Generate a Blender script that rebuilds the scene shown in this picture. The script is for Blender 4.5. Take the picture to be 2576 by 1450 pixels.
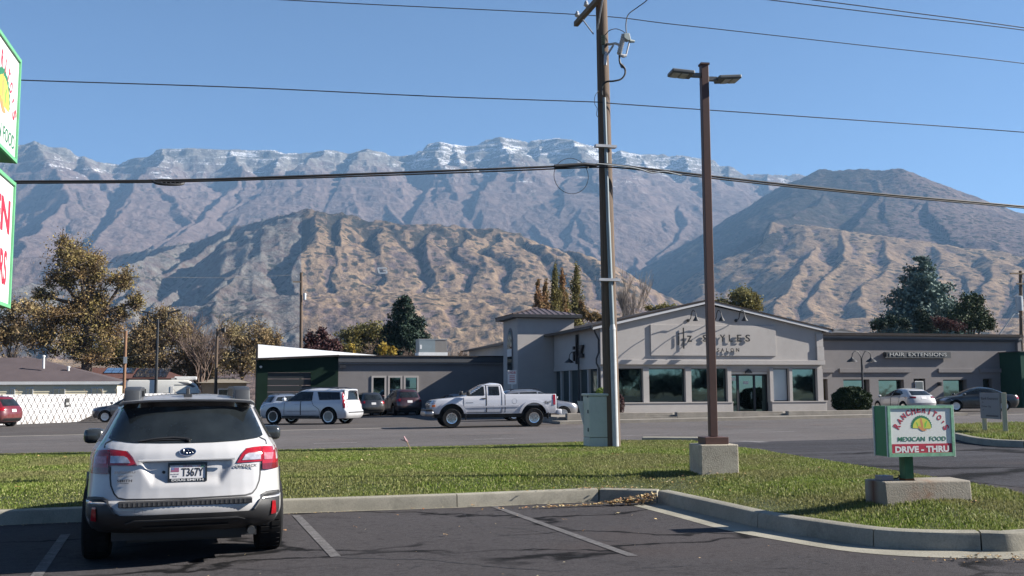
import bpy, bmesh, math, random
import numpy as np
from mathutils import Vector, Matrix
from mathutils.bvhtree import BVHTree
PI = math.pi
R_ = math.radians
for o in list(bpy.data.objects): bpy.data.objects.remove(o)
scene = bpy.context.scene
C = scene.collection

# ------------------------------------------------------------ camera
# World axes follow the street: +X along the street, +Y across it and away from the camera.
FOC = 2550.0; THETA = R_(14.5); PITCH = math.atan(260 / FOC); ROLL = 0.005
EYE = Vector((0, 0, 1.52))
cam_rot = Matrix.Rotation(-THETA, 3, 'Z') @ Matrix.Rotation(PI / 2 + PITCH, 3, 'X') @ Matrix.Rotation(-ROLL, 3, 'Z')
cd = bpy.data.cameras.new('camera'); cam = bpy.data.objects.new('camera', cd); C.objects.link(cam)
cam.matrix_world = Matrix.Translation(EYE) @ cam_rot.to_4x4()
cd.sensor_width = 36; cd.lens = FOC / 2576 * 36; cd.clip_start = 0.1; cd.clip_end = 60000
scene.camera = cam

# ------------------------------------------------------------ sky and sun
SUN_EL = R_(30.0)
sun_dir = Vector((0.972 * math.cos(SUN_EL), -0.235 * math.cos(SUN_EL), math.sin(SUN_EL)))   # towards the sun
world = bpy.data.worlds.new('World'); scene.world = world; world.use_nodes = True
wn = world.node_tree; bg = wn.nodes['Background']
sky = wn.nodes.new('ShaderNodeTexSky'); sky.sky_type = 'NISHITA'; sky.sun_disc = False
sky.sun_elevation = SUN_EL; sky.sun_rotation = math.atan2(sun_dir.x, sun_dir.y)
sky.altitude = 2600; sky.air_density = 1.0; sky.dust_density = 0.1; sky.ozone_density = 6.0
wn.links.new(sky.outputs[0], bg.inputs[0]); bg.inputs[1].default_value = 0.05
sl = bpy.data.lights.new('sun', 'SUN'); sl.energy = 5.0; sl.angle = R_(0.53); sl.color = (1, 0.945, 0.86)
so = bpy.data.objects.new('sun', sl); C.objects.link(so)
so.rotation_euler = sun_dir.to_track_quat('Z', 'Y').to_euler(); so.location = (0, 0, 60)
scene.view_settings.view_transform = 'Standard'; scene.view_settings.look = 'None'
scene.view_settings.gamma = 1; scene.view_settings.use_curve_mapping = False
scene.view_settings.exposure = 1.42

# ------------------------------------------------------------ helpers
def ray(px, py):
    return cam_rot @ Vector(((px - 1288) / FOC, (724.8 - py) / FOC, -1))
GX, GY = 0.008, -0.003
def gz(x, y): return GX * max(-150, min(150, x)) + GY * max(-60, min(200, y))
def G(px, py, zo=0.0):                       # where a sight line meets the sloping ground
    d = ray(px, py); t = (zo - EYE.z) / (d.z - GX * d.x - GY * d.y)
    return EYE + d * t
def at(px, py, v):                           # where a sight line meets the wall plane y = v
    d = ray(px, py); return EYE + d * (v / d.y)
def atd(px, py, dist):
    d = ray(px, py); h = math.hypot(d.x, d.y); return EYE + d * (dist / h)

uzv = Vector((0, 0, 1))
class MB:
    def __init__(s): s.v = []; s.f = []
    def add(s, vs, fs):
        b = len(s.v); s.v.extend([tuple(v) for v in vs]); s.f.extend([tuple(b + i for i in f) for f in fs]); return s
    def box(s, x0, x1, y0, y1, z0, z1, M=None):
        vs = [Vector((x, y, z)) for z in (z0, z1) for y in (y0, y1) for x in (x0, x1)]
        if M is not None: vs = [M @ v for v in vs]
        return s.add(vs, [(0, 2, 3, 1), (4, 5, 7, 6), (0, 1, 5, 4), (2, 6, 7, 3), (0, 4, 6, 2), (1, 3, 7, 5)])
    def prism(s, poly, f0, f1):              # poly: 2D points, f0/f1 map (a,b)->3D for the two ends
        n = len(poly)
        vs = [f0(*p) for p in poly] + [f1(*p) for p in poly]
        return s.add(vs, [tuple(range(n))[::-1], tuple(range(n, 2 * n))] + [(i, (i + 1) % n, n + (i + 1) % n, n + i) for i in range(n)])
    def xz(s, poly, y0, y1): return s.prism(poly, lambda a, b: (a, y0, b), lambda a, b: (a, y1, b))
    def yz(s, poly, x0, x1): return s.prism(poly, lambda a, b: (x0, a, b), lambda a, b: (x1, a, b))
    def xy(s, poly, z0, z1): return s.prism(poly, lambda a, b: (a, b, z0), lambda a, b: (a, b, z1))
    def tube(s, pts, r, n=8, cap=True):
        pts = [Vector(p) for p in pts]; m = len(pts)
        if not hasattr(r, '__len__'): r = [r] * m
        b = len(s.v); up = None
        for i, p in enumerate(pts):
            d = (pts[min(i + 1, m - 1)] - pts[max(i - 1, 0)]).normalized()
            if up is None: up = Vector((0, 0, 1)) if abs(d.z) < .9 else Vector((1, 0, 0))
            a = d.cross(up).normalized(); c = a.cross(d).normalized(); up = c
            for k in range(n):
                t = 2 * PI * k / n; s.v.append(tuple(p + (a * math.cos(t) + c * math.sin(t)) * r[i]))
        for i in range(m - 1):
            for k in range(n):
                k2 = (k + 1) % n
                s.f.append((b + i * n + k, b + i * n + k2, b + (i + 1) * n + k2, b + (i + 1) * n + k))
        if cap:
            s.f.append(tuple(b + k for k in range(n))[::-1]); s.f.append(tuple(b + (m - 1) * n + k for k in range(n)))
        return s
    def lathe(s, prof, c, axis='z', n=24):   # prof (r, h)
        b = len(s.v); c = Vector(c)
        for r, h in prof:
            for k in range(n):
                t = 2 * PI * k / n; a, e = r * math.cos(t), r * math.sin(t)
                s.v.append(tuple(c + (Vector((a, e, h)) if axis == 'z' else Vector((a, h, e)) if axis == 'y' else Vector((h, a, e)))))
        for i in range(len(prof) - 1):
            for k in range(n):
                k2 = (k + 1) % n
                s.f.append((b + i * n + k, b + i * n + k2, b + (i + 1) * n + k2, b + (i + 1) * n + k))
        if prof[0][0] > 1e-4: s.f.append(tuple(b + k for k in range(n))[::-1])
        if prof[-1][0] > 1e-4: s.f.append(tuple(b + (len(prof) - 1) * n + k for k in range(n)))
        return s
    def mesh(s, name):
        me = bpy.data.meshes.new(name); me.from_pydata(s.v, [], s.f); me.update(); return me

def fixn(me):
    bm = bmesh.new(); bm.from_mesh(me); bmesh.ops.recalc_face_normals(bm, faces=bm.faces[:]); bm.to_mesh(me); bm.free()
def tag(o, label=None, cat=None, group=None, kind=None):
    if label: o['label'] = label
    if cat: o['category'] = cat
    if group: o['group'] = group
    if kind: o['kind'] = kind
    return o
def thing(name, label, cat, loc=(0, 0, 0), rz=0, group=None):
    o = bpy.data.objects.new(name, None); C.objects.link(o); o.location = loc; o.rotation_euler = (0, 0, rz)
    return tag(o, label, cat, group)
def obj(name, mb, m, parent=None, smooth=None, bevel=0, label=None, fix=True):
    me = mb if isinstance(mb, bpy.types.Mesh) else mb.mesh(name)
    if fix and not isinstance(mb, bpy.types.Mesh): fixn(me)
    if bevel:
        bm = bmesh.new(); bm.from_mesh(me)
        es = [e for e in bm.edges if len(e.link_faces) == 2 and e.calc_face_angle(0) > .6]
        bmesh.ops.bevel(bm, geom=es, offset=bevel, segments=2, affect='EDGES', clamp_overlap=True, profile=.5)
        bm.to_mesh(me); bm.free()
    if smooth:
        me.polygons.foreach_set('use_smooth', [True] * len(me.polygons)); me.set_sharp_from_angle(angle=R_(smooth))
    o = bpy.data.objects.new(name, me); C.objects.link(o)
    if m is not None and not me.materials: me.materials.append(m)
    if parent: o.parent = parent
    if label: o['label'] = label
    return o
def struct(name, mb, m, parent=None, **k):
    o = obj(name, mb, m, parent, **k)
    if not parent: o['kind'] = 'structure'
    return o
def copy_tree(o, parent=None, loc=None, rz=None, label=None):
    c = o.copy(); C.objects.link(c)
    if parent: c.parent = parent
    if loc is not None: c.location = loc
    if rz is not None: c.rotation_euler = (0, 0, rz)
    if label: c['label'] = label
    for ch in list(o.children): copy_tree(ch, c)
    return c
def npmesh(name, V, F):                      # V (n,3), F (m,k) numpy
    me = bpy.data.meshes.new(name); k = F.shape[1]
    me.vertices.add(len(V)); me.vertices.foreach_set('co', np.ascontiguousarray(V, dtype=np.float32).ravel())
    me.loops.add(F.size); me.loops.foreach_set('vertex_index', np.ascontiguousarray(F, dtype=np.int32).ravel())
    me.polygons.add(len(F)); me.polygons.foreach_set('loop_start', np.arange(0, F.size, k, dtype=np.int32))
    me.update(calc_edges=True); me.validate(); return me

# ------------------------------------------------------------ materials
MATS = {}
def nodes(name):
    m = bpy.data.materials.new(name); m.use_nodes = True; nt = m.node_tree
    return m, nt, nt.nodes['Principled BSDF']
def N(nt, t, **k):
    n = nt.nodes.new(t)
    for a, b in k.items():
        if a.startswith('i_'): n.inputs[a[2:].replace('_', ' ')].default_value = b
        else: setattr(n, a, b)
    return n
def noise(nt, vec, scale, detail=4, rough=.55, dist=0):
    n = N(nt, 'ShaderNodeTexNoise'); n.inputs['Scale'].default_value = scale; n.inputs['Detail'].default_value = detail
    n.inputs['Roughness'].default_value = rough; n.inputs['Distortion'].default_value = dist
    if vec is not None: nt.links.new(vec, n.inputs['Vector'])
    return n.outputs['Fac']
def ramp(nt, fac, stops):
    r = N(nt, 'ShaderNodeValToRGB'); cr = r.color_ramp
    while len(cr.elements) > len(stops): cr.elements.remove(cr.elements[-1])
    while len(cr.elements) < len(stops): cr.elements.new(0.5)
    for e, (p, c) in zip(cr.elements, stops):
        e.position = p; e.color = (*c, 1) if hasattr(c, '__len__') else (c, c, c, 1)
    nt.links.new(fac, r.inputs[0]); return r.outputs[0]
def mixc(nt, fac, a, b, mode='MIX'):
    m = N(nt, 'ShaderNodeMix', data_type='RGBA', blend_type=mode)
    for s, v in ((m.inputs[0], fac), (m.inputs[6], a), (m.inputs[7], b)):
        if hasattr(v, 'links'): nt.links.new(v, s)
        elif hasattr(v, '__len__'): s.default_value = (*v[:3], 1)
        else: s.default_value = v
    return m.outputs[2]
def bump(nt, h, strength, dist, bs):
    b = N(nt, 'ShaderNodeBump'); b.inputs['Strength'].default_value = strength; b.inputs['Distance'].default_value = dist
    nt.links.new(h, b.inputs['Height']); nt.links.new(b.outputs[0], bs.inputs['Normal'])
def pos(nt, kind='obj'):
    if kind == 'world': return N(nt, 'ShaderNodeNewGeometry').outputs['Position']
    return N(nt, 'ShaderNodeTexCoord').outputs['Object']
def M(name, col, rough=.6, metal=0, var=.12, scale=3.0, fine=0, bmp=0, bscale=60, coat=0, dirt=0, spec=None, emit=0):
    if name in MATS: return MATS[name]
    m, nt, bs = nodes(name); p = pos(nt)
    f = noise(nt, p, scale, 6, .6)
    lo = tuple(c * (1 - var) for c in col); hi = tuple(min(1, c * (1 + var)) for c in col)
    c = ramp(nt, f, [(.3, lo), (.7, hi)])
    if fine:
        f2 = noise(nt, p, bscale, 3, .7)
        c = mixc(nt, ramp(nt, f2, [(.3, 0.0), (.7, 1.0)]), mixc(nt, fine, c, (0, 0, 0)), c)
    if dirt:
        f3 = noise(nt, p, scale * 2.3, 8, .7, 1.2)
        c = mixc(nt, ramp(nt, f3, [(.52, 0.0), (.75, dirt)]), c, tuple(x * .35 for x in col))
    nt.links.new(c, bs.inputs['Base Color'])
    bs.inputs['Roughness'].default_value = rough; bs.inputs['Metallic'].default_value = metal
    bs.inputs['Specular IOR Level'].default_value = spec if spec is not None else (.12 if rough > .75 else .5)
    if coat: bs.inputs['Coat Weight'].default_value = coat; bs.inputs['Coat Roughness'].default_value = .04
    if bmp: bump(nt, noise(nt, p, bscale, 4, .7), 1.0, bmp, bs)
    MATS[name] = m; return m
def paint(name, col, rough=.35, flake=0):
    if name in MATS: return MATS[name]
    m, nt, bs = nodes(name); p = pos(nt)
    # road film: dust gathers low down on the body
    sx = N(nt, 'ShaderNodeSeparateXYZ'); nt.links.new(p, sx.inputs[0])
    mr = N(nt, 'ShaderNodeMapRange'); nt.links.new(sx.outputs[2], mr.inputs[0])
    mr.inputs[1].default_value = .95; mr.inputs[2].default_value = .35; mr.inputs[3].default_value = 0; mr.inputs[4].default_value = .5
    mu = N(nt, 'ShaderNodeMath', operation='MULTIPLY'); nt.links.new(mr.outputs[0], mu.inputs[0])
    nt.links.new(ramp(nt, noise(nt, p, 5, 6, .7), [(.3, 0.2), (.7, 1.0)]), mu.inputs[1])
    c = mixc(nt, mu.outputs[0], col, (.25, .22, .19)); nt.links.new(c, bs.inputs['Base Color'])
    bs.inputs['Roughness'].default_value = rough; bs.inputs['Coat Weight'].default_value = .8; bs.inputs['Coat Roughness'].default_value = .05
    bs.inputs['Metallic'].default_value = flake
    bump(nt, noise(nt, p, 1.5, 2, .5), .3, .004, bs)
    MATS[name] = m; return m
glass_dark = M('tinted_glass', (.012, .015, .017), .07, 0, .5, 2.5, spec=.4)
black_plastic = M('black_plastic', (.022, .022, .024), .55, 0, .2, 4, bmp=.0006, bscale=300)
rubber = M('tyre_rubber', (.018, .018, .019), .85, 0, .3, 6)
chrome = M('chrome', (.75, .75, .76), .18, 1, .1, 5)
alloy = M('alloy_rim', (.55, .56, .58), .3, .85, .15, 8)
red_lens = M('red_lens', (.26, .005, .010), .12, 0, .35, 9, coat=.6)
dark_red_lens = M('dark_red_lens', (.12, .004, .006), .15, 0, .35, 9, coat=.6)
clear_lens = M('clear_lens', (.42, .42, .45), .12, .3, .35, 25, coat=.7)
amber_lens = M('amber_lens', (.7, .16, .03), .2, 0, .2, 10, coat=.5)
concrete = M('concrete', (.34, .31, .27), .9, 0, .16, 1.7, fine=.2, bmp=.004, bscale=70, dirt=.35)
concrete_old = M('old_concrete', (.42, .375, .30), .92, 0, .2, 2.5, fine=.25, bmp=.008, bscale=45, dirt=.5)
white_paint = M('white_line_paint', (.42, .41, .40), .8, 0, .25, 3, dirt=.8, fine=.3)
stucco = M('grey_stucco', (.52, .485, .46), .95, 0, .07, .6, fine=.07, bmp=.004, bscale=60, dirt=.12)
stucco_dark = M('shaded_grey_stucco', (.27, .26, .255), .95, 0, .07, .6, fine=.07, bmp=.004, bscale=60, dirt=.12)
stucco_taupe = M('taupe_stucco', (.27, .252, .248), .95, 0, .07, .6, fine=.07, bmp=.004, bscale=60, dirt=.15)
stucco_slate = M('slate_stucco', (.115, .12, .13), .95, 0, .08, .6, fine=.07, bmp=.004, bscale=60)
dark_trim = M('dark_trim_metal', (.03, .031, .035), .5, .2, .15, 2)
white_metal = M('white_metal', (.72, .72, .71), .5, 0, .06, 2)

def wood_mat(name, c0, c1):
    m, nt, bs = nodes(name); p = pos(nt)
    mp = N(nt, 'ShaderNodeMapping'); mp.inputs['Scale'].default_value = (22, 22, .5); nt.links.new(p, mp.inputs[0])
    f = noise(nt, mp.outputs[0], 1.0, 7, .7, .6)
    c = ramp(nt, f, [(.3, c0), (.5, tuple((a + b) / 2 for a, b in zip(c0, c1))), (.68, c1)])
    f2 = noise(nt, p, .7, 3, .5)
    c = mixc(nt, ramp(nt, f2, [(.4, 0.0), (.7, .5)]), c, tuple(x * .5 for x in c1))
    nt.links.new(c, bs.inputs['Base Color']); bs.inputs['Roughness'].default_value = .85
    bump(nt, f, 1, .012, bs); MATS[name] = m; return m
pole_wood = wood_mat('weathered_pole_wood', (.06, .04, .028), (.21, .145, .10))
new_wood = wood_mat('tan_pole_wood', (.20, .10, .05), (.38, .21, .12))
# ------------------------------------------------------------ mountains
rng = np.random.default_rng(7)
def vnoise(x, y, seed):
    g = np.random.default_rng(seed).random((256, 256)).astype(np.float32)
    xi = np.floor(x).astype(int); yi = np.floor(y).astype(int); fx = x - xi; fy = y - yi
    fx = fx * fx * fx * (fx * (fx * 6 - 15) + 10); fy = fy * fy * fy * (fy * (fy * 6 - 15) + 10)
    a = g[xi & 255, yi & 255]; b = g[(xi + 1) & 255, yi & 255]; c = g[xi & 255, (yi + 1) & 255]; d = g[(xi + 1) & 255, (yi + 1) & 255]
    return (a * (1 - fx) + b * fx) * (1 - fy) + (c * (1 - fx) + d * fx) * fy
def fbm(x, y, seed, o=4, rid=False):
    s = 0; a = .5; n = 0
    for i in range(o):
        v = vnoise(x * 2 ** i + 17.3 * i, y * 2 ** i - 9.1 * i, seed + i)
        if rid: v = 1 - abs(2 * v - 1)
        s = s + a * v; n += a; a *= .5
    return s / n
def crest(pts): return [atd(x, y, d) for x, y, d in pts]
massif = []; foot = []; rmt = []; rtan = []
sky_px = [(-420,380,9300),(-200,372,9200),(-60,366,9000),(52,361,9000),(87,355,8900),(153,375,8900),(191,393,8900),(243,405,9000),(298,413,9000),(347,400,8900),
 (427,376,8800),(500,377,8700),(590,378,8700),(660,378,8700),(721,381,8600),(790,379,8600),(815,374,8550),(840,378,8600),(873,384,8600),(923,373,8450),(963,387,8600),
 (1029,386,8600),(1074,376,8500),(1079,363,8450),(1102,358,8400),(1137,363,8450),(1168,368,8500),(1203,356,8500),(1258,348,8450),(1296,354,8550),(1324,360,8600),(1362,356,8600),
 (1394,351,8500),(1435,347,8400),(1460,357,8500),(1508,368,8600),(1543,385,8700),(1567,376,8600),(1609,389,8700),(1675,393,8800),(1712,391,8800),(1766,399,8800),(1816,420,8800),
 (1861,438,8800),(1924,437,8800),(1965,445,8900),(2006,439,8900),(2060,447,9000),(2200,470,9300)]
massif.append((crest(sky_px), .95))
S = lambda l, *pts: l.append((crest(pts), .50, 1.0))
S(massif, (87,355,8900),(118,400,8500),(150,440,8100),(165,500,7500),(120,560,6900),(60,620,6200))
S(massif, (191,393,8900),(260,450,8300),(330,520,7600),(300,590,6900),(250,650,6300))
S(massif, (427,376,8800),(402,410,8400),(374,440,8050),(345,470,7700),(330,500,7400),(290,560,6800),(232,620,6200))
S(massif, (374,440,8050),(430,490,7500),(470,560,6900),(400,620,6300))
S(massif, (590,378,8700),(600,430,8200),(585,480,7700),(520,540,7000),(430,610,6300))
S(massif, (721,381,8600),(690,430,8200),(640,480,7700),(560,560,6900),(480,620,6300))
S(massif, (815,374,8550),(770,410,8150),(720,445,7800),(660,500,7300),(590,570,6700),(540,620,6200))
S(massif, (923,373,8450),(905,400,8200),(884,440,7850),(855,475,7500),(800,530,7000),(765,580,6500),(700,640,6000))
S(massif, (884,440,7850),(950,500,7300),(1010,560,6700),(1060,640,6000))
S(massif, (1079,363,8450),(1092,400,8150),(1092,440,7800),(1068,490,7300),(1052,540,6900),(1060,600,6300),(1100,650,5900))
S(massif, (1137,363,8450),(1165,420,8000),(1180,470,7500),(1150,540,6900),(1190,610,6200))
S(massif, (1258,348,8450),(1265,375,8200),(1255,400,8000),(1245,440,7700),(1255,480,7400),(1250,540,6900),(1205,580,6500),(1170,620,6100))
S(massif, (1255,480,7400),(1310,520,7000),(1360,570,6500),(1400,620,6100))
S(massif, (1362,356,8600),(1345,400,8200),(1330,430,7950),(1360,470,7550),(1400,540,6900),(1455,610,6200))
S(massif, (1435,347,8400),(1450,385,8100),(1440,430,7700),(1452,480,7200),(1470,540,6700),(1440,590,6300),(1500,650,5800))
S(massif, (1440,430,7700),(1400,470,7400),(1340,510,7100))
S(massif, (1567,376,8600),(1580,410,8250),(1545,450,7850),(1560,500,7350),(1590,560,6800),(1570,620,6200),(1620,680,5700))
S(massif, (1712,391,8800),(1735,430,8300),(1700,480,7700),(1720,540,7000),(1700,600,6400),(1650,650,5900))
S(massif, (1816,420,8800),(1840,470,8200),(1830,520,7600),(1800,570,7000))
S(massif, (1924,437,8800),(1935,480,8300),(1910,520,7800))
S(massif, (1609,389,8700),(1640,440,8150),(1640,500,7500),(1660,560,6800))
massif += [(crest([(200,640,6000),(600,650,5700),(1000,660,5600),(1400,665,5700)]), .55)]
massif += [(crest([(-300,640,5600),(0,650,5400),(150,640,5400),(320,628,5300)]), .55)]
# near foothill with the letter, on the left and centre
foot.append((crest([(320,640,5000),(479,609,4700),(569,571,4400),(659,545,4200),(746,526,4000)]), 1.3))
foot.append((crest([(746,526,4000),(766,528,3950),(873,540,3900),(998,564,3850),(1171,569,3850),(1240,578,3850),(1310,585,3850),
  (1379,620,3800),(1449,658,3750),(1501,706,3700),(1570,765,3600),(1640,830,3500)]), .60))
foot.append((crest([(746,526,4000),(758,545,3900),(740,575,3800),(700,615,3650),(657,645,3500),(640,690,3350),(590,745,3150),(540,800,3000)]), .55, .95))
foot.append((crest([(530,655,4100),(500,690,3900),(450,730,3700),(420,765,3500)]), .9, 1.1))
foot.append((crest([(569,571,4400),(500,630,4200),(430,670,4000),(380,710,3800),(330,760,3500)]), .85, .9))
foot.append((crest([(479,609,4700),(400,640,4400),(320,665,4200),(200,690,4000),(60,720,3800)]), .7))
for i, (x0, y0, x1, x2) in enumerate([(800,534,775,762),(868,540,862,858),(965,558,972,968),(1085,568,1088,1085),(1172,570,1185,1192),(1252,580,1285,1300),(1330,596,1395,1420),(1400,630,1480,1515)]):
    foot.append((crest([(x0,y0,3860),((x0+x1)/2,(y0+640)/2,3640),(x1,650,3440),(x2,715,3240),(x2+6,745,3100)]), .50, 1.0))
foot.append((crest([(300,800,2900),(600,790,2850),(700,752,2950),(860,742,2950),(1000,735,2950),(1150,742,2950),(1300,738,2950),(1450,765,2900),(1600,800,2850),(1800,850,2800)]), .16))
for i, (x, y) in enumerate([(640,775),(735,748),(830,752),(925,738),(1010,742),(1100,738),(1180,750),(1270,742),(1360,755),(1450,770),(1540,792)]):
    foot.append((crest([(x,y,2960),(x+14*(-1)**i,y+45,2700),(x+4,y+90,2480),(x-10*(-1)**i,y+118,2320)]), .24, .42))
# dark wooded mountain on the right and the tan hill in front of it
rmt.append((crest([(1560,760,7000),(1650,670,6800),(1741,600,6600),(1795,563,6450),(1882,509,6250),(1944,478,6150),(2039,441,6000)]), 1.0))
rmt.append((crest([(2039,441,6000),(2068,428,5900),(2118,431,5850),(2164,427,5800),(2210,431,5750),(2247,426,5700),
  (2276,433,5700),(2338,460,5650),(2421,491,5600),(2504,518,5600),(2576,537,5600),(2700,560,5600),(2900,610,5600)]), .55))
rmt.append((crest([(2039,441,6000),(2075,480,5600),(2060,520,5200),(2000,550,4800),(1944,558,4500),(1882,657,4300),(1833,728,4100),(1750,805,3900)]), .55, 1.15))
rmt.append((crest([(2164,427,5800),(2190,480,5400),(2170,540,4950),(2150,590,4600)]), .45, .9))
rmt.append((crest([(2276,433,5700),(2320,500,5250),(2290,560,4850),(2320,610,4550)]), .40, .8))
rmt.append((crest([(2421,491,5600),(2450,550,5200),(2490,620,4700)]), .40, .8))
rtan.append((crest([(1944,556,4450),(1882,657,4250),(1833,728,4050),(1750,805,3850),(1700,850,3750)]), .42, 1.5))
rtan.append((crest([(2000,563,4440),(2028,565,4400),(2132,577,4300),(2297,600,4250),(2421,621,4200),(2504,629,4200),
  (2576,650,4150),(2700,680,4100),(2900,720,4100)]), .50))
for x0, y0, x1, x2, x3 in [(2060,600,2030,1990,1940),(2132,580,2120,2070,2040),(2230,592,2240,2190,2170),(2340,605,2380,2330,2310),(2450,626,2500,2470,2450),(2560,645,2600,2590,2570)]:
    rtan.append((crest([(x0,y0,4280),(x1,655,3900),(x2,730,3500),(x3,800,3150)]), .42, .62))
rtan.append((crest([(1700,850,2900),(1900,815,3000),(2200,800,3000),(2576,800,3000),(2900,810,3000)]), .22))

azf = np.linspace(R_(-33), R_(33), 900); azc = np.linspace(R_(33), R_(327), 62)[1:-1]
AZ = np.concatenate([azf, azc]); nA = len(AZ)
RR = np.concatenate([np.geomspace(170, 2200, 36)[:-1], np.linspace(2200, 4700, 250)[:-1], np.linspace(4700, 6300, 120)[:-1], np.linspace(6300, 9100, 215)[:-1], np.linspace(9100, 14000, 14)])
nR = len(RR)
A2, R2 = np.meshgrid(AZ, RR, indexing='ij')
X = np.sin(A2 + THETA) * R2; Y = np.cos(A2 + THETA) * R2
fwd = np.clip((np.cos(A2) - .25) / .5, 0, 1)
base = np.where(R2 < 400, 0, (R2 - 400) * .036) + np.clip(R2 - 2400, 0, None) * .03 + np.clip(R2 - 4600, 0, None) * .10
base = base * fwd + (1 - fwd) * -12
zn = GX * np.clip(X, -150, 150) + GY * np.clip(Y, -60, 200)
base = base + zn - .6
base += (fbm(X / 420, Y / 420, 3, 4) - .5) * 30 * np.clip((R2 - 900) / 1500, 0, 1)
wx = (fbm(X / 620, Y / 620, 21, 4) - .5); wy = (fbm(X / 620 + 40, Y / 620, 31, 4) - .5)
wx2 = (fbm(X / 190, Y / 190, 51, 3) - .5); wy2 = (fbm(X / 190 + 40, Y / 190, 61, 3) - .5)
def layer(lines, warp, warp2, mask, D0):
    H = np.full(X.shape, -1e4, np.float32); D = np.full(X.shape, 1e5, np.float32)
    ii = np.where(mask); x = (X[ii] + wx[ii] * warp + wx2[ii] * warp2).astype(np.float32); y = (Y[ii] + wy[ii] * warp + wy2[ii] * warp2).astype(np.float32)
    h = np.full(x.shape, -1e4, np.float32); dm = np.full(x.shape, 1e5, np.float32)
    for ln in lines:
        pts, k = ln[0], ln[1]; kl = ln[2] if len(ln) > 2 else k
        for si, (p, q) in enumerate(zip(pts[:-1], pts[1:])):
            vx, vy = q.x - p.x, q.y - p.y; L2 = vx * vx + vy * vy
            tu = ((x - p.x) * vx + (y - p.y) * vy) / L2; t = np.clip(tu, 0, 1)
            d = np.hypot(x - p.x - t * vx, y - p.y - t * vy)
            kk = k if kl == k else np.where(vx * (y - p.y) - vy * (x - p.x) < 0, kl, k).astype(np.float32)
            v = p.z + t * (q.z - p.z) - kk * (d + np.clip(d - D0, 0, None) ** 2 / (2 * D0))
            h = np.maximum(h, v); dm = np.minimum(dm, d)
    H[ii] = h; D[ii] = dm; return H, D
fr = np.cos(A2) > .80
H0, D0 = layer(massif, 150, 70, fr & (R2 > 4300), 750); H1, D1 = layer(foot, 150, 80, fr & (R2 > 2000) & (R2 < 6500), 260)
H2, D2 = layer(rmt, 160, 60, fr & (R2 > 3400), 700); H3, D3 = layer(rtan, 110, 50, fr & (R2 > 2000) & (R2 < 6500), 420)
sm = lambda d, a: np.clip(d / a, 0, 1)
g0 = fbm(X / 430, Y / 430, 71, 5, True); g1 = fbm(X / 210, Y / 210, 81, 5, True); g2 = fbm(X / 60, Y / 60, 91, 4, True)
# gullies that run down the fall line (towards the valley)
az_ = A2 * 4000
gul = fbm(az_ / 150 + wx * 1.2, R2 / 1500, 101, 3, True); gul0 = fbm(A2 * 8000 / 300 + wx * 2.0, R2 / 2200, 111, 3, True)
H0 = H0 + (g0 - .62) * 80 * sm(D0, 350) + (gul0 - .6) * 60 * sm(D0, 260) + (g2 - .6) * 22 * sm(D0, 60)
H1 = H1 + (gul - .62) * 40 * sm(D1, 160) + (g1 - .6) * 40 * sm(D1, 120) + (g0 - .6) * 72 * sm(D1, 200) + (g2 - .6) * 20
H2 = H2 + (g0 - .62) * 50 * sm(D2, 350) + (g1 - .6) * 40 * sm(D2, 200) + (g2 - .6) * 12
H3 = H3 + (g0 - .6) * 50 * sm(D3, 200) + (gul - .62) * 30 * sm(D3, 160) + (g1 - .6) * 26 * sm(D3, 120) + (g2 - .6) * 8
hi = np.clip((H0 - 1150) / 500, 0, 1)           # cliff bands step the upper faces
H0 = H0 + hi * 15 * np.sin(2 * PI * (H0 + wx * 160) / 92.0)
stack = np.stack([base, H0, H1, H2, H3]); who = stack.argmax(0); Z = stack.max(0)
# soften the foot of each layer
def smax(a, b, k): return np.logaddexp(a / k, b / k) * k
hm = smax(np.maximum(np.maximum(H0, H1), np.maximum(H2, H3)), base, 14.0); Z = np.where(R2 > 1500, hm, Z)
snow = np.where(who == 1, np.clip((Z - 1280 + (g0 - .6) * 700 + wx * 500) / 620, 0, 1), 0)
tan_ = np.where((who == 2) | (who == 4), 1.0, 0.0)
tan_ = np.where(who == 0, np.clip((R2 - 700) / 1000, 0, .85), tan_)
gx_ = np.gradient(Z, axis=0); cosl = np.clip(gx_ * 0, 0, 1)
snow = snow * np.where(A2 < R_(-6), .87, 1.0)
rock = np.where(who == 1, np.clip((Z - 1500) / 450, 0, 1), 0)
leftface = (A2 < R_(-11.8) + (R2 - 3600) * 0) & (who == 2)
rock = np.where(leftface, .75, rock); tan_ = np.where(leftface, .35, tan_)
forest = np.where(who == 3, np.clip(1.25 - (A2 - R_(14)) * 3.6, .1, 1), 0)
forest = np.where((who == 2) & ~leftface, np.clip(.35 + (Z - 400) / 450, .15, .95), forest)
forest = np.where(who == 4, .22, forest)
curv = (np.roll(Z, 6, 0) + np.roll(Z, -6, 0)) / 2 - Z
forest = forest + np.where((who == 2) | (who == 4), np.clip(curv / 9, 0, .5), 0); tan_ = tan_ + np.where(who == 4, .3, 0) - np.where((who == 2) | (who == 4), np.clip(curv / 7, 0, .8), 0) - np.where((who == 2) | (who == 4), (fbm(X / 300, Y / 300, 141, 4) > .54) * .35, 0)
idx = np.arange(nA * nR).reshape(nA, nR)
nxt = np.roll(idx, -1, axis=0)
F = np.stack([idx[:, :-1], idx[:, 1:], nxt[:, 1:], nxt[:, :-1]], -1).reshape(-1, 4)
me = npmesh('mountains', np.stack([X, Y, Z], -1).reshape(-1, 3), F)
ca = me.color_attributes.new('cover', 'FLOAT_COLOR', 'POINT')
ca.data.foreach_set('color', np.stack([snow, tan_, rock, forest], -1).astype(np.float32).ravel())
me.polygons.foreach_set('use_smooth', [True] * len(me.polygons))
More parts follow.
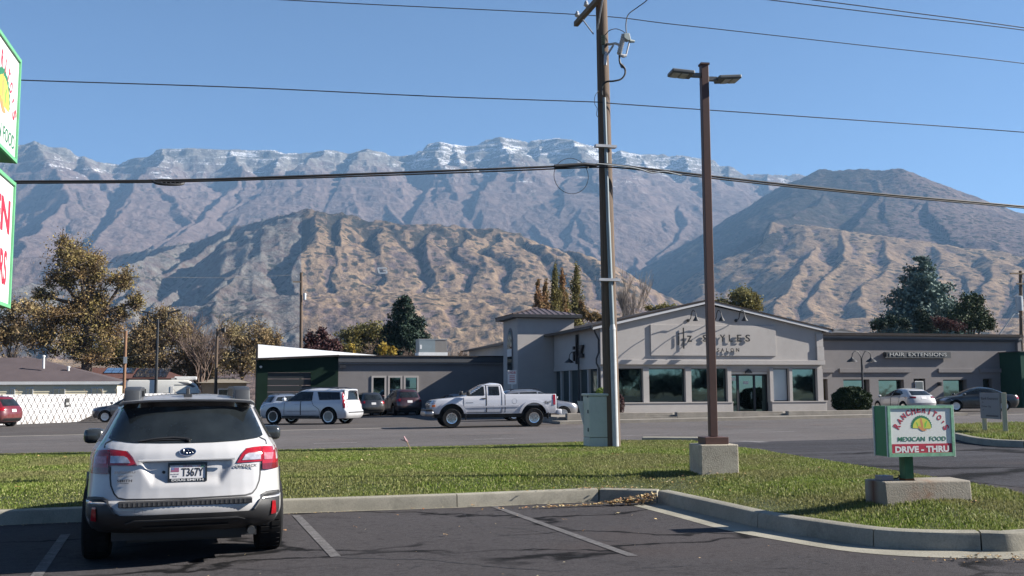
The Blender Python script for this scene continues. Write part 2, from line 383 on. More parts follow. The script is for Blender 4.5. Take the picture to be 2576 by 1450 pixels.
m, nt, bs = nodes('mountain_cover'); p = pos(nt, 'world')
at_ = N(nt, 'ShaderNodeAttribute', attribute_name='cover'); sp = N(nt, 'ShaderNodeSeparateColor'); nt.links.new(at_.outputs['Color'], sp.inputs[0])
SN, TA, RO, FO = sp.outputs[0], sp.outputs[1], sp.outputs[2], at_.outputs['Alpha']
n1 = noise(nt, p, .004, 6, .62); n2 = noise(nt, p, .018, 6, .7); n3 = noise(nt, p, .055, 5, .75)
brush = ramp(nt, n2, [(.30, (.12, .084, .078)), (.5, (.185, .135, .122)), (.70, (.25, .19, .165))])
tan = ramp(nt, n2, [(.28, (.155, .112, .085)), (.5, (.31, .212, .135)), (.72, (.47, .335, .20))])
rockc = ramp(nt, n2, [(.3, (.10, .09, .082)), (.6, (.235, .215, .19)), (.75, (.33, .31, .275))])
def mth(op, a, b=None, cl=True):
    n = N(nt, 'ShaderNodeMath', operation=op, use_clamp=cl)
    for s, v in ((n.inputs[0], a), (n.inputs[1], b)):
        if v is None: continue
        if hasattr(v, 'links'): nt.links.new(v, s)
        else: s.default_value = v
    return n.outputs[0]
tf = ramp(nt, mth('ADD', TA, mth('MULTIPLY', mth('SUBTRACT', n1, .5, False), 1.6, False), False), [(.35, 0.0), (.75, 1.0)])
c = mixc(nt, tf, brush, tan)
rf = ramp(nt, mth('ADD', RO, mth('MULTIPLY', mth('SUBTRACT', n2, .55, False), 2.2, False), False), [(.3, 0.0), (.8, 1.0)])
c = mixc(nt, rf, c, rockc)
# junipers and scrub oak: dark dots that cluster
vo = N(nt, 'ShaderNodeTexVoronoi', feature='F1'); vo.inputs['Scale'].default_value = .033; nt.links.new(p, vo.inputs['Vector'])
dots = ramp(nt, vo.outputs['Distance'], [(.30, 1.0), (.46, 0.0)])
clus = ramp(nt, mth('ADD', FO, mth('MULTIPLY', mth('SUBTRACT', n1, .5, False), 2.6, False), False), [(.05, 0.0), (.4, 1.0)])
c = mixc(nt, mth('MULTIPLY', mth('MULTIPLY', dots, clus), .85), c, (.035, .035, .022))
dense = ramp(nt, mth('ADD', FO, mth('MULTIPLY', mth('SUBTRACT', n2, .5, False), 1.5, False), False), [(.75, 0.0), (1.05, .85)])
c = mixc(nt, dense, c, (.04, .038, .028))
# snow lies on ledges and in chutes
sz = N(nt, 'ShaderNodeSeparateXYZ'); nt.links.new(p, sz.inputs[0])
wv = N(nt, 'ShaderNodeCombineXYZ'); nt.links.new(mth('MULTIPLY', sz.outputs[0], .0035, False), wv.inputs[0]); nt.links.new(mth('MULTIPLY', sz.outputs[1], .0035, False), wv.inputs[1]); nt.links.new(mth('MULTIPLY', sz.outputs[2], .030, False), wv.inputs[2])
n4 = noise(nt, wv.outputs[0], 1.0, 5, .7, .3)
sf = ramp(nt, mth('ADD', mth('MULTIPLY', SN, .29, False), mth('ADD', mth('MULTIPLY', n4, .64, False), mth('MULTIPLY', n3, .40, False), False), False), [(.80, 0.0), (.865, .9)])
sf = mth('MULTIPLY', sf, ramp(nt, SN, [(.02, 0.0), (.25, 1.0)]))
c = mixc(nt, sf, c, (.78, .78, .80))
nt.links.new(c, bs.inputs['Base Color']); bs.inputs['Roughness'].default_value = 1; bs.inputs['Specular IOR Level'].default_value = 0
bump(nt, mth('ADD', n2, mth('MULTIPLY', n3, .4, False), False), 1.0, 16, bs)
mo = bpy.data.objects.new('mountains', me); C.objects.link(mo); me.materials.append(m); mo['kind'] = 'structure'
# surveyed height under a point of the mountain sheet
_V = np.stack([X[:900], Y[:900], Z[:900]], -1)
def hit_terrain(px, py):
    d = ray(px, py); az = math.atan2(d.x, d.y) - THETA; i = int(round((az - azf[0]) / (azf[1] - azf[0])))
    col = _V[i]; s = d.z / math.hypot(d.x, d.y); up = (col[:, 2] - EYE.z) / np.hypot(col[:, 0], col[:, 1])
    j = np.argmax(up >= s); return Vector(col[j])
# ------------------------------------------------------------ the letter laid out on the hillside
hb = MB()
c0 = hit_terrain(964, 690)
rt = Vector((math.cos(THETA), -math.sin(THETA), 0)); upv = Vector((-math.sin(THETA) * .80, math.cos(THETA) * .80, .60)).normalized()
upv = Vector((-math.sin(THETA) * .45, math.cos(THETA) * .45, .89))
nf = Vector((math.sin(THETA), math.cos(THETA), 0)) * -6 + Vector((0, 0, 3))
k = c0.length / FOC
def gl(a0, a1, b0, b1):
    M4 = Matrix((tuple(rt) , tuple(upv), tuple(nf.normalized()))).transposed().to_4x4(); M4.translation = c0 + nf * 1.2
    hb.box(a0 * k, a1 * k, b0 * k, b1 * k, -1.5, 1.5, M4)
gl(-11, 11, 6, 9); gl(-12, -8, -7, 7); gl(-11, 11, -9, -6); gl(8, 12, -7, 0); gl(2, 10, -1.5, 1.5); gl(8.5, 12, 4, 7)
hl = obj('hillside_letter', hb, M('whitewashed_stone', (.62, .60, .56), .95)); tag(hl, 'big white block letter G laid out on the tan hillside', 'letter')

# ------------------------------------------------------------ haze
hz = MB().box(-13500, 13500, -400, 14200, -40, 2700)
hzo = obj('haze', hz, None); hzo['kind'] = 'stuff'
hm_, hnt, hbs = nodes('haze_air'); hnt.nodes.remove(hbs)
pv = hnt.nodes.new('ShaderNodeVolumePrincipled'); pv.inputs['Density'].default_value = 5.8e-5; pv.inputs['Color'].default_value = (.36, .63, 1.0, 1)
pv.inputs['Anisotropy'].default_value = .1
hnt.links.new(pv.outputs[0], hnt.nodes['Material Output'].inputs['Volume']); hzo.data.materials.append(hm_)

# ------------------------------------------------------------ ground, road, lots
def sheet(poly, zo):                         # flat-lying sheet that follows the grade
    me = bpy.data.meshes.new('s'); bm = bmesh.new()
    vs = [bm.verts.new((x, y, gz(x, y) + zo)) for x, y in poly]; bm.faces.new(vs); bmesh.ops.recalc_face_normals(bm, faces=bm.faces)
    if bm.faces[:][0].normal.z < 0: bmesh.ops.reverse_faces(bm, faces=bm.faces[:])
    bmesh.ops.triangulate(bm, faces=bm.faces[:]); bm.to_mesh(me); bm.free(); return me
def slab(poly, z0, z1):
    mb = MB(); n = len(poly); mb.add([(x, y, gz(x, y) + z0) for x, y in poly] + [(x, y, gz(x, y) + z1) for x, y in poly],
        [tuple(range(n))[::-1], tuple(range(n, 2 * n))] + [(i, (i + 1) % n, n + (i + 1) % n, n + i) for i in range(n)]); return mb
def asphalt(name, col, cracks=0, fleck=.5, streak=0):
    m, nt, bs = nodes(name); p = pos(nt, 'world')
    big = noise(nt, p, .22, 5, .6, .5); c = ramp(nt, big, [(.3, tuple(x * .75 for x in col)), (.5, col), (.72, tuple(x * 1.28 for x in col))])
    if streak:
        mp = N(nt, 'ShaderNodeMapping'); mp.inputs['Scale'].default_value = (.05, 1.6, 1); nt.links.new(p, mp.inputs[0])
        c = mixc(nt, ramp(nt, noise(nt, mp.outputs[0], 1.0, 5, .6), [(.35, streak), (.6, 0.0)]), c, tuple(x * .35 for x in col))
    fine = noise(nt, p, 95, 3, .8); c = mixc(nt, ramp(nt, fine, [(.4, 0.0), (.72, fleck)]), c, tuple(min(1, x * 2.6) for x in col))
    c = mixc(nt, ramp(nt, noise(nt, p, 40, 3, .8), [(.3, .5), (.48, 0.0)]), c, tuple(x * .3 for x in col))
    c = mixc(nt, ramp(nt, noise(nt, p, .9, 5, .7, 1.0), [(.56, 0.0), (.72, .55)]), c, tuple(x * .4 for x in col))
    c = mixc(nt, ramp(nt, noise(nt, p, 14, 4, .85), [(.46, 0.0), (.70, .5)]), c, tuple(min(1, x * 1.9) for x in col))
    c = mixc(nt, ramp(nt, noise(nt, p, 7, 4, .8), [(.28, .55), (.46, 0.0)]), c, tuple(x * .45 for x in col))
    c = mixc(nt, ramp(nt, noise(nt, p, .33, 3, .6, .8), [(.55, 0.0), (.72, .35)]), c, (col[0] * 1.5, col[1] * 1.25, col[2] * 1.1))
    if cracks:
        wn_ = N(nt, 'ShaderNodeTexNoise'); wn_.inputs['Scale'].default_value = 1.1; wn_.inputs['Detail'].default_value = 6; nt.links.new(p, wn_.inputs['Vector'])
        vm = N(nt, 'ShaderNodeVectorMath', operation='MULTIPLY_ADD'); nt.links.new(wn_.outputs['Color'], vm.inputs[0]); vm.inputs[1].default_value = (1.5, 1.5, 0); nt.links.new(p, vm.inputs[2])
        mp = N(nt, 'ShaderNodeMapping'); mp.inputs['Scale'].default_value = (.7, 1.1, 0); nt.links.new(vm.outputs[0], mp.inputs[0])
        vo = N(nt, 'ShaderNodeTexVoronoi', feature='DISTANCE_TO_EDGE'); vo.inputs['Scale'].default_value = cracks; nt.links.new(mp.outputs[0], vo.inputs['Vector'])
        ln = ramp(nt, vo.outputs['Distance'], [(.008, 1.0), (.026, 0.0)])
        gate = ramp(nt, noise(nt, p, .35, 3, .6), [(.38, 0.0), (.5, .95)])
        mm = N(nt, 'ShaderNodeMath', operation='MULTIPLY'); nt.links.new(ln, mm.inputs[0]); nt.links.new(gate, mm.inputs[1])
        c = mixc(nt, mm.outputs[0], c, (.008, .008, .009))
    nt.links.new(c, bs.inputs['Base Color']); bs.inputs['Roughness'].default_value = .95; bs.inputs['Specular IOR Level'].default_value = .08
    bump(nt, fine, 1, .006, bs); MATS[name] = m; return m
A_road = asphalt('road_asphalt', (.120, .110, .109), 0, .35, .3)
A_lot = asphalt('parking_lot_asphalt', (.054, .050, .052), .42, .7)
A_far = asphalt('old_lot_asphalt', (.092, .083, .080), 0, .3)
A_drive = asphalt('driveway_asphalt', (.058, .057, .064), .15, .4, .9)
gm = M('dry_ground', (.20, .16, .11), .95, 0, .35, .05, fine=.3, bscale=4)
nG = 96; gb = MB(); gx0 = [-260, -150, -120, 0, 120, 150, 260]; gy0 = [-260, -60, 0, 100, 200, 290]
gb.add([(x, y, gz(x, y) - .012) for y in gy0 for x in gx0], [(j * 7 + i, j * 7 + i + 1, (j + 1) * 7 + i + 1, (j + 1) * 7 + i) for j in range(5) for i in range(6)])
struct('ground', gb, gm)
DX = 12.0
def strip_sheet(x0, x1, y0, y1, zo):
    xs = sorted(set([x0, x1] + [v for v in (-150, 150) if x0 < v < x1])); ys = [y0, y1]
    mb = MB(); mb.add([(x, y, gz(x, y) + zo) for y in ys for x in xs], [(i, i + 1, len(xs) + i + 1, len(xs) + i) for i in range(len(xs) - 1)]); return mb
struct('parking_lot', strip_sheet(-60, 60, -59, 26.9, 0.0), A_lot)
struct('road', strip_sheet(-250, 250, 26.9, 45.6, 0.0), A_road)
struct('driveway', sheet([(11.2, 12.0), (60, 12.0), (60, 26.9), (11.2, 26.9)], .004), A_drive)
struct('side_lot', strip_sheet(-60, 19.0, 46.2, 84, 0.0), A_far)
struct('shop_forecourt', strip_sheet(36, 120, 46.2, 60, 0.0), A_far)
gut = concrete
gp = struct('gutter', strip_sheet(-60, 8.5, 45.6, 46.2, 0.002), gut)
struct('gutter', strip_sheet(36.5, 120, 45.6, 46.2, 0.002), gut)
# painted markings on the road
def mark(px0, py0, px1, py1, w, parent_name):
    a = G(px0, py0); b = G(px1, py1); y = (a.y + b.y) / 2
    return a, b
road = bpy.data.objects['road']; lot = bpy.data.objects['parking_lot']
def line(parent, pts, w, m, name='lane_line', zo=.005):
    mb = MB()
    for p, q in zip(pts[:-1], pts[1:]):
        d = Vector((q[0] - p[0], q[1] - p[1], 0)).normalized(); n = Vector((-d.y, d.x, 0)) * w / 2
        vs = [(p[0] + n.x, p[1] + n.y), (p[0] - n.x, p[1] - n.y), (q[0] - n.x, q[1] - n.y), (q[0] + n.x, q[1] + n.y)]
        mb.add([(x, y, gz(x, y) + zo) for x, y in vs], [(0, 1, 2, 3)])
    return obj(name, mb, m, parent)
for k in range(-3, 8):
    x0 = 2.0 + k * 5.15; x1 = x0 + 1.35
    line(road, [(x0, 32.7), (x1, 32.72)], .11, white_paint, 'lane_dash')
for y, w in ((35.9, .10), (39.3, .10)):
    for k in range(-3, 7):
        x0 = -8 + k * 12.2; line(road, [(x0, y), (x0 + 9.5, y)], w, M('worn_line_paint', (.17, .165, .165), .85, 0, .3, 2, dirt=.9), 'lane_line')
line(road, [(G(1865, 1110).x, G(1865, 1110).y), (G(1925, 1113).x, G(1925, 1113).y)], .45, M('faded_arrow_paint', (.20, .195, .195), .85, 0, .3, 5), 'painted_arrow')
for a, b, f in (((745, 1297), (845, 1402), .8), ((1243, 1275), (1592, 1400), 1), ((165, 1345), (85, 1460), 1)):
    p, q = G(*a), G(*b)
    d = (q - p).normalized(); n = 9
    o = line(lot, [(p.x, p.y), (q.x, q.y)], .10, M('worn_bay_paint', (.19, .18, .18), .85, 0, .35, 9, dirt=.9, fine=.5, bscale=40), 'bay_line')
random.seed(12)
ck = M('sealed_crack', (.014, .014, .015), .7)
for s in ([(1085, 1262), (1160, 1285), (1190, 1318), (1250, 1345), (1330, 1355), (1400, 1362)], [(1210, 1322), (1330, 1333), (1430, 1350), (1540, 1362), (1640, 1378), (1710, 1396)], [(745, 1390), (860, 1404), (980, 1407), (1080, 1409), (1150, 1416), (1250, 1428), (1400, 1438), (1500, 1434)],
          [(1900, 1385), (2000, 1400), (2060, 1413), (2130, 1430), (2200, 1446)], [(2085, 1373), (2160, 1385), (2260, 1398), (2400, 1412), (2560, 1430)], [(1870, 1431), (2000, 1429), (2100, 1436)], [(1330, 1395), (1480, 1404), (1600, 1425), (1700, 1440), (1800, 1449)], [(1545, 1440), (1640, 1428), (1760, 1424), (1860, 1431)],
          [(100, 1415), (260, 1424), (420, 1420), (600, 1430), (760, 1442)], [(1010, 1445), (1050, 1425), (1060, 1409)]):
    P_ = [G(x, y) for x, y in s]; pts = []
    for a, b in zip(P_[:-1], P_[1:]):
        n = max(3, int((b - a).length / .07))
        for i in range(n): q = a.lerp(b, i / n); pts.append((q.x + random.gauss(0, .012), q.y + random.gauss(0, .018)))
    mb = MB(); w = random.uniform(.006, .011)
    for i in range(len(pts) - 1):
        (x0, y0), (x1, y1) = pts[i], pts[i + 1]; e = min(1, .25 + i / 10, .25 + (len(pts) - i) / 10); ww = w * e * random.uniform(.6, 1.3)
        mb.add([(x0, y0 - ww, gz(x0, y0) + .003), (x1, y1 - ww, gz(x1, y1) + .003), (x1, y1 + ww, gz(x1, y1) + .003), (x0, y0 + ww, gz(x0, y0) + .003)], [(0, 1, 2, 3)])
    obj('crack', mb, ck, lot, fix=False)
# ------------------------------------------------------------ lot kerb with its separate lengths
KH = .17
ktop = M('kerb_concrete', (.385, .36, .295), .9, 0, .2, 1.3, fine=.25, bmp=.004, bscale=60, dirt=.55)
kerb = obj('kerb', MB().box(-.01, .01, -.01, .01, -.3, -.28), ktop); kerb['kind'] = 'structure'
c1 = G(1653, 1266)
L0 = [(-16.0, 13.80)] + [(G(x, y).x, G(x, y).y) for x, y in ((0, 1322), (710, 1292), (1150, 1277), (1507, 1262))] + [(c1.x, c1.y)]
curve_px = [(1653, 1266), (1784, 1298), (1905, 1328), (2057, 1355), (2197, 1376), (2330, 1385), (2470, 1387), (2576, 1387)]
L1 = [(G(x, y).x, G(x, y).y) for x, y in curve_px]; L1 += [(L1[-1][0] + 1.2, L1[-1][1] + .35), (L1[-1][0] + 5, L1[-1][1] + 2.4)]
def smooth_path(pts, n=6):
    out = []
    P_ = [Vector((*p, 0)) for p in pts]
    for i in range(len(P_) - 1):
        a = P_[max(i - 1, 0)]; b = P_[i]; c = P_[i + 1]; d = P_[min(i + 2, len(P_) - 1)]
        for k in range(n):
            t = k / n; out.append(.5 * ((2 * b) + (c - a) * t + (2 * a - 5 * b + 4 * c - d) * t * t + (-a + 3 * b - 3 * c + d) * t ** 3))
    out.append(P_[-1]); return [(p.x, p.y) for p in out]
def sweep_kerb(pts, side, w=.16, h=KH, gap=.012, name='kerb_stone', parent=None, mat_=None):
    # side=+1: the lawn lies to the left of the direction of travel
    P_ = [Vector((*p, 0)) for p in pts]; mb = MB(); n = len(P_)
    prof = [(0, -.05), (.012, h - .03), (.022, h - .008), (.045, h), (w, h + .004), (w, -.05)]
    for i, p in enumerate(P_):
        d = (P_[min(i + 1, n - 1)] - P_[max(i - 1, 0)]).normalized(); nn = Vector((-d.y, d.x, 0)) * side
        if i == 0: p = p + d * gap / 2
        if i == n - 1: p = p - d * gap / 2
        for a, z in prof:
            q = p + nn * a; mb.v.append((q.x, q.y, gz(q.x, q.y) + z))
    k = len(prof)
    for i in range(n - 1):
        for j in range(k): mb.f.append((i * k + j, i * k + (j + 1) % k, (i + 1) * k + (j + 1) % k, (i + 1) * k + j))
    mb.f.append(tuple(range(k))); mb.f.append(tuple((n - 1) * k + j for j in range(k))[::-1])
    return obj(name, mb, mat_ or ktop, parent, smooth=40)
j1 = (G(1150, 1277).x, G(1150, 1277).y); j2 = (G(1507, 1262).x, G(1507, 1262).y); j0 = (G(710, 1292).x, G(710, 1292).y)
segs = [[(-16, 13.85), (-9.5, 13.80)], [(-9.5, 13.80), (-6.2, 13.76)], [(-6.2, 13.76), (-3.2, L0[1][1])], [(-3.2, L0[1][1]), j0, j1], [j1, j2], [j2, (c1.x, c1.y)]]
for s in segs: sweep_kerb(s, +1, parent=kerb)
sp_ = smooth_path(L1, 6); cuts = [0, 12, 24, 36, len(sp_) - 1]
for a, b in zip(cuts[:-1], cuts[1:]): sweep_kerb(sp_[a:b + 1], +1, parent=kerb)
pan = MB()
for i in range(len(sp_) - 1):
    a = Vector((*sp_[i], 0)); b = Vector((*sp_[i + 1], 0)); d = (b - a).normalized(); nn = Vector((d.y, -d.x, 0))
    d0 = (Vector((*sp_[min(i + 1, len(sp_) - 1)], 0)) - Vector((*sp_[max(i - 1, 0)], 0))).normalized(); d1 = (Vector((*sp_[min(i + 2, len(sp_) - 1)], 0)) - a).normalized()
    qs = [a, b, b + Vector((d1.y, -d1.x, 0)) * .42, a + Vector((d0.y, -d0.x, 0)) * .42]
    pan.add([(q.x, q.y, gz(q.x, q.y) + .004) for q in qs], [(0, 1, 2, 3)])
obj('gutter_pan', pan, ktop, kerb)
edge = MB()
for s in segs[2:]:
    for p, q in zip(s[:-1], s[1:]):
        edge.add([(x, y, gz(x, y) + .004) for x, y in ((p[0], p[1]), (q[0], q[1]), (q[0], q[1] - .05), (p[0], p[1] - .05))], [(0, 1, 2, 3)])
obj('gutter_pan', edge, ktop, kerb)
# ------------------------------------------------------------ lawn
LZ = .30; LF = .155
back = [G(x, y, LZ) for x, y in ((0, 1142), (710, 1132), (1300, 1118), (1560, 1107), (1740, 1108), (1880, 1127), (2080, 1158), (2290, 1189), (2576, 1236))]
front = [(p[0], p[1] + .16) for s in segs for p in s[:1]] + [(c1.x + .12, c1.y + .16)]
nrm = []
for i, p in enumerate(sp_):
    a = Vector((*sp_[max(i - 1, 0)], 0)); b = Vector((*sp_[min(i + 1, len(sp_) - 1)], 0)); d = (b - a).normalized(); nrm.append((p[0] - d.y * .155, p[1] + d.x * .155))
lawn_poly = [(-16, 25.0)] + [(p[0], p[1]) for p in front] + nrm[2:] + [(back[-1].x + 1.5, back[-1].y - .6)] + [(p.x, p.y) for p in back[::-1]]
_fr = np.array(front + nrm[2:])
def lawn_h(x, y):
    x = np.atleast_1d(x); y = np.atleast_1d(y); d = np.full(x.shape, 99.0)
    for (ax, ay), (bx_, by) in zip(_fr[:-1], _fr[1:]):
        vx, vy = bx_ - ax, by - ay; t = np.clip(((x - ax) * vx + (y - ay) * vy) / (vx * vx + vy * vy + 1e-9), 0, 1); d = np.minimum(d, np.hypot(x - ax - t * vx, y - ay - t * vy))
    s = np.clip(d / 1.5, 0, 1); return LF + (LZ - LF) * s * s * (3 - 2 * s)
lm, nt, bs = nodes('turf_soil'); p = pos(nt, 'world')
c = ramp(nt, noise(nt, p, 5, 6, .75), [(.3, (.035, .055, .012)), (.55, (.075, .095, .022)), (.75, (.14, .125, .05))])
nt.links.new(c, bs.inputs['Base Color']); bs.inputs['Roughness'].default_value = 1; bump(nt, noise(nt, p, 60, 4, .8), 1, .03, bs)
lb = sheet(lawn_poly, 0.0); bm = bmesh.new(); bm.from_mesh(lb); bmesh.ops.dissolve_limit(bm, angle_limit=.02, verts=bm.verts[:], edges=bm.edges[:])
for q in np.arange(-16, 16, .6): bmesh.ops.bisect_plane(bm, geom=bm.verts[:] + bm.edges[:] + bm.faces[:], plane_co=(q, 0, 0), plane_no=(1, 0, 0))
for q in np.arange(8, 28, .5): bmesh.ops.bisect_plane(bm, geom=bm.verts[:] + bm.edges[:] + bm.faces[:], plane_co=(0, q, 0), plane_no=(0, 1, 0))
for v in bm.verts: v.co.z = gz(v.co.x, v.co.y) + float(lawn_h(v.co.x, v.co.y)[0]) - .014
bm.to_mesh(lb); bm.free(); lawn = struct('lawn', lb, lm)
rim = slab(lawn_poly, -.02, LF - .03); obj('lawn_edge', rim, lm, lawn)
def inside(px, py, poly):
    r = np.zeros(px.shape, bool); n = len(poly); j = n - 1
    for i in range(n):
        xi, yi = poly[i]; xj, yj = poly[j]
        r ^= ((yi > py) != (yj > py)) & (px < (xj - xi) * (py - yi) / (yj - yi + 1e-12) + xi); j = i
    return r
def grass_blades(name, poly, n, bbox, near_pow, hmin, hmax, zoff, m, keep=None):
    x = rng.uniform(bbox[0], bbox[1], n); y = bbox[2] + (bbox[3] - bbox[2]) * rng.random(n) ** near_pow
    k = inside(x, y, poly)
    if keep is not None: k &= keep(x, y)
    x, y = x[k], y[k]; n = len(x)
    dens = vnoise(x * 1.3, y * 1.3, 5); h = rng.uniform(hmin, hmax, n) * (.6 + .8 * dens)
    z = GX * x + GY * y + (zoff(x, y) if callable(zoff) else zoff) - .015; a = rng.uniform(0, 2 * PI, n); lean = rng.uniform(0, .9, n) * h; la = rng.uniform(0, 2 * PI, n)
    w = .0045 + .0004 * np.hypot(x, y); 
    dx, dy = np.cos(a) * w, np.sin(a) * w
    V = np.empty((n, 3, 3)); V[:, 0] = np.stack([x - dx, y - dy, z], -1); V[:, 1] = np.stack([x + dx, y + dy, z], -1)
    V[:, 2] = np.stack([x + np.cos(la) * lean, y + np.sin(la) * lean, z + h], -1)
    me = npmesh(name, V.reshape(-1, 3), np.arange(n * 3).reshape(-1, 3)); me.materials.append(m)
    o = bpy.data.objects.new(name, me); C.objects.link(o); return o
gmz, nt, bs = nodes('grass_blades'); p = pos(nt, 'world')
rnd = N(nt, 'ShaderNodeNewGeometry').outputs['Random Per Island']
big = noise(nt, p, .45, 4, .6, .4); med = noise(nt, p, 2.4, 4, .7)
c = ramp(nt, rnd, [(0, (.075, .11, .020)), (.45, (.135, .19, .029)), (.8, (.21, .255, .058)), (1, (.42, .38, .20))])
c = mixc(nt, ramp(nt, big, [(.40, 0.0), (.60, .75)]), c, (.18, .165, .075))
c = mixc(nt, ramp(nt, med, [(.55, 0.0), (.75, .35)]), c, (.20, .17, .075))
nt.links.new(c, bs.inputs['Base Color']); bs.inputs['Roughness'].default_value = .6; bs.inputs['Specular IOR Level'].default_value = .15
tr = N(nt, 'ShaderNodeBsdfTranslucent'); nt.links.new(c, tr.inputs[0]); mx = N(nt, 'ShaderNodeMixShader'); mx.inputs[0].default_value = .3
nt.links.new(bs.outputs[0], mx.inputs[1]); nt.links.new(tr.outputs[0], mx.inputs[2]); nt.links.new(mx.outputs[0], nt.nodes['Material Output'].inputs[0])
go = grass_blades('grass', lawn_poly, 900000, (-13.5, 12.6, 8.2, 26.0), 1.2, .018, .040, lawn_h, gmz); tag(go, 'mown green grass strip between the parking lot and the road', 'grass', kind='stuff')
# ------------------------------------------------------------ fallen leaves
def leaf_litter(name, spots, m, label):
    V = []; F = []
    for i, (x, y, z, s) in enumerate(spots):
        a = random.uniform(0, 2 * PI); t = random.uniform(-.5, .5); b = len(V)
        for q, (r, lift) in enumerate(((1, .0), (.45, .25), (.8, .15), (.4, .1), (.9, .3), (.4, .1), (.8, .0), (.45, .3))):
            an = a + q * PI / 4; V.append((x + math.cos(an) * r * s, y + math.sin(an) * r * s, z + s * (.12 + lift + t * math.cos(an) * .6 + abs(t) * .5)))
        F.append(tuple(range(b, b + 8)))
    me = bpy.data.meshes.new(name); me.from_pydata(V, [], F); me.materials.append(m)
    o = bpy.data.objects.new(name, me); C.objects.link(o); return tag(o, label, 'leaves', kind='stuff')
lfm, nt, bs = nodes('dead_leaf'); rnd = N(nt, 'ShaderNodeNewGeometry').outputs['Random Per Island']
nt.links.new(ramp(nt, rnd, [(0, (.10, .045, .015)), (.35, (.30, .17, .06)), (.6, (.48, .33, .14)), (.85, (.62, .52, .30)), (1, (.35, .10, .02))]), bs.inputs['Base Color']); bs.inputs['Roughness'].default_value = .7
random.seed(5); sp = []
for i in range(420):
    x = random.uniform(-12, 12); y = random.uniform(9, 25)
    if inside(np.array([x]), np.array([y]), lawn_poly)[0]: sp.append((x, y, gz(x, y) + float(lawn_h(x, y)[0]) + .025, random.choice((.018, .025, .03, .045))))
leaf_litter('lawn_leaves', sp, lfm, 'pale fallen leaves scattered over the green lawn')
sp = []; cc = Vector((c1.x, c1.y, 0))
for i in range(420):
    t = abs(random.gauss(0, 1)); x = cc.x - .08 - t * .75; y = cc.y - .03 - abs(random.gauss(0, .07)) * max(.3, 1.6 - t)
    sp.append((x, y, gz(x, y) + .01 + max(0, random.uniform(0, .13) * (1 - t * .8)), random.uniform(.02, .045)))
for i in range(70):
    x = cc.x + random.gauss(-.4, .7); y = cc.y + .25 + abs(random.gauss(0, .35)); sp.append((x, y, gz(x, y) + float(lawn_h(x, y)[0]) + .02, random.uniform(.02, .04)))
leaf_litter('leaf_pile', sp, lfm, 'drift of brown leaves heaped in the kerb corner of the parking lot')
sp = []
for i in range(130):
    j = random.uniform(30, 46); a = sp_[int(min(j, len(sp_) - 1))]; x = a[0] + random.gauss(0, .3); y = a[1] - .42 - abs(random.gauss(0, .06)); sp.append((x, y, gz(x, y) + .01, random.uniform(.012, .03)))
for px, py in ((1190, 1276), (1065, 1284), (893, 1331), (1540, 1262), (1651, 1311), (1555, 1295), (716, 1338), (1380, 1275), (1120, 1350), (1000, 1300), (1468, 1340), (1420, 1311)):
    g = G(px, py); sp.append((g.x, g.y, g.z + .01, .04))
for i in range(60):
    x = random.uniform(-2, 5); y = random.uniform(6, 13.6); sp.append((x, y, gz(x, y) + .006, random.uniform(.006, .016)))
for i in range(140):
    x = random.uniform(-4, 5.5); y = 13.58 - abs(random.gauss(0, .035)) - .0; sp.append((x, y - .03, gz(x, y) + .006, random.uniform(.008, .02)))
leaf_litter('lot_litter', sp, lfm, 'scraps and small leaves lying along the kerb on the parking lot')
# ------------------------------------------------------------ kerbed island at the right with its own grass
isl = [(G(2395, 1104).x, G(2395, 1104).y), (G(2385, 1097).x, G(2385, 1097).y), (G(2388, 1091).x, G(2388, 1091).y), (24.5, 31.5), (60, 33.5), (60, 26), (24, 18.5), (G(2576, 1127).x, G(2576, 1127).y)]
isl_o = struct('grass_island', slab(isl, -.02, .13), lm)
sweep_kerb(smooth_path([(24, 18.5), isl[-1], isl[0], isl[1], isl[2], (24.5, 31.5)], 5), -1, w=.16, h=.17, parent=isl_o)
io = grass_blades('island_grass', isl, 90000, (19, 34, 20, 34), 1.0, .05, .12, .14, gmz); tag(io, 'patch of grass on the kerbed island under the bank sign', 'grass', kind='stuff')
# far kerb, verge and pavements
fk = struct('far_kerb', slab([(14.2, 46.0), (36.6, 46.0), (36.6, 46.9), (14.2, 46.9)], -.02, .13), concrete)
fp = struct('pavement', slab([(14.2, 46.9), (36.4, 46.9), (36.4, 47.4), (14.2, 47.4)], -.02, .125), concrete)
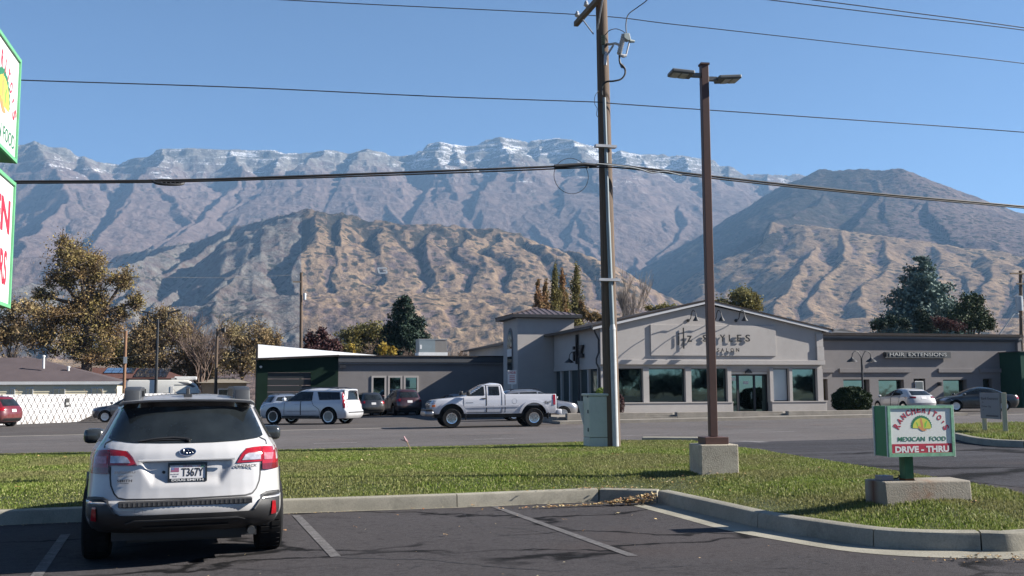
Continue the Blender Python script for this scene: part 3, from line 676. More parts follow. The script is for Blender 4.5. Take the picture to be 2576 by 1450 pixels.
# ------------------------------------------------------------ vehicles
def text_into(mb, s, w, h, Mx, ext=.004, offs=0.0, shear=0, fit=True, cache={}):
    """Append lettering (x right, y up, centred) scaled to w x h and placed by the matrix Mx."""
    key = (s, ext, offs, shear)
    if key not in cache:
        cu = bpy.data.curves.new('t', 'FONT'); cu.body = s; cu.align_x = 'CENTER'; cu.align_y = 'CENTER'; cu.offset = offs; cu.shear = shear; cu.resolution_u = 3
        o = bpy.data.objects.new('t', cu); C.objects.link(o); dg = bpy.context.evaluated_depsgraph_get(); dg.update()
        me = bpy.data.meshes.new_from_object(o.evaluated_get(dg))
        vs = [v.co.copy() for v in me.vertices]; fs = [tuple(p.vertices) for p in me.polygons]
        bpy.data.objects.remove(o); bpy.data.curves.remove(cu); bpy.data.meshes.remove(me)
        x0 = min(v.x for v in vs); x1 = max(v.x for v in vs); y0 = min(v.y for v in vs); y1 = max(v.y for v in vs)
        cache[key] = ([((v.x - (x0 + x1) / 2) / (x1 - x0), (v.y - (y0 + y1) / 2) / (y1 - y0)) for v in vs], fs)
    vs, fs = cache[key]; n = len(vs)
    V = [Mx @ Vector((x * w, y * h, ext)) for x, y in vs] + [Mx @ Vector((x * w, y * h, 0)) for x, y in vs]
    ed = {}
    for f in fs:
        for a, b in zip(f, f[1:] + f[:1]):
            if (b, a) in ed: del ed[(b, a)]
            else: ed[(a, b)] = 1
    mb.add(V, list(fs) + [(a, b, b + n, a + n)[::-1] for a, b in ed])
    return mb
def basis(x, y, z, t):
    m4 = Matrix((tuple(x), tuple(y), tuple(z))).transposed().to_4x4(); m4.translation = t; return m4

def car_body(name, rear, front, width, zs, Lr, Lf, p, m, arches, taper=(0.04, 0.06), sub=None):
    """Stack of plan outlines.  rear/front: [(z, x)], width: [(z, half width)], arches: [(x, z, r)]"""
    it = lambda t, z: float(np.interp(z, [a for a, _ in t], [b for _, b in t]))
    rows = []
    for z in zs:
        xr, xf, w = it(rear, z), it(front, z), it(width, z)
        L = xf - xr; lr, lf = min(Lr, L * .3), min(Lf, L * .3); half = []
        for i in range(11):
            a = i / 10 * PI / 2; half.append((xr + lr * (1 - math.cos(a) ** (2 / p)), w * (1 - taper[0]) * math.sin(a) ** (2 / p)))
        for i in range(1, 20):
            t = i / 20; x = xr + lr + (L - lr - lf) * t
            half.append((x, w * (1 - taper[0] * max(0, 1 - t * 4) ** 2 - taper[1] * max(0, t * 4 - 3) ** 2)))
        for i in range(10, -1, -1):
            a = i / 10 * PI / 2; half.append((xf - lf * (1 - math.cos(a) ** (2 / p)), w * (1 - taper[1]) * math.sin(a) ** (2 / p)))
        rows.append([(x, y, z) for x, y in half] + [(x, -y, z) for x, y in half[-2:0:-1]])
    n = len(rows[0]); mb = MB(); mb.v = [v for r in rows for v in r]
    for i in range(len(rows) - 1):
        for k in range(n): mb.f.append((i * n + k, i * n + (k + 1) % n, (i + 1) * n + (k + 1) % n, (i + 1) * n + k))
    mb.f.append(tuple(range(n))[::-1])
    b = (len(rows) - 1) * n; h = n // 2                        # top cap as strips across the roof
    for k in range(h):
        a, c_ = b + k, b + (n - k) % n; d, e = b + k + 1, b + (n - k - 1) % n
        f = [a, d, e, c_]; f = [q for i, q in enumerate(f) if q not in f[:i]]
        if len(f) > 2: mb.f.append(tuple(f))
    me = mb.mesh(name); fixn(me)
    o = bpy.data.objects.new(name, me); C.objects.link(o)
    bm = bmesh.new(); bm.from_mesh(me); bvh = BVHTree.FromBMesh(bm); bm.free()
    cuts = []
    cm = MB()
    for (ax, az, r) in arches: cm.lathe([(r, -1.3), (r, -.52)], (ax, 0, az), 'y', 40); cm.lathe([(r, .52), (r, 1.3)], (ax, 0, az), 'y', 40)
    for bx in (sub or []): cm.box(*bx)
    cme = cm.mesh('cut'); fixn(cme); co = bpy.data.objects.new('cut', cme); C.objects.link(co)
    md = o.modifiers.new('b', 'BOOLEAN'); md.operation = 'DIFFERENCE'; md.object = co; md.solver = 'EXACT'
    dg = bpy.context.evaluated_depsgraph_get(); dg.update()
    m2 = bpy.data.meshes.new_from_object(o.evaluated_get(dg)); o.modifiers.clear(); o.data = m2; m2.name = name
    bpy.data.objects.remove(co); bpy.data.meshes.remove(cme); bpy.data.meshes.remove(me)
    m2.materials.clear(); m2.materials.append(m); m2.materials.append(black_plastic)
    mi = []
    for pl in m2.polygons:
        c = pl.center; k = 0
        if pl.normal.z < -.75 and c.z < .5: k = 1
        for (ax, az, r) in arches:
            if abs(math.hypot(c.x - ax, c.z - az) - r) < .05 and abs(pl.normal.y) < .3 and abs(c.y) > .4 and (Vector((ax, 0, az)) - Vector((c.x, 0, c.z))).dot(pl.normal) > 0: k = 1
            if math.hypot(c.x - ax, c.z - az) < r * 1.01 and abs(abs(c.y) - .52) < .02: k = 1
        mi.append(k)
    m2.polygons.foreach_set('material_index', mi)
    m2.polygons.foreach_set('use_smooth', [True] * len(m2.polygons)); m2.set_sharp_from_angle(angle=R_(28))
    return o, bvh

def panel(bvh, polys, face, off=.004, thick=.012, grid=.07, cx=0.0):
    """Cut 2D outlines into a grid and lay them on the body.  face: 'L','R' (x,z), 'B','F' (y,z), 'T' (x,y)"""
    bm = bmesh.new()
    for poly in (polys if isinstance(polys[0][0], (tuple, list)) else [polys]):
        bm.faces.new([bm.verts.new((a, b, 0)) for a, b in poly])
    xs = [v.co.x for v in bm.verts]; ys = [v.co.y for v in bm.verts]
    for lo, hi_, ax in ((min(xs), max(xs), 0), (min(ys), max(ys), 1)):
        q = lo + grid
        while q < hi_ - 1e-4:
            co = (q, 0, 0) if ax == 0 else (0, q, 0); no = (1, 0, 0) if ax == 0 else (0, 1, 0)
            bmesh.ops.bisect_plane(bm, geom=bm.verts[:] + bm.edges[:] + bm.faces[:], plane_co=co, plane_no=no); q += grid
    D = {'L': Vector((0, -1, 0)), 'R': Vector((0, 1, 0)), 'B': Vector((1, 0, 0)), 'F': Vector((-1, 0, 0)), 'T': Vector((0, 0, -1))}[face]
    for v in bm.verts:
        a, b = v.co.x, v.co.y
        P_ = {'L': Vector((a, 3, b)), 'R': Vector((a, -3, b)), 'B': Vector((-9, a, b)), 'F': Vector((9, a, b)), 'T': Vector((a, b, 5))}[face]
        h, nn, _, _ = bvh.ray_cast(P_, D)
        if h is None or (face in 'LR' and abs(h.y) < .3):
            q = P_ + D * (2.3 if face in 'LR' else 7 if face in 'BF' else 3.5); h, nn, _, _ = bvh.find_nearest(q)
        v.co = h - D * off
    bnd = [e for e in bm.edges if e.is_boundary]
    r = bmesh.ops.extrude_edge_only(bm, edges=bnd)
    for v in [g for g in r['geom'] if isinstance(g, bmesh.types.BMVert)]: v.co += D * thick
    bmesh.ops.recalc_face_normals(bm, faces=bm.faces[:])
    me = bpy.data.meshes.new('p'); bm.to_mesh(me); bm.free(); return me
def strip2(pts, w):
    out = []
    for (a, b), (c, d) in zip(pts[:-1], pts[1:]):
        l = math.hypot(c - a, d - b); nx, ny = -(d - b) / l * w / 2, (c - a) / l * w / 2
        out.append([(a + nx, b + ny), (a - nx, b - ny), (c - nx, d - ny), (c + nx, d + ny)])
    return out
def P(name, bvh, poly, face, m, parent, off=.004, thick=.012, grid=.07, label=None, smooth=35):
    return obj(name, panel(bvh, poly, face, off, thick, grid), m, parent, smooth=smooth, label=label)
_wh = {}
def wheels(parent, spots, r, w, rim_r, spokes=5, sw=.05, rm=None, hub=None):
    for (x, y) in spots:
        s = 1 if y > 0 else -1; key = (r, w, rim_r, spokes, s, sw)
        if key not in _wh:
            t = MB(); k = w / 2
            prof = [(rim_r, -k * .8), (rim_r + .01, -k * .92), (r * .93, -k), (r * .985, -k * .86), (r, -k * .6), (r, k * .6), (r * .985, k * .86), (r * .93, k), (rim_r + .01, k * .92), (rim_r, k * .8), (rim_r, -k * .8)]
            t.lathe(prof, (0, 0, 0), 'y', 36)
            for q in range(36):                                     # shallow tread blocks
                Mx = Matrix.Rotation(q * PI / 18, 4, 'Y'); t.box(-r * .06, r * .06, -k * .75, -k * .1, r - .004, r + .004, Mx); t.box(-r * .06 + .01, r * .06 + .01, k * .1, k * .75, r - .004, r + .004, Mx)
            me = t.mesh('wheel'); fixn(me); me.materials.append(rubber); me.polygons.foreach_set('use_smooth', [True] * len(me.polygons)); me.set_sharp_from_angle(angle=R_(35))
            rr = MB(); o_ = k * .55 * s
            rr.lathe([(rim_r * .86, o_ + s * .045), (rim_r, o_ + s * .05), (rim_r, -o_), (rim_r * .86, -o_), (rim_r * .86, o_ + s * .045)], (0, 0, 0), 'y', 36)
            rr.lathe([(.001, o_ - s * .07), (rim_r * .88, o_ - s * .075)], (0, 0, 0), 'y', 24)
            rr.lathe([(.001, o_ + s * .02), (rim_r * .2, o_ + s * .015), (rim_r * .24, o_ - s * .04)], (0, 0, 0), 'y', 18)
            sp2 = MB()
            for q in range(spokes):
                Mx = Matrix.Rotation(q * 2 * PI / spokes, 4, 'Y'); y0, y1 = sorted((o_ + s * .018, o_ - s * .02))
                rr.prism([(-sw * .35, rim_r * .15), (sw * .35, rim_r * .15), (sw * .65, rim_r * .9), (-sw * .65, rim_r * .9)], lambda a, b, Mx=Mx, y0=y0: tuple(Mx @ Vector((a, y0, b))), lambda a, b, Mx=Mx, y1=y1: tuple(Mx @ Vector((a, y1, b))))
            me2 = rr.mesh('rim'); fixn(me2); me2.materials.append(rm or alloy); me2.materials.append(black_plastic)
            for pl in me2.polygons:
                if math.hypot(pl.center.x, pl.center.z) < rim_r * .6 and abs(pl.center.y - (o_ - s * .0725)) < .006: pl.material_index = 1
            me2.polygons.foreach_set('use_smooth', [True] * len(me2.polygons)); me2.set_sharp_from_angle(angle=R_(35))
            _wh[key] = (me, me2)
        a = bpy.data.objects.new('wheel', _wh[key][0]); C.objects.link(a); a.parent = parent; a.location = (x, y, r)
        b = bpy.data.objects.new('rim', _wh[key][1]); C.objects.link(b); b.parent = a
def under(parent, x0, x1, w, z0=.2, z1=.5):
    mb = MB().box(x0, x1, -w, w, z0, z1); obj('underbody', mb, black_plastic, parent)
def mir(poly): return [(-a, b) for a, b in poly][::-1]

# ---- white wagon parked nose to the lawn
def white_wagon():
    wr = G(225, 1400); wl = G(700, 1382)
    yaw = R_(90 + 3.8)
    c = G(463, 1391); fwd_ = Vector((math.cos(yaw), math.sin(yaw), 0))
    t = thing('parked_wagon', 'white wagon with roof rails parked nose to the grass, seen from behind', 'car')
    t.location = (c.x, c.y, gz(c.x, c.y)); t.rotation_euler = (R_(-.15), 0, yaw); t.scale = (1.035, 1.035, 1.0)
    pt = paint('pearl_white_paint', (.57, .565, .57), .28)
    X0 = -.90                                                    # rear face ahead of the rear axle
    rear = [(.30, X0 + .22), (.36, X0 + .09), (.43, X0 + .02), (.50, X0), (.555, X0 + .005), (.585, X0 + .02), (.602, X0 + .10), (.66, X0 + .115), (.80, X0 + .135), (.95, X0 + .15), (1.02, X0 + .165), (1.085, X0 + .22), (1.12, X0 + .27), (1.3, X0 + .43), (1.42, X0 + .52), (1.47, X0 + .50), (1.50, X0 + .62), (1.53, X0 + 1.0), (1.552, X0 + 1.5)]
    front = [(.30, 3.30), (.5, 3.42), (.7, 3.44), (.86, 3.30), (.95, 2.9), (1.0, 2.45), (1.04, 2.15), (1.2, 1.8), (1.35, 1.45), (1.45, 1.15), (1.50, .95), (1.53, .75), (1.552, .4)]
    width = [(.28, .80), (.36, .86), (.45, .89), (.62, .892), (.75, .885), (.9, .875), (.98, .86), (1.04, .835), (1.10, .80), (1.2, .745), (1.3, .70), (1.4, .65), (1.455, .61), (1.485, .56), (1.51, .48), (1.535, .36), (1.552, .12)]
    zs = [.30, .34, .38, .42, .46, .50, .54, .565, .585, .592, .602, .63, .68, .74, .80, .86, .92, .97, 1.0, 1.03, 1.06, 1.085, 1.11, 1.15, 1.2, 1.25, 1.3, 1.35, 1.4, 1.43, 1.455, 1.47, 1.485, 1.50, 1.515, 1.53, 1.543, 1.552]
    body, bv = car_body('body', rear, front, width, zs, .50, .9, 2.9, pt, [(0, .34, .395), (2.745, .34, .395)], (.055, .08), sub=[(X0 - .2, X0 + .235, -.42, .42, .70, .960)])
    body.parent = t
    under(t, X0 + .35, 3.1, .62, .22, .45); under(t, X0 + .55, 3.0, .5, .17, .3)
    U = lambda pts: [((879 - x) / k, 1.52 - (y - 163) / k) for x, y, k in pts]       # measured on the photograph at the depth of each feature
    def Q(pts, k=757): return [(-(x - 879) / k / 1.035, (1.52 - (y - 163) / k - (-.0)) / 1.035 + .028 ) for x, y in pts]
    sym = lambda pts: pts + [(-a, b) for a, b in pts[::-1]]
    # rear glass with its gloss black surround
    half = [(0, 1.462), (.30, 1.460), (.50, 1.445), (.575, 1.42), (.60, 1.36), (.635, 1.27), (.665, 1.19), (.675, 1.145), (.62, 1.125), (.45, 1.108), (.22, 1.100), (0, 1.098)]
    gl_ = P('rear_window', bv, half + [(-a, b) for a, b in half[-2:0:-1]], 'B', glass_dark, t, off=.012, thick=.02, grid=.03)
    sp_half = [(0, 1.475), (.32, 1.472), (.53, 1.455), (.60, 1.425), (.585, 1.400), (.50, 1.415), (.3, 1.428), (0, 1.432)]
    P('spoiler_shade', bv, sp_half + [(-a, b) for a, b in sp_half[-2:0:-1]], 'B', M('gloss_black_trim', (.008, .008, .009), .12, coat=.7), t, off=.016, thick=.03)
    sp = MB()                                                    # spoiler lip over the glass
    pts = [(-.60, 1.455), (-.56, 1.478), (-.35, 1.492), (0, 1.498), (.35, 1.492), (.56, 1.478), (.60, 1.455)]
    n = len(pts)
    for x, dz in ((X0 + .44, -.018), (X0 + .42, 0), (X0 + .70, .018), (X0 + .70, -.03)):
        for y, z in pts: sp.v.append((x + abs(y) ** 2 * .28, y, z + dz))
    for i in range(3):
        for k in range(n - 1): sp.f.append((i * n + k, i * n + k + 1, (i + 1) * n + k + 1, (i + 1) * n + k))
    for k in range(n - 1): sp.f.append((3 * n + k, 3 * n + k + 1, k + 1, k))
    obj('spoiler', sp, pt, t, smooth=50)
    # tailgate: proud panel with a shut line
    zrow = lambda z: z
    tg = [(0, 1.088), (.30, 1.092), (.50, 1.102), (.64, 1.125), (.69, 1.10), (.70, 1.065), (.62, 1.052), (.50, 1.035), (.455, .985), (.415, .905), (.638, .902), (.636, .80), (.628, .735), (.60, .665), (.565, .625), (.50, .612), (0, .608)]
    full = tg + [(-a, b) for a, b in tg[-2:0:-1]]
    for ln_ in ([(.64, 1.128), (.695, 1.10), (.70, 1.062)], [(.638, .90), (.636, .80), (.628, .735), (.60, .665), (.565, .625), (.50, .611), (0, .606), (-.50, .611), (-.565, .625), (-.60, .665), (-.628, .735), (-.636, .80), (-.638, .90)], [(-.64, 1.128), (-.695, 1.10), (-.70, 1.062)]):
        P('shut_line', bv, strip2(ln_, .013), 'B', black_plastic, t, off=.009, thick=.01, grid=.03)
    tgm = panel(bv, full, 'B', .007, .02, .017); bm = bmesh.new(); bm.from_mesh(tgm)
    for v in bm.verts:
        a, b = abs(v.co.y), v.co.z
        top = np.clip((.946 - b) / .012, 0, 1); bot = np.clip((b - .705) / .10, 0, 1); wd = .400 - max(0, .88 - b) * .62; sd = np.clip((wd - a) / .085, 0, 1)
        k = min(top, bot, sd); v.co.x += .046 * float(k * k * (3 - 2 * k))
    bm.to_mesh(tgm); bm.free(); obj('tailgate', tgm, pt, t, smooth=35)
    nf = Vector((-1, 0, 0)); rx = Vector((0, -1, 0)); uz = Vector((0, 0, 1))
    def onrear(y, z, o_=.012):
        h, nn, _, _ = bv.ray_cast(Vector((-9, y, z)), Vector((1, 0, 0))); return Vector((h.x - o_, y, z))
    q = MB().box(-.41, .41, -.009, .009, 0, .018, basis(rx, uz, nf, onrear(0, .950, .010))); obj('plate_garnish', q, pt, t, bevel=.004)
    def tb(s, y, z):
        r_ = Vector((-.17 * s, -1, 0)).normalized(); return basis(r_, uz, r_.cross(uz), onrear(y, z, .024))
    # number plate
    pc = onrear(-.005, .838, -.018)
    Mx = basis(rx, (uz + Vector((.12, 0, 0))).normalized(), (nf + Vector((0, 0, .12))).normalized(), pc)
    pl = obj('number_plate', MB().box(-.155, .155, -.076, .076, 0, .006, Mx), M('plate_white', (.70, .69, .70), .4, 0, .06, 9), t)
    fr = MB()
    for b_ in ((-.165, .165, .062, .086), (-.165, .165, -.086, -.058), (-.165, -.150, -.058, .062), (.150, .165, -.058, .062)): fr.box(*b_, .004, .014, Mx)
    obj('plate_frame', fr, M('plate_frame_black', (.012, .012, .013), .3), pl)
    tx = MB(); text_into(tx, 'T367Y', .185, .075, Mx @ Matrix.Translation((.042, -.002, .007)), .002, .012); obj('lettering', tx, M('plate_ink', (.02, .02, .025), .5), pl)
    for w_, x_, l_ in (('DOUG', -.075, .115), ('SMITH', .065, .14)): tx = MB(); text_into(tx, w_, l_, .020, Mx @ Matrix.Translation((x_, -.072, .014)), .002, .02); obj('dealer_lettering', tx, M('frame_lettering_white', (.7, .7, .7), .4), pl)
    fl = MB().box(-.138, -.072, .002, .040, .006, .008, Mx); 
    for i in range(4): pass
    obj('flag_print', fl, M('flag_blue', (.13, .15, .32), .5, 0, .1), pl)
    st = MB()
    for i in range(4): st.box(-.112 if i > 1 else -.138, -.072, .004 + i * .0095 - .0, .008 + i * .0095, .0078, .0092, Mx)
    obj('flag_print', st, M('flag_red', (.50, .10, .12), .5), pl)
    tx = MB(); text_into(tx, 'IN GOD WE', .068, .012, Mx @ Matrix.Translation((-.106, -.018, .007)), .001); obj('lettering', tx, M('plate_grey_ink', (.28, .27, .32), .5), pl); tx = MB(); text_into(tx, 'TRUST', .044, .013, Mx @ Matrix.Translation((-.106, -.038, .007)), .001)
    obj('lettering', tx, M('plate_grey_ink', (.28, .27, .32), .5), pl)
    tx = MB(); text_into(tx, 'UTAH', .07, .016, Mx @ Matrix.Translation((.0, .051, .007)), .001, .01); obj('lettering', tx, M('plate_red_ink', (.45, .06, .09), .5), pl); tx = MB(); text_into(tx, '12', .022, .016, Mx @ Matrix.Translation((.095, .051, .007)), .001, .01); obj('lettering', tx, M('plate_red_ink', (.45, .06, .09), .5), pl)
    obj('plate_sticker', MB().box(.112, .142, .038, .060, .006, .008, Mx), M('sticker_green', (.12, .25, .17), .5), pl)
    # badge
    bc = onrear(-.003, 1.018, .012)
    bdg = MB(); nn2 = 28; ring = []
    Mb = basis(rx, (uz + Vector((.25, 0, 0))).normalized(), (nf + Vector((0, 0, .25))).normalized(), bc)
    bdg.add([Mb @ Vector((0, 0, .010))] + [Mb @ Vector((.066 * math.cos(k * 2 * PI / nn2), .033 * math.sin(k * 2 * PI / nn2), .008)) for k in range(nn2)] + [Mb @ Vector((.070 * math.cos(k * 2 * PI / nn2), .036 * math.sin(k * 2 * PI / nn2), -.01)) for k in range(nn2)],
        [(0, 1 + k, 1 + (k + 1) % nn2) for k in range(nn2)] + [(1 + k, 1 + nn2 + k, 1 + nn2 + (k + 1) % nn2, 1 + (k + 1) % nn2) for k in range(nn2)])
    bo = obj('badge', bdg, M('badge_navy', (.01, .013, .03), .15, coat=.8), t)
    rg = MB(); rg.tube([Mb @ Vector((.068 * math.cos(k * 2 * PI / nn2), .034 * math.sin(k * 2 * PI / nn2), .008)) for k in range(nn2 + 1)], .0045, 6)
    def star(x, y, s): rg.add([Mb @ Vector((x + s * (1 if q % 2 == 0 else .28) * math.cos(q * PI / 4 + PI / 2) * 1.25, y + s * (1 if q % 2 == 0 else .28) * math.sin(q * PI / 4 + PI / 2), .012)) for q in range(8)] + [Mb @ Vector((x, y, .016))], [(q, (q + 1) % 8, 8) for q in range(8)])
    star(-.034, .008, .018)
    for x, y in ((.005, .014), (.030, .010), (.018, -.012), (.043, -.008), (-.008, -.014)): star(x, y, .010)
    obj('badge_ring', rg, chrome, bo)
    tx = MB(); text_into(tx, 'OUTBACK', .200, .026, tb(-1, -.505, .878), .004, .02, .25); obj('lettering', tx, M('dark_chrome', (.10, .10, .11), .3, .6), t)
    tx = MB(); text_into(tx, 'SUBARU', .175, .020, tb(1, .515, .850), .003, .01); obj('lettering', tx, M('satin_letters', (.30, .30, .32), .3, .5), t); tx = MB(); text_into(tx, 'SYMMETRICAL AWD', .13, .010, tb(1, .515, .817), .003); obj('lettering', tx, M('satin_letters', (.30, .30, .32), .3, .5), t)
    tx = MB(); text_into(tx, 'SMITH', .125, .024, tb(1, .515, .775), .003, .02); text_into(tx, '___________', .07, .004, tb(1, .515, .752), .003); obj('lettering', tx, M('dark_chrome', (.1, .1, .1)), t)
    obj('camera_eye', MB().lathe([(.001, 0), (.014, 0), (.014, .02)], onrear(.195, .84, -.030), 'x', 14), black_plastic, t)
    # lamps: red body, clear insets
    for s in (1, -1):
        F_ = (lambda poly: poly) if s > 0 else (lambda poly: [(-a, b) for a, b in poly][::-1])
        outer = F_([(.828, 1.005), (.80, 1.038), (.66, 1.050), (.655, 1.045), (.655, .836), (.70, .832), (.838, .838), (.845, .90), (.838, .96)])
        inner = F_([(.650, 1.050), (.515, 1.038), (.470, .990), (.425, .908), (.650, .912)])
        lo = P('tail_lamp', bv, outer, 'B', red_lens, t, off=.020, thick=.04, grid=.028)
        li = P('tail_lamp_inner', bv, inner, 'B', red_lens, t, off=.020, thick=.03, grid=.028)
        P('lamp_band', bv, F_([(.828, .885), (.74, .890), (.655, .892), (.655, .838), (.70, .834), (.834, .840)]), 'B', dark_red_lens, lo, off=.026, thick=.006, grid=.028)
        P('clear_inset', bv, F_([(.765, .985), (.672, .992), (.672, .928), (.75, .926)]), 'B', M('pink_lens', (.36, .13, .15), .15, .1, .4, 30, coat=.6), lo, off=.027, thick=.008, grid=.028)
        P('clear_inset', bv, F_([(.640, .996), (.53, .994), (.500, .978), (.472, .932), (.640, .932)]), 'B', clear_lens, li, off=.027, thick=.008, grid=.028)
    # bumper: ribbed step pad, dark cladding, red reflectors, grey skid
    pad = [(.50, .727), (.0, .742 - .01), (-.50, .727), (-.545, .715), (-.50, .692), (0, .690), (.50, .692), (.545, .715)]
    po = obj('step_pad', MB().box(X0 - .004, X0 + .12, -.555, .555, .552, .598), black_plastic, t, bevel=.006)
    rb = MB()
    for i in range(26): rb.box(X0 - .007, X0 + .0, -.50 + i * .04, -.485 + i * .04, .558, .592)
    obj('pad_ribs', rb, M('worn_plastic', (.06, .06, .062), .6), po)['kind'] = 'stuff'
    h2 = [(0, .482), (.54, .478), (.58, .50), (.615, .555), (.65, .612), (.69, .632), (.76, .634), (.82, .625), (.845, .585), (.85, .40), (.80, .35), (.6, .33), (0, .325)]
    P('bumper_cladding', bv, h2 + [(-a, b) for a, b in h2[-2:0:-1]], 'B', black_plastic, t, off=.018, thick=.03, grid=.035)
    for s in (1, -1):
        F_ = (lambda poly: poly) if s > 0 else (lambda poly: [(-a, b) for a, b in poly][::-1])
        P('reflector', bv, F_([(.772, .550), (.742, .552), (.735, .425), (.785, .425)]), 'B', red_lens, t, off=.034, thick=.014, grid=.03)
        P('cladding_crease', bv, F_([(.80, .612), (.70, .615), (.66, .595), (.61, .52), (.585, .49), (.575, .495), (.60, .53), (.65, .612), (.695, .632), (.80, .630)]), 'B', M('worn_plastic', (.06, .06, .062), .6), t, off=.030, thick=.012, grid=.03)
        w_ = P('arch_cladding', bv, [(x0_, z0_) for x0_, z0_ in [(-.46, .33), (-.46, .40), (-.42, .62), (-.28, .765), (0, .815), (.28, .765), (.42, .62), (.47, .33), (.40, .33), (.395, .40), (.36, .56), (.22, .70), (0, .737), (-.22, .70), (-.36, .56), (-.395, .40), (-.40, .33)]], 'L' if s > 0 else 'R', black_plastic, t, off=.012, thick=.02)
        P('sill_cladding', bv, [(.40, .32), (2.35, .32), (2.35, .42), (.40, .42)], 'L' if s > 0 else 'R', black_plastic, t, off=.012, thick=.02)
        P('side_window', bv, [(-.18, 1.12), (.15, 1.08), (2.0, 1.08), (1.25, 1.40), (.3, 1.43), (-.05, 1.38)], 'L' if s > 0 else 'R', glass_dark, t, off=.004, thick=.02)
    P('skid_trim', bv, [(.42, .435), (-.42, .435), (-.50, .405), (-.50, .393), (-.42, .422), (.42, .422), (.50, .393), (.50, .405)], 'B', M('worn_plastic', (.06, .06, .062)), t, off=.036, thick=.02, grid=.035)
    P('skid_trim', bv, [(.36, .365), (-.36, .365), (-.36, .350), (.36, .350)], 'B', M('worn_plastic', (.06, .06, .062)), t, off=.036, thick=.02, grid=.035)
    P('tow_cover', bv, strip2([(.42, .535), (.355, .535), (.355, .485), (.42, .485), (.42, .535)], .003), 'B', M('seam_grey', (.25, .25, .26)), t, off=.004, thick=.002)
    # roof rails, fin, wiper, mirrors, exhaust
    for s in (1, -1):
        rl = MB(); y = .49 * s
        rl.xz([(X0 + .60, 1.47), (X0 + .64, 1.585), (X0 + .72, 1.612), (X0 + 1.0, 1.622), (1.1, 1.622), (1.25, 1.55), (1.3, 1.47), (1.15, 1.49), (1.08, 1.58), (X0 + 1.05, 1.58), (X0 + .95, 1.50)], y - .07, y + .07)
        obj('roof_rail', rl, M('rail_grey', (.055, .06, .068), .5, .2, .2, 5), t, bevel=.012, smooth=30)
        ms = MB(); ms.box(2.02, 2.24, .86, 1.075, .985, 1.155) if s > 0 else ms.box(2.02, 2.24, -1.075, -.86, .985, 1.155)
        mo_ = obj('mirror', ms, M('mirror_shell', (.03, .035, .038), .25, coat=.5), t, bevel=.05, smooth=50)
        obj('mirror_arm', MB().box(2.08, 2.2, min(.78 * s, .9 * s), max(.78 * s, .9 * s), 1.0, 1.05), black_plastic, mo_)
    fin = MB(); fin.xz([(X0 + .78, 1.53), (X0 + .82, 1.60), (X0 + .90, 1.615), (X0 + .96, 1.59), (X0 + 1.08, 1.535)], -.016, .016)
    fin.xz([(X0 + .74, 1.51), (X0 + .78, 1.545), (X0 + 1.06, 1.55), (X0 + 1.12, 1.51)], -.038, .038); obj('antenna_fin', fin, black_plastic, t, bevel=.006)
    wp = MB(); pv = [onrear(y, z, .035) for y, z in ((-.02, 1.122), (.02, 1.138), (.12, 1.148), (.26, 1.142), (.40, 1.122))]; wp.tube(pv, [.016, .012, .010, .008, .006], 6)
    pv = [onrear(y, z, .022) for y, z in ((.02, 1.125), (.2, 1.131), (.42, 1.118))]; wp.tube(pv, .006, 5)
    obj('rear_wiper', wp, black_plastic, t)
    ex = MB().lathe([(.03, 0), (.035, 0), (.035, .3), (.03, .3)], Vector((X0 + .12, -.56, .29)), 'x', 14); obj('exhaust', ex, M('sooty_steel', (.1, .1, .1), .4, .8), t)
    wheels(t, [(0, .765), (0, -.765), (2.745, .765), (2.745, -.765)], .35, .235, .215, 5, .06)
    return t
wagon = white_wagon()

def side_parts(t, bv, win, doors, handles, seams=None, m=None, glass=glass_dark):
    for f in 'LR':
        for w in win: P('side_window', bv, w, f, glass, t, off=.014, thick=.03, grid=.06)
        for d in doors:
            P('door_gap', bv, strip2(d + [d[0]], .020), f, black_plastic, t, off=.008, thick=.012, grid=.07)
        for h in handles:
            P('door_handle', bv, [(h[0] - .1, h[1] - .018), (h[0] + .1, h[1] - .018), (h[0] + .1, h[1] + .02), (h[0] - .1, h[1] + .02)], f, m or black_plastic, t, off=.03, thick=.03)
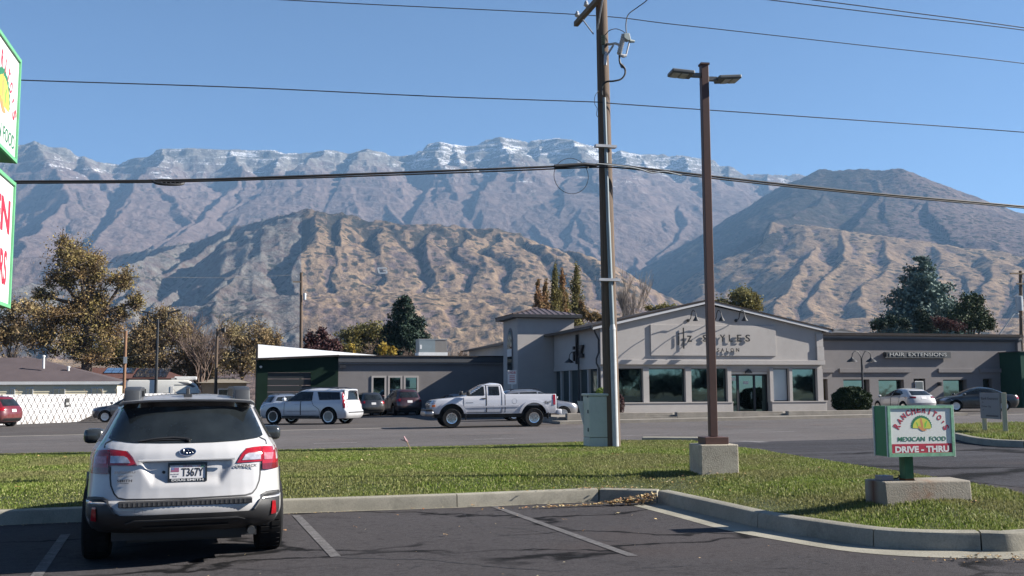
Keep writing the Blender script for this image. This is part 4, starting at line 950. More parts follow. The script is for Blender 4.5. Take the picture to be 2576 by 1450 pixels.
# ---- long white SUV across the road
def big_suv():
    t = thing('parked_suv', 'long white SUV with chrome rims parked across the road, tail to the right', 'SUV')
    pt = paint('suv_white_paint', (.66, .67, .70), .3)
    rear = [(.32, -2.50), (.45, -2.62), (.60, -2.65), (.72, -2.63), (.76, -2.55), (1.0, -2.52), (1.15, -2.47), (1.5, -2.34), (1.72, -2.26), (1.76, -2.42), (1.80, -2.38), (1.83, -2.0), (1.86, -1.2), (1.875, -.5)]
    front = [(.32, 2.62), (.45, 2.78), (.8, 2.80), (.98, 2.72), (1.08, 2.45), (1.14, 1.9), (1.19, 1.35), (1.28, 1.15), (1.45, .85), (1.6, .62), (1.72, .42), (1.80, .18), (1.84, -.05), (1.875, -.4)]
    width = [(.3, .93), (.45, .98), (.7, 1.0), (.95, .995), (1.08, .98), (1.16, .955), (1.2, .93), (1.45, .87), (1.65, .80), (1.75, .745), (1.81, .66), (1.85, .5), (1.875, .15)]
    zs = [.32, .4, .48, .58, .68, .74, .78, .88, .98, 1.04, 1.08, 1.11, 1.14, 1.165, 1.19, 1.22, 1.28, 1.36, 1.45, 1.55, 1.64, 1.70, 1.735, 1.76, 1.78, 1.80, 1.82, 1.84, 1.86, 1.875]
    A = [(-1.52, .42, .50), (1.78, .42, .50)]
    b, bv = car_body('body', rear, front, width, zs, .28, .5, 4, pt, A); b.parent = t
    under(t, -2.2, 2.4, .7, .28, .5)
    side_parts(t, bv, [[(1.02, 1.24), (.93, 1.22), (-.52, 1.24), (-.52, 1.68), (.20, 1.70), (.42, 1.66), (.78, 1.42)], [(-.95, 1.26), (-2.15, 1.28), (-2.05, 1.66), (-.76, 1.69)]],
               [[(1.12, .48), (1.10, 1.20), (.16, 1.21), (.14, .48)], [(.12, .48), (.12, 1.21), (-.50, 1.22), (-.62, 1.0), (-.95, .80), (-1.02, .60), (-.98, .48)]], [(.38, 1.06), (-.52 + .10, 1.07)], m=pt)
    for f in 'LR':
        P('sill_step', bv, [(-.98, .34), (1.22, .34), (1.22, .44), (-.98, .44)], f, black_plastic, t, off=.05, thick=.06, grid=.4)
        P('side_moulding', bv, [(.95, .66), (-.8, .69), (-.8, .705), (.95, .675)], f, M('grey_moulding', (.12, .12, .13)), t, off=.012, thick=.01, grid=.4)
        P('head_lamp', bv, [(2.72, .80), (2.45, .86), (2.28, 1.08), (2.50, 1.06), (2.68, 1.0)], f, clear_lens, t, off=.008, thick=.02)
        tl = P('tail_lamp', bv, [(-2.34, .84), (-2.50, .84), (-2.50, 1.2), (-2.34, 1.5), (-2.27, 1.68), (-2.20, 1.68), (-2.24, 1.4), (-2.30, 1.2)], f, red_lens, t, off=.02, thick=.03)
        P('lower_lens', bv, [(-2.35, .86), (-2.50, .86), (-2.50, 1.12), (-2.35, 1.12)], f, dark_red_lens, tl, off=.024, thick=.01)
        s = 1 if f == 'L' else -1
        rl = MB(); rl.tube([(.35, .70 * s, 1.80), (.2, .70 * s, 1.86), (-.2, .70 * s, 1.89), (-1.6, .70 * s, 1.90), (-1.95, .70 * s, 1.84)], .022, 8); obj('roof_rail', rl, M('dark_rail', (.05, .055, .07), .3, .6), t, smooth=60)
        ms = MB().box(.95, 1.12, min(.98 * s, 1.22 * s), max(.98 * s, 1.22 * s), 1.20, 1.38); obj('mirror', ms, pt, t, bevel=.05, smooth=50)
    cb = MB(); cb.box(-.35, -.27, -.70, .70, 1.89, 1.925); cb.box(-1.60, -1.52, -.70, .70, 1.895, 1.93); obj('roof_bars', cb, M('dark_rail', (.05, .05, .06)), t)
    P('rear_window', bv, [(.70, 1.26), (-.70, 1.26), (-.64, 1.68), (.64, 1.68)], 'B', glass_dark, t, off=.006, thick=.02)
    P('windscreen', bv, [(.80, 1.27), (-.80, 1.27), (-.66, 1.74), (.66, 1.74)], 'F', glass_dark, t, off=.006, thick=.02)
    P('grille', bv, [(.50, .62), (-.50, .62), (-.55, 1.0), (.55, 1.0)], 'F', chrome, t, off=.02, thick=.03)
    P('number_plate', bv, [(.16, .92), (-.16, .92), (-.16, 1.07), (.16, 1.07)], 'B', M('plate_white', (.7, .7, .7)), t, off=.015, thick=.02)
    P('bumper_strip', bv, [(.8, .60), (-.8, .60), (-.8, .66), (.8, .66)], 'B', black_plastic, t, off=.006, thick=.02)
    P('roof_spoiler', bv, [(-2.40, .68), (-2.40, -.68), (-2.1, -.70), (-2.1, .70)], 'T', pt, t, off=.02, thick=.05)
    wheels(t, [(-1.52, .88), (-1.52, -.88), (1.78, .88), (1.78, -.88)], .41, .29, .29, 12, .045)
    return t
suv = big_suv(); a = G(683, 1068); b = G(835, 1068); c = (a + b) / 2
yw = R_(146); fw_ = Vector((math.cos(yw), math.sin(yw), 0)); lf = Vector((-fw_.y, fw_.x, 0))
loc = c - lf * .88 - fw_ * .13; suv.location = (loc.x, loc.y, gz(loc.x, loc.y)); suv.rotation_euler[2] = yw

# ---- white pickup
def pickup():
    t = thing('pickup_truck', 'white extended-cab pickup truck driving left on the road', 'pickup truck')
    pt = paint('truck_white_paint', (.66, .66, .70), .32)
    rear = [(.60, -2.90), (1.40, -2.90), (1.42, -2.90), (1.45, -2.88), (1.452, -.60), (1.50, -.55), (1.8, -.47), (1.88, -.43), (1.93, -.30), (1.955, 0)]
    front = [(.60, 2.60), (.7, 2.72), (.9, 2.76), (1.10, 2.74), (1.20, 2.62), (1.26, 2.2), (1.32, 1.6), (1.355, 1.30), (1.38, 1.22), (1.5, 1.02), (1.7, .70), (1.83, .48), (1.89, .30), (1.93, .05), (1.955, -.0)]
    front[-1] = (1.955, .02)
    width = [(.6, .955), (.75, .985), (1.0, 1.0), (1.2, .985), (1.36, .955), (1.45, .93), (1.453, .93), (1.55, .90), (1.75, .82), (1.85, .76), (1.90, .68), (1.935, .5), (1.955, .2)]
    zs = [.60, .68, .78, .9, 1.0, 1.1, 1.16, 1.2, 1.23, 1.26, 1.29, 1.32, 1.345, 1.365, 1.40, 1.42, 1.44, 1.45, 1.453, 1.5, 1.56, 1.64, 1.72, 1.79, 1.84, 1.87, 1.895, 1.915, 1.935, 1.955]
    A = [(-1.86, .50, .58), (1.80, .50, .56)]
    b, bv = car_body('body', rear, front, width, zs, .10, .32, 6, pt, A, (.0, .03), sub=[(-2.80, -.72, -.80, .80, .95, 1.6)]); b.parent = t
    under(t, -2.75, 2.5, .45, .42, .62); obj('frame_rail', MB().box(-2.7, 2.3, -.62, .62, .48, .60), black_plastic, t)
    side_parts(t, bv, [[(1.14, 1.42), (1.02, 1.39), (.36, 1.40), (.36, 1.80), (.55, 1.79), (.86, 1.62)], [(.16, 1.41), (-.32, 1.41), (-.30, 1.80), (.16, 1.80)]],
               [[(1.28, .66), (1.27, 1.37), (1.12, 1.44), (.60, 1.84), (.28, 1.85), (.28, .66)], [(.26, .66), (.26, 1.85), (-.38, 1.85), (-.42, 1.44), (-.42, .66)]], [(.38, 1.27)], m=black_plastic)
    for f in 'LR':
        s = 1 if f == 'L' else -1
        for cx_, r0 in ((1.80, .56), (-1.86, .58)):
            ar = [(cx_ + (r0 + .10) * math.cos(a), .52 + (r0 + .10) * math.sin(a)) for a in np.linspace(.05, PI - .05, 17)] + [(cx_ + (r0 - .005) * math.cos(a), .50 + (r0 - .005) * math.sin(a)) for a in np.linspace(PI - .12, .12, 17)]
            P('wheel_flare', bv, ar, f, pt, t, off=.035, thick=.05)
        P('bed_gap', bv, strip2([(-.56, .66), (-.56, 1.44)], .03), f, black_plastic, t, off=.003, thick=.01)
        P('side_moulding', bv, [(1.22, .86), (-1.18, .90), (-1.18, .97), (1.22, .94)], f, M('white_moulding', (.6, .6, .64), .4), t, off=.022, thick=.02, grid=.3)
        P('fuel_door', bv, strip2([(-.98 + .11 * math.cos(a), 1.14 + .11 * math.sin(a)) for a in np.linspace(0, 2 * PI, 13)], .012), f, M('seam_grey', (.25, .25, .26)), t, off=.003, thick=.004)
        tl = P('tail_lamp', bv, [(-2.72, .98), (-2.90, .98), (-2.90, 1.42), (-2.72, 1.42)], f, red_lens, t, off=.018, thick=.03)
        P('head_lamp', bv, [(2.72, 1.02), (2.52, 1.04), (2.46, 1.20), (2.64, 1.18)], f, clear_lens, t, off=.012, thick=.02)
        P('turn_lamp', bv, [(2.74, .90), (2.52, .91), (2.52, 1.01), (2.73, 1.00)], f, amber_lens, t, off=.012, thick=.02)
        ms = MB().box(1.02, 1.18, min(1.0 * s, 1.26 * s), max(1.0 * s, 1.26 * s), 1.38, 1.60); obj('mirror', ms, black_plastic, t, bevel=.04, smooth=50)
        Mx = basis(Vector((s * -1, 0, 0)), uzv, Vector((0, s, 0)), Vector((-2.46, s * 1.012, 1.10)))
        tx = MB(); text_into(tx, '4x4', .34, .12, Mx, .006, .03, .3); obj('lettering', tx, M('decal_grey', (.2, .2, .21), .4), t)
        P('badge_strip', bv, [(1.18, 1.075), (.86, 1.075), (.86, 1.095), (1.18, 1.095)], f, M('dark_chrome', (.1, .1, .1)), t, off=.006, thick=.006)
    P('windscreen', bv, [(.80, 1.42), (-.80, 1.42), (-.68, 1.84), (.68, 1.84)], 'F', glass_dark, t, off=.006, thick=.02)
    P('cab_rear_window', bv, [(.62, 1.52), (-.62, 1.52), (-.56, 1.82), (.56, 1.82)], 'B', glass_dark, t, off=.006, thick=.02)
    g_ = P('grille', bv, [(.72, .86), (-.72, .86), (-.74, 1.18), (.74, 1.18)], 'F', black_plastic, t, off=.015, thick=.03)
    P('grille_bar', bv, [(.80, .99), (-.80, .99), (-.80, 1.05), (.80, 1.05)], 'F', chrome, g_, off=.04, thick=.05)
    bp = MB(); bp.box(2.58, 2.96, -1.02, 1.02, .50, .74); obj('front_bumper', bp, M('dull_chrome', (.22, .22, .23), .3, .9), t, bevel=.07, smooth=50)
    obj('bumper_top', MB().box(2.62, 2.94, -1.0, 1.0, .742, .83), black_plastic, t, bevel=.03)
    bp = MB(); bp.box(-3.12, -2.88, -.98, .98, .55, .78); obj('rear_bumper', bp, M('painted_bumper', (.6, .6, .64), .35), t, bevel=.04, smooth=50)
    obj('mud_flap', MB().box(1.16, 1.19, .72, 1.0, .34, .62), black_plastic, t); obj('mud_flap', MB().box(-2.52, -2.49, .72, 1.0, .36, .66), black_plastic, t)
    obj('mud_flap', MB().box(1.16, 1.19, -1.0, -.72, .34, .62), black_plastic, t); obj('mud_flap', MB().box(-2.52, -2.49, -1.0, -.72, .36, .66), black_plastic, t)
    wheels(t, [(-1.86, .86), (-1.86, -.86), (1.80, .86), (1.80, -.86)], .42, .30, .235, 8, .06, rm=chrome)
    return t

truck = pickup(); c = (G(1134, 1076) + G(1341, 1075)) / 2
loc = Vector((c.x, c.y, 0)); yw = R_(176.5); lf = Vector((-math.sin(yw), math.cos(yw), 0)); loc -= lf * .86
loc += Vector((.03, 0, 0)); truck.location = (loc.x, loc.y, gz(loc.x, loc.y)); truck.rotation_euler[2] = yw

# ---- the smaller cars share one builder
def small_car(name, label, cat, col, kind, loc, yaw, tail=True, flake=0, scale=1, rails=False, glass=None, lamp=None):
    t = thing(name, label, cat); pt = paint(name + '_' + '_'.join(str(c) for c in col), col, .3, flake)
    if kind == 'suv':
        L, r, wb = 4.6, .36, 2.70; xf, xr = 1.35, -1.35
        rear = [(.28, -2.1), (.42, -2.24), (.62, -2.27), (.75, -2.24), (.95, -2.2), (1.08, -2.13), (1.35, -1.93), (1.5, -1.82), (1.58, -1.75), (1.62, -1.6), (1.66, -1.1), (1.68, -.5)]
        front = [(.28, 2.15), (.42, 2.27), (.70, 2.30), (.88, 2.18), (.97, 1.9), (1.04, 1.4), (1.10, 1.08), (1.25, .85), (1.42, .55), (1.54, .28), (1.61, 0), (1.66, -.2), (1.68, -.45)]
        width = [(.28, .84), (.45, .89), (.7, .91), (.95, .90), (1.06, .86), (1.12, .82), (1.35, .74), (1.5, .67), (1.59, .58), (1.65, .42), (1.68, .12)]
        zs = [.28, .36, .45, .56, .68, .78, .88, .95, 1.0, 1.04, 1.08, 1.12, 1.2, 1.3, 1.4, 1.48, 1.54, 1.585, 1.61, 1.635, 1.66, 1.68]
        win = [[(1.02, 1.13), (.95, 1.11), (.02, 1.12), (.02, 1.52), (.25, 1.50), (.62, 1.32)], [(-.06, 1.12), (-1.0, 1.13), (-1.0, 1.50), (-.06, 1.53)], [(-1.08, 1.14), (-1.75, 1.20), (-1.55, 1.44), (-1.08, 1.49)]]
        doors = [[(1.0, .42), (1.02, 1.08), (-.02, 1.09), (-.02, .42)], [(-.04, .42), (-.04, 1.09), (-1.02, 1.09), (-.98, .75), (-.80, .42)]]
        rw = [(.62, 1.12), (-.62, 1.12), (-.55, 1.48), (.55, 1.48)]; wsn = [(.66, 1.14), (-.66, 1.14), (-.54, 1.56), (.54, 1.56)]
        tl = [(.86, .86), (.60, .88), (.60, 1.04), (.84, 1.06)]; htop = .92
    elif kind == 'hatch':
        L, r, wb = 4.4, .33, 2.70; xf, xr = 1.32, -1.38
        rear = [(.22, -2.02), (.38, -2.16), (.6, -2.2), (.78, -2.14), (.92, -2.06), (1.0, -1.98), (1.15, -1.72), (1.28, -1.50), (1.33, -1.46), (1.37, -1.2), (1.41, -.8), (1.43, -.3)]
        front = [(.22, 2.1), (.4, 2.24), (.6, 2.26), (.74, 2.12), (.84, 1.8), (.90, 1.35), (.95, 1.08), (1.08, .80), (1.22, .48), (1.32, .2), (1.38, -.02), (1.43, -.28)]
        width = [(.22, .83), (.4, .88), (.6, .90), (.8, .88), (.92, .84), (.98, .80), (1.15, .71), (1.28, .62), (1.36, .50), (1.41, .34), (1.43, .1)]
        zs = [.22, .3, .4, .5, .6, .7, .78, .84, .88, .92, .96, 1.0, 1.06, 1.13, 1.2, 1.27, 1.32, 1.355, 1.385, 1.41, 1.43]
        win = [[(1.0, .98), (.9, .96), (-.10, .99), (-.10, 1.32), (.2, 1.31), (.6, 1.16)], [(-.18, .99), (-.95, 1.03), (-1.2, 1.10), (-1.0, 1.24), (-.7, 1.31), (-.18, 1.33)]]
        doors = [[(1.0, .36), (1.0, .93), (-.12, .96), (-.12, .36)], [(-.14, .36), (-.14, .96), (-1.0, .98), (-1.0, .7), (-.82, .36)]]
        rw = [(.60, 1.02), (-.60, 1.02), (-.50, 1.27), (.50, 1.27)]; wsn = [(.64, 1.0), (-.64, 1.0), (-.5, 1.34), (.5, 1.34)]
        tl = [(.84, .84), (.46, .86), (.46, .95), (.82, .98)]; htop = .80
    else:
        L, r, wb = 4.6, .32, 2.65; xf, xr = 1.38, -1.27
        rear = [(.22, -2.1), (.38, -2.22), (.6, -2.27), (.8, -2.25), (.93, -2.18), (.965, -1.9), (.985, -1.62), (1.1, -1.38), (1.25, -1.05), (1.35, -.72), (1.39, -.5), (1.42, -.2)]
        front = [(.22, 2.1), (.4, 2.26), (.6, 2.27), (.74, 2.15), (.84, 1.8), (.90, 1.35), (.95, 1.1), (1.08, .84), (1.22, .54), (1.32, .28), (1.38, .06), (1.42, -.1)]
        width = [(.22, .82), (.4, .87), (.6, .885), (.8, .87), (.92, .83), (.98, .79), (1.15, .71), (1.28, .62), (1.35, .5), (1.40, .34), (1.42, .1)]
        zs = [.22, .3, .4, .5, .6, .7, .78, .84, .88, .91, .93, .95, .965, .985, 1.02, 1.08, 1.15, 1.22, 1.28, 1.32, 1.35, 1.38, 1.40, 1.42]
        win = [[(1.0, .98), (.9, .96), (-.02, .98), (-.02, 1.33), (.3, 1.31), (.64, 1.17)], [(-.1, .98), (-1.2, 1.0), (-1.22, 1.04), (-.9, 1.24), (-.55, 1.31), (-.1, 1.33)]]
        doors = [[(1.0, .36), (1.0, .93), (-.04, .95), (-.04, .36)], [(-.06, .36), (-.06, .95), (-.95, .96), (-.95, .7), (-.76, .36)]]
        rw = [(.58, 1.02), (-.58, 1.02), (-.48, 1.28), (.48, 1.28)]; wsn = [(.62, 1.0), (-.62, 1.0), (-.5, 1.34), (.5, 1.34)]
        tl = [(.83, .72), (.52, .74), (.52, .88), (.80, .9)]; htop = .8
    A = [(xr, r, r + .055), (xf, r, r + .055)]
    b, bv = car_body('body', rear, front, width, zs, .42, .62, 3.0, pt, A); b.parent = t
    under(t, rear[0][1] + .3, front[0][1] - .3, .55, .18, .4)
    side_parts(t, bv, win, doors, [(.12, htop + .06), (-.82, htop + .08)], m=pt, glass=glass or glass_dark)
    P('rear_window', bv, rw, 'B', glass or glass_dark, t, off=.006, thick=.02); P('windscreen', bv, wsn, 'F', glass or glass_dark, t, off=.006, thick=.02)
    for s in (1, -1):
        P('tail_lamp', bv, tl if s > 0 else mir(tl), 'B', lamp or red_lens, t, off=.015, thick=.03)
        hl_ = [(.84, htop - .17), (.5, htop - .16), (.56, htop - .03), (.80, htop - .02)]
        P('head_lamp', bv, hl_ if s > 0 else mir(hl_), 'F', clear_lens, t, off=.012, thick=.03)
        ms = MB().box(.86, 1.02, min(.86 * s, 1.04 * s), max(.86 * s, 1.04 * s), zs[0] + (1.14 if kind == 'suv' else .98) - .28, zs[0] + (1.28 if kind == 'suv' else 1.10) - .28); obj('mirror', ms, pt, t, bevel=.04, smooth=50)
        if rails: rl = MB(); rl.tube([(.1, .56 * s, 1.62), (-.1, .56 * s, 1.69), (-1.3, .56 * s, 1.68), (-1.5, .56 * s, 1.60)], .022, 6); obj('roof_rail', rl, M('dark_rail', (.05, .05, .06)), t)
    P('number_plate', bv, [(.16, .80), (-.16, .80), (-.16, .95), (.16, .95)] if kind != 'sedan' else [(.16, .66), (-.16, .66), (-.16, .8), (.16, .8)], 'B', M('plate_white', (.7, .7, .7)), t, off=.012, thick=.02)
    P('grille', bv, [(.42, .42), (-.42, .42), (-.46, .62), (.46, .62)], 'F', black_plastic, t, off=.01, thick=.02)
    P('lower_bumper', bv, [(.7, zs[0] + .04), (-.7, zs[0] + .04), (-.7, zs[0] + .2), (.7, zs[0] + .2)], 'B', black_plastic, t, off=.006, thick=.02)
    wheels(t, [(xr, .77), (xr, -.77), (xf, .77), (xf, -.77)], r, .22, r * .66, 7 if kind == 'hatch' else 6 if kind == 'suv' else 5, .05)
    t.location = (loc[0], loc[1], gz(*loc)); t.rotation_euler[2] = R_(yaw); t.scale = (scale,) * 3
    return t
small_car('parked_suv', 'red SUV at the left edge in front of the white fence', 'SUV', (.14, .008, .014), 'suv', (-14.6, 62.7), 152, scale=1.04)
small_car('parked_crossover', 'grey crossover nosing out from behind the white wagon by the fence', 'car', (.12, .125, .14), 'suv', (-7.2, 68.2), 174, flake=.5, scale=.98)
small_car('parked_crossover', 'silver-blue crossover with roof rails half hidden behind the long white SUV', 'car', (.20, .24, .32), 'suv', (3.0, 72.0), 24, flake=.4, rails=True, scale=.97)
small_car('parked_car', 'black car between the tail of the long white SUV and the building', 'car', (.02, .022, .028), 'suv', (8.15, 73.6), 98, scale=1.0)
small_car('parked_suv', 'dark maroon SUV seen from behind in front of the shop windows', 'SUV', (.045, .012, .014), 'suv', (10.75, 74.2), 97, scale=1.12)
small_car('parked_car', 'dark blue car in the shade in front of the pickup hood', 'car', (.02, .035, .09), 'hatch', (14.3, 72.8), 118, scale=1.05)
small_car('parked_suv', 'shiny dark SUV glinting in the sun behind the pickup bed', 'SUV', (.30, .30, .32), 'suv', (at(1347, 1000, 53.4).x, 53.4), -4, flake=.7, scale=1.0, rails=True)
small_car('parked_hatchback', 'white hatchback with dark windows parked behind the green restaurant sign', 'car', (.58, .58, .59), 'hatch', (37.6, 52.8), 86, scale=1.02, lamp=dark_red_lens)
small_car('parked_sedan', 'dark green sedan parked at the right, partly behind the bank sign', 'car', (.006, .011, .012), 'sedan', (42.7, 52.9), 160, scale=1.04)
# ------------------------------------------------------------ buildings
m_, nt, bs = nodes('mirror_glass'); p = pos(nt)
nt.links.new(ramp(nt, noise(nt, p, .5, 2), [(.3, (.115, .175, .18)), (.7, (.15, .22, .22))]), bs.inputs['Base Color']); bs.inputs['Metallic'].default_value = 1; bs.inputs['Roughness'].default_value = .03
bump(nt, noise(nt, p, .7, 2, .5), .25, .02, bs); MATS['mirror_glass'] = m_; mglass = m_
curtain = M('pale_blind_glass', (.33, .37, .40), .25, 0, .05, 1, coat=.6)
roof_brown = M('dark_roof_edge', (.05, .042, .04), .8, 0, .2, 2)
def bx(name, par, m, x0, x1, y0, y1, z0, z1, **k): return obj(name, MB().box(x0, x1, y0, y1, z0, z1), m, par, **k)
VF = 55.0
Z5 = lambda zx, zy, v=VF: at((2350 + zx / 2.417) / 1.59, (1150 + zy / 2.417) / 1.59, v)
salon = thing('salon_building', 'grey stucco salon with a low gable, big shop windows and three gooseneck lamps', 'building', (0, 0, 0))
uL, uR = 19.45, Z5(2268, 600).x; zB = .27; pk = at(1777, 758, VF); eL = at(1510, 815, VF).z - .12; eR = at(2066, 824, VF).z - .12
zBand = Z5(1000, 748).z; zWt = Z5(1000, 783).z; zWb = Z5(1000, 1108).z
upper = [(uL, zBand), (uR, zBand), (uR, eR), (pk.x, pk.z - .22), (uL, eL)]
obj('front_wall', MB().xz(upper, VF, VF + .35), stucco, salon, label='upper gable wall')
bx('band', salon, stucco, uL - .06, uR + .10, VF - .14, VF - .001, zBand, Z5(0, 700).z, bevel=.015)
bx('header', salon, stucco, uL, uR, VF + .12, VF + .40, zWt, zBand - .002)
dl, dr = Z5(1400, 1100).x, Z5(1775, 1100).x
for a, b in ((uL - .05, dl), (dr, uR + .14)):
    bx('low_wall', salon, stucco, a, b, VF - .10, VF + .40, -.05, zWb - .06, bevel=.02)
    bx('sill', salon, stucco, a - .02, b + .02, VF - .14, VF + .40, zWb - .058, zWb)
pil = [(uL, Z5(285, 950).x), (Z5(542, 950).x, Z5(598, 950).x), (Z5(952, 950).x, Z5(1007, 950).x), (Z5(1358, 950).x, Z5(1396, 950).x), (Z5(1768, 950).x, Z5(1800, 950).x), (Z5(1957, 950).x, Z5(1985, 950).x), (Z5(2228, 950).x, uR)]
for a, b in pil: bx('pilaster', salon, stucco, a, b, VF + .02, VF + .40, zWb + .002, zWt - .002)
for i in range(len(pil) - 1):
    if i == 3: continue
    a, b = pil[i][1], pil[i + 1][0]
    w = bx('window_glass', salon, curtain if i == 4 else mglass, a, b, VF + .30, VF + .33, zWb, zWt)
    fr = MB(); fr.box(a, a + .05, VF + .27, VF + .299, zWb, zWt); fr.box(b - .05, b, VF + .27, VF + .299, zWb, zWt); fr.box(a + .05, b - .05, VF + .27, VF + .299, zWb, zWb + .05); fr.box(a + .05, b - .05, VF + .27, VF + .299, zWt - .05, zWt)
    obj('window_frame', fr, dark_trim, w)
# entrance
a, b = pil[3][1], pil[4][0]; zh = Z5(1500, 838).z
bx('door_header', salon, stucco, a, b, VF + .2, VF + .5, Z5(1500, 815).z, zWt - .002); bx('door_transom', salon, white_metal, a, b, VF + .35, VF + .5, zh, Z5(1500, 817).z)
xs_ = [a, Z5(1478, 900).x, Z5(1500, 900).x, Z5(1640, 900).x, Z5(1658, 900).x, b]
bx('side_glass', salon, mglass, xs_[0] + .05, xs_[1], VF + .52, VF + .55, .28, zh - .05)
dgl = bx('door', salon, mglass, xs_[2], xs_[3], VF + .52, VF + .55, .33, zh - .1)
bx('side_glass', salon, mglass, xs_[4], xs_[5] - .05, VF + .52, VF + .55, .28, zh - .05)
fr = MB()
for x0, x1 in ((xs_[0], xs_[0] + .05), (xs_[1], xs_[2]), (xs_[3], xs_[4]), (xs_[5] - .05, xs_[5])): fr.box(x0, x1, VF + .47, VF + .58, .27, zh)
fr.box(xs_[0] + .05, xs_[5] - .05, VF + .475, VF + .575, zh - .1, zh); obj('door_frame', fr, dark_trim, salon)
obj('handle', MB().box(xs_[3] - .16, xs_[3] - .12, VF + .46, VF + .50, 1.0, 1.4), chrome, dgl)
bx('door_notice', salon, M('notice_white', (.5, .52, .52)), Z5(1425, 880).x, Z5(1470, 880).x, VF + .505, VF + .515, Z5(0, 905).z, Z5(0, 870).z)
bx('door_notice', salon, M('notice_white', (.5, .52, .52)), Z5(1545, 920).x, Z5(1595, 920).x, VF + .505, VF + .515, Z5(0, 940).z, Z5(0, 910).z)
hk = MB(); hx = Z5(1565, 800).x; hk.xz([(hx - .22, Z5(0, 832).z), (hx + .22, Z5(0, 832).z), (hx + .15, Z5(0, 805).z), (hx, Z5(0, 788).z), (hx - .15, Z5(0, 805).z)], VF + .05, VF + .19); obj('door_lantern', hk, dark_trim, salon)
# raised sign panel
px0, px1, pz0, pz1 = Z5(606, 500).x, Z5(1815, 500).x, Z5(0, 657).z, Z5(0, 352).z
bx('sign_panel', salon, stucco, px0, px1, VF - .085, VF - .002, pz0, pz1, bevel=.012)
bx('corner_pilaster', salon, stucco, Z5(2205, 500).x, uR + .02, VF - .11, VF - .002, Z5(0, 560).z, Z5(0, 425).z)
bx('corner_pilaster', salon, stucco, Z5(2205, 500).x, uR + .05, VF - .14, VF - .002, Z5(0, 698).z, Z5(0, 562).z)
bx('corner_pilaster', salon, stucco, uL - .04, Z5(152, 500).x, VF - .11, VF - .002, Z5(0, 698).z, Z5(0, 360).z)
lm_ = M('letter_metal', (.035, .035, .038), .45, .5, .1, 5)
def lett(par, s, zx0, zx1, zy0, zy1, v=VF - .15, ext=.035, m=lm_, offs=.0):
    A = Z5((zx0 + zx1) / 2, (zy0 + zy1) / 2, v); w = Z5(zx1, zy0, v).x - Z5(zx0, zy0, v).x; h = Z5(zx0, zy0, v).z - Z5(zx0, zy1, v).z
    mb = MB(); text_into(mb, s, w, h, basis(Vector((1, 0, 0)), Vector((0, 0, 1)), Vector((0, -1, 0)), A), ext, offs); return obj('letter', mb, m, par)
lett(salon, 'j', 868, 888, 440, 560, offs=.01); lett(salon, 'l', 922, 933, 390, 592); lett(salon, 'z', 962, 1008, 466, 526, offs=.01)
for ch, a, b in (('S', 1112, 1158), ('T', 1190, 1235), ('Y', 1278, 1330), ('L', 1365, 1400), ('E', 1445, 1487), ('S', 1525, 1570)): lett(salon, ch, a, b, 457, 525, offs=.012)
for ch, a, b in (('S', 1250, 1272), ('A', 1290, 1316), ('L', 1340, 1358), ('O', 1382, 1412), ('N', 1436, 1464)): lett(salon, ch, a, b, 588, 622, offs=.006)
for zx in (970, 1213, 1433):
    b0 = Z5(zx, 320, VF); c0_ = b0 + Vector((0, -.02, 0))
    mb = MB(); mb.lathe([(.001, 0), (.10, 0), (.10, .04), (.001, .05)], b0 + Vector((0, -.05, 0)), 'y', 14)
    pth = [c0_ + Vector((0, -y, z)) for y, z in ((0, 0), (.25, .02), (.40, .12), (.48, .34), (.62, .52), (.82, .55), (1.0, .45), (1.10, .28), (1.12, .10))]
    mb.tube(pth, .028, 8); g_ = obj('gooseneck_lamp', mb, dark_trim, salon, smooth=50)
    hd = MB(); e = pth[-1]; hd.lathe([(.03, .12), (.05, .04), (.07, .02), (.09, -.02), (.14, -.10), (.20, -.20), (.19, -.20), (.08, -.04)], e, 'z', 18); obj('lamp_shade', hd, dark_trim, g_, smooth=50)
# roof
for s, (ux, ez) in ((-1, (uL - .55, eL + .02)), (1, (uR + .55, eR + .02))):
    sl_ = (pk.z - ez) / (pk.x - ux); zt = lambda x: ez - .18 + abs(x - ux) * abs(sl_)
    rp = [(ux, ez - .10), (pk.x, pk.z - .0), (pk.x, pk.z + .10), (ux, ez + .0)]
    obj('roof', MB().xz(rp, VF - .30, 92), roof_brown, salon)
    fp = [(ux, ez - .25), (pk.x, pk.z - .145), (pk.x, pk.z - .005), (ux, ez - .105)]
    obj('fascia', MB().xz(fp, VF - .28, VF - .23), M('fascia_white', (.62, .62, .63), .5, 0, .05, 2, dirt=.2), salon)
    gt = MB(); gt.box(ux - (.10 if s < 0 else 0), ux + (.0 if s < 0 else .10), VF - .35, 90, ez - .16, ez - .01); obj('gutter', gt, dark_trim, salon)
# side wall with its windows
bx('side_wall', salon, stucco, uL, uL + .3, VF + .36, 64.2, 3.05, eL + .02); bx('side_wall', salon, stucco, uL, uL + .3, VF + .41, 64.2, -.05, .62)
bx('side_band', salon, stucco, uL - .05, uL + .3, VF + .36, 64.2, 2.80, 3.049)
for i in range(5):
    y0 = VF + .45 + i * 1.8; bx('mullion', salon, stucco, uL + .01, uL + .28, y0, y0 + .22, .62, 2.80)
    w = bx('window_glass', salon, mglass, uL + .16, uL + .19, y0 + .22, min(y0 + 1.8, 64.2), .62, 2.80)
bx('right_wall', salon, stucco, uR - .3, uR - .001, VF + .41, 91, -.05, eR + .05)
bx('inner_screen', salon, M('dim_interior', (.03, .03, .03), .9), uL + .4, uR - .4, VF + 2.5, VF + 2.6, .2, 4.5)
bx('floor', salon, concrete, uL, uR, VF + .1, 91, .05, .26)
bx('side_wall', salon, stucco, uL, uL + .3, 68.21, 91, -.3, eL + .02)
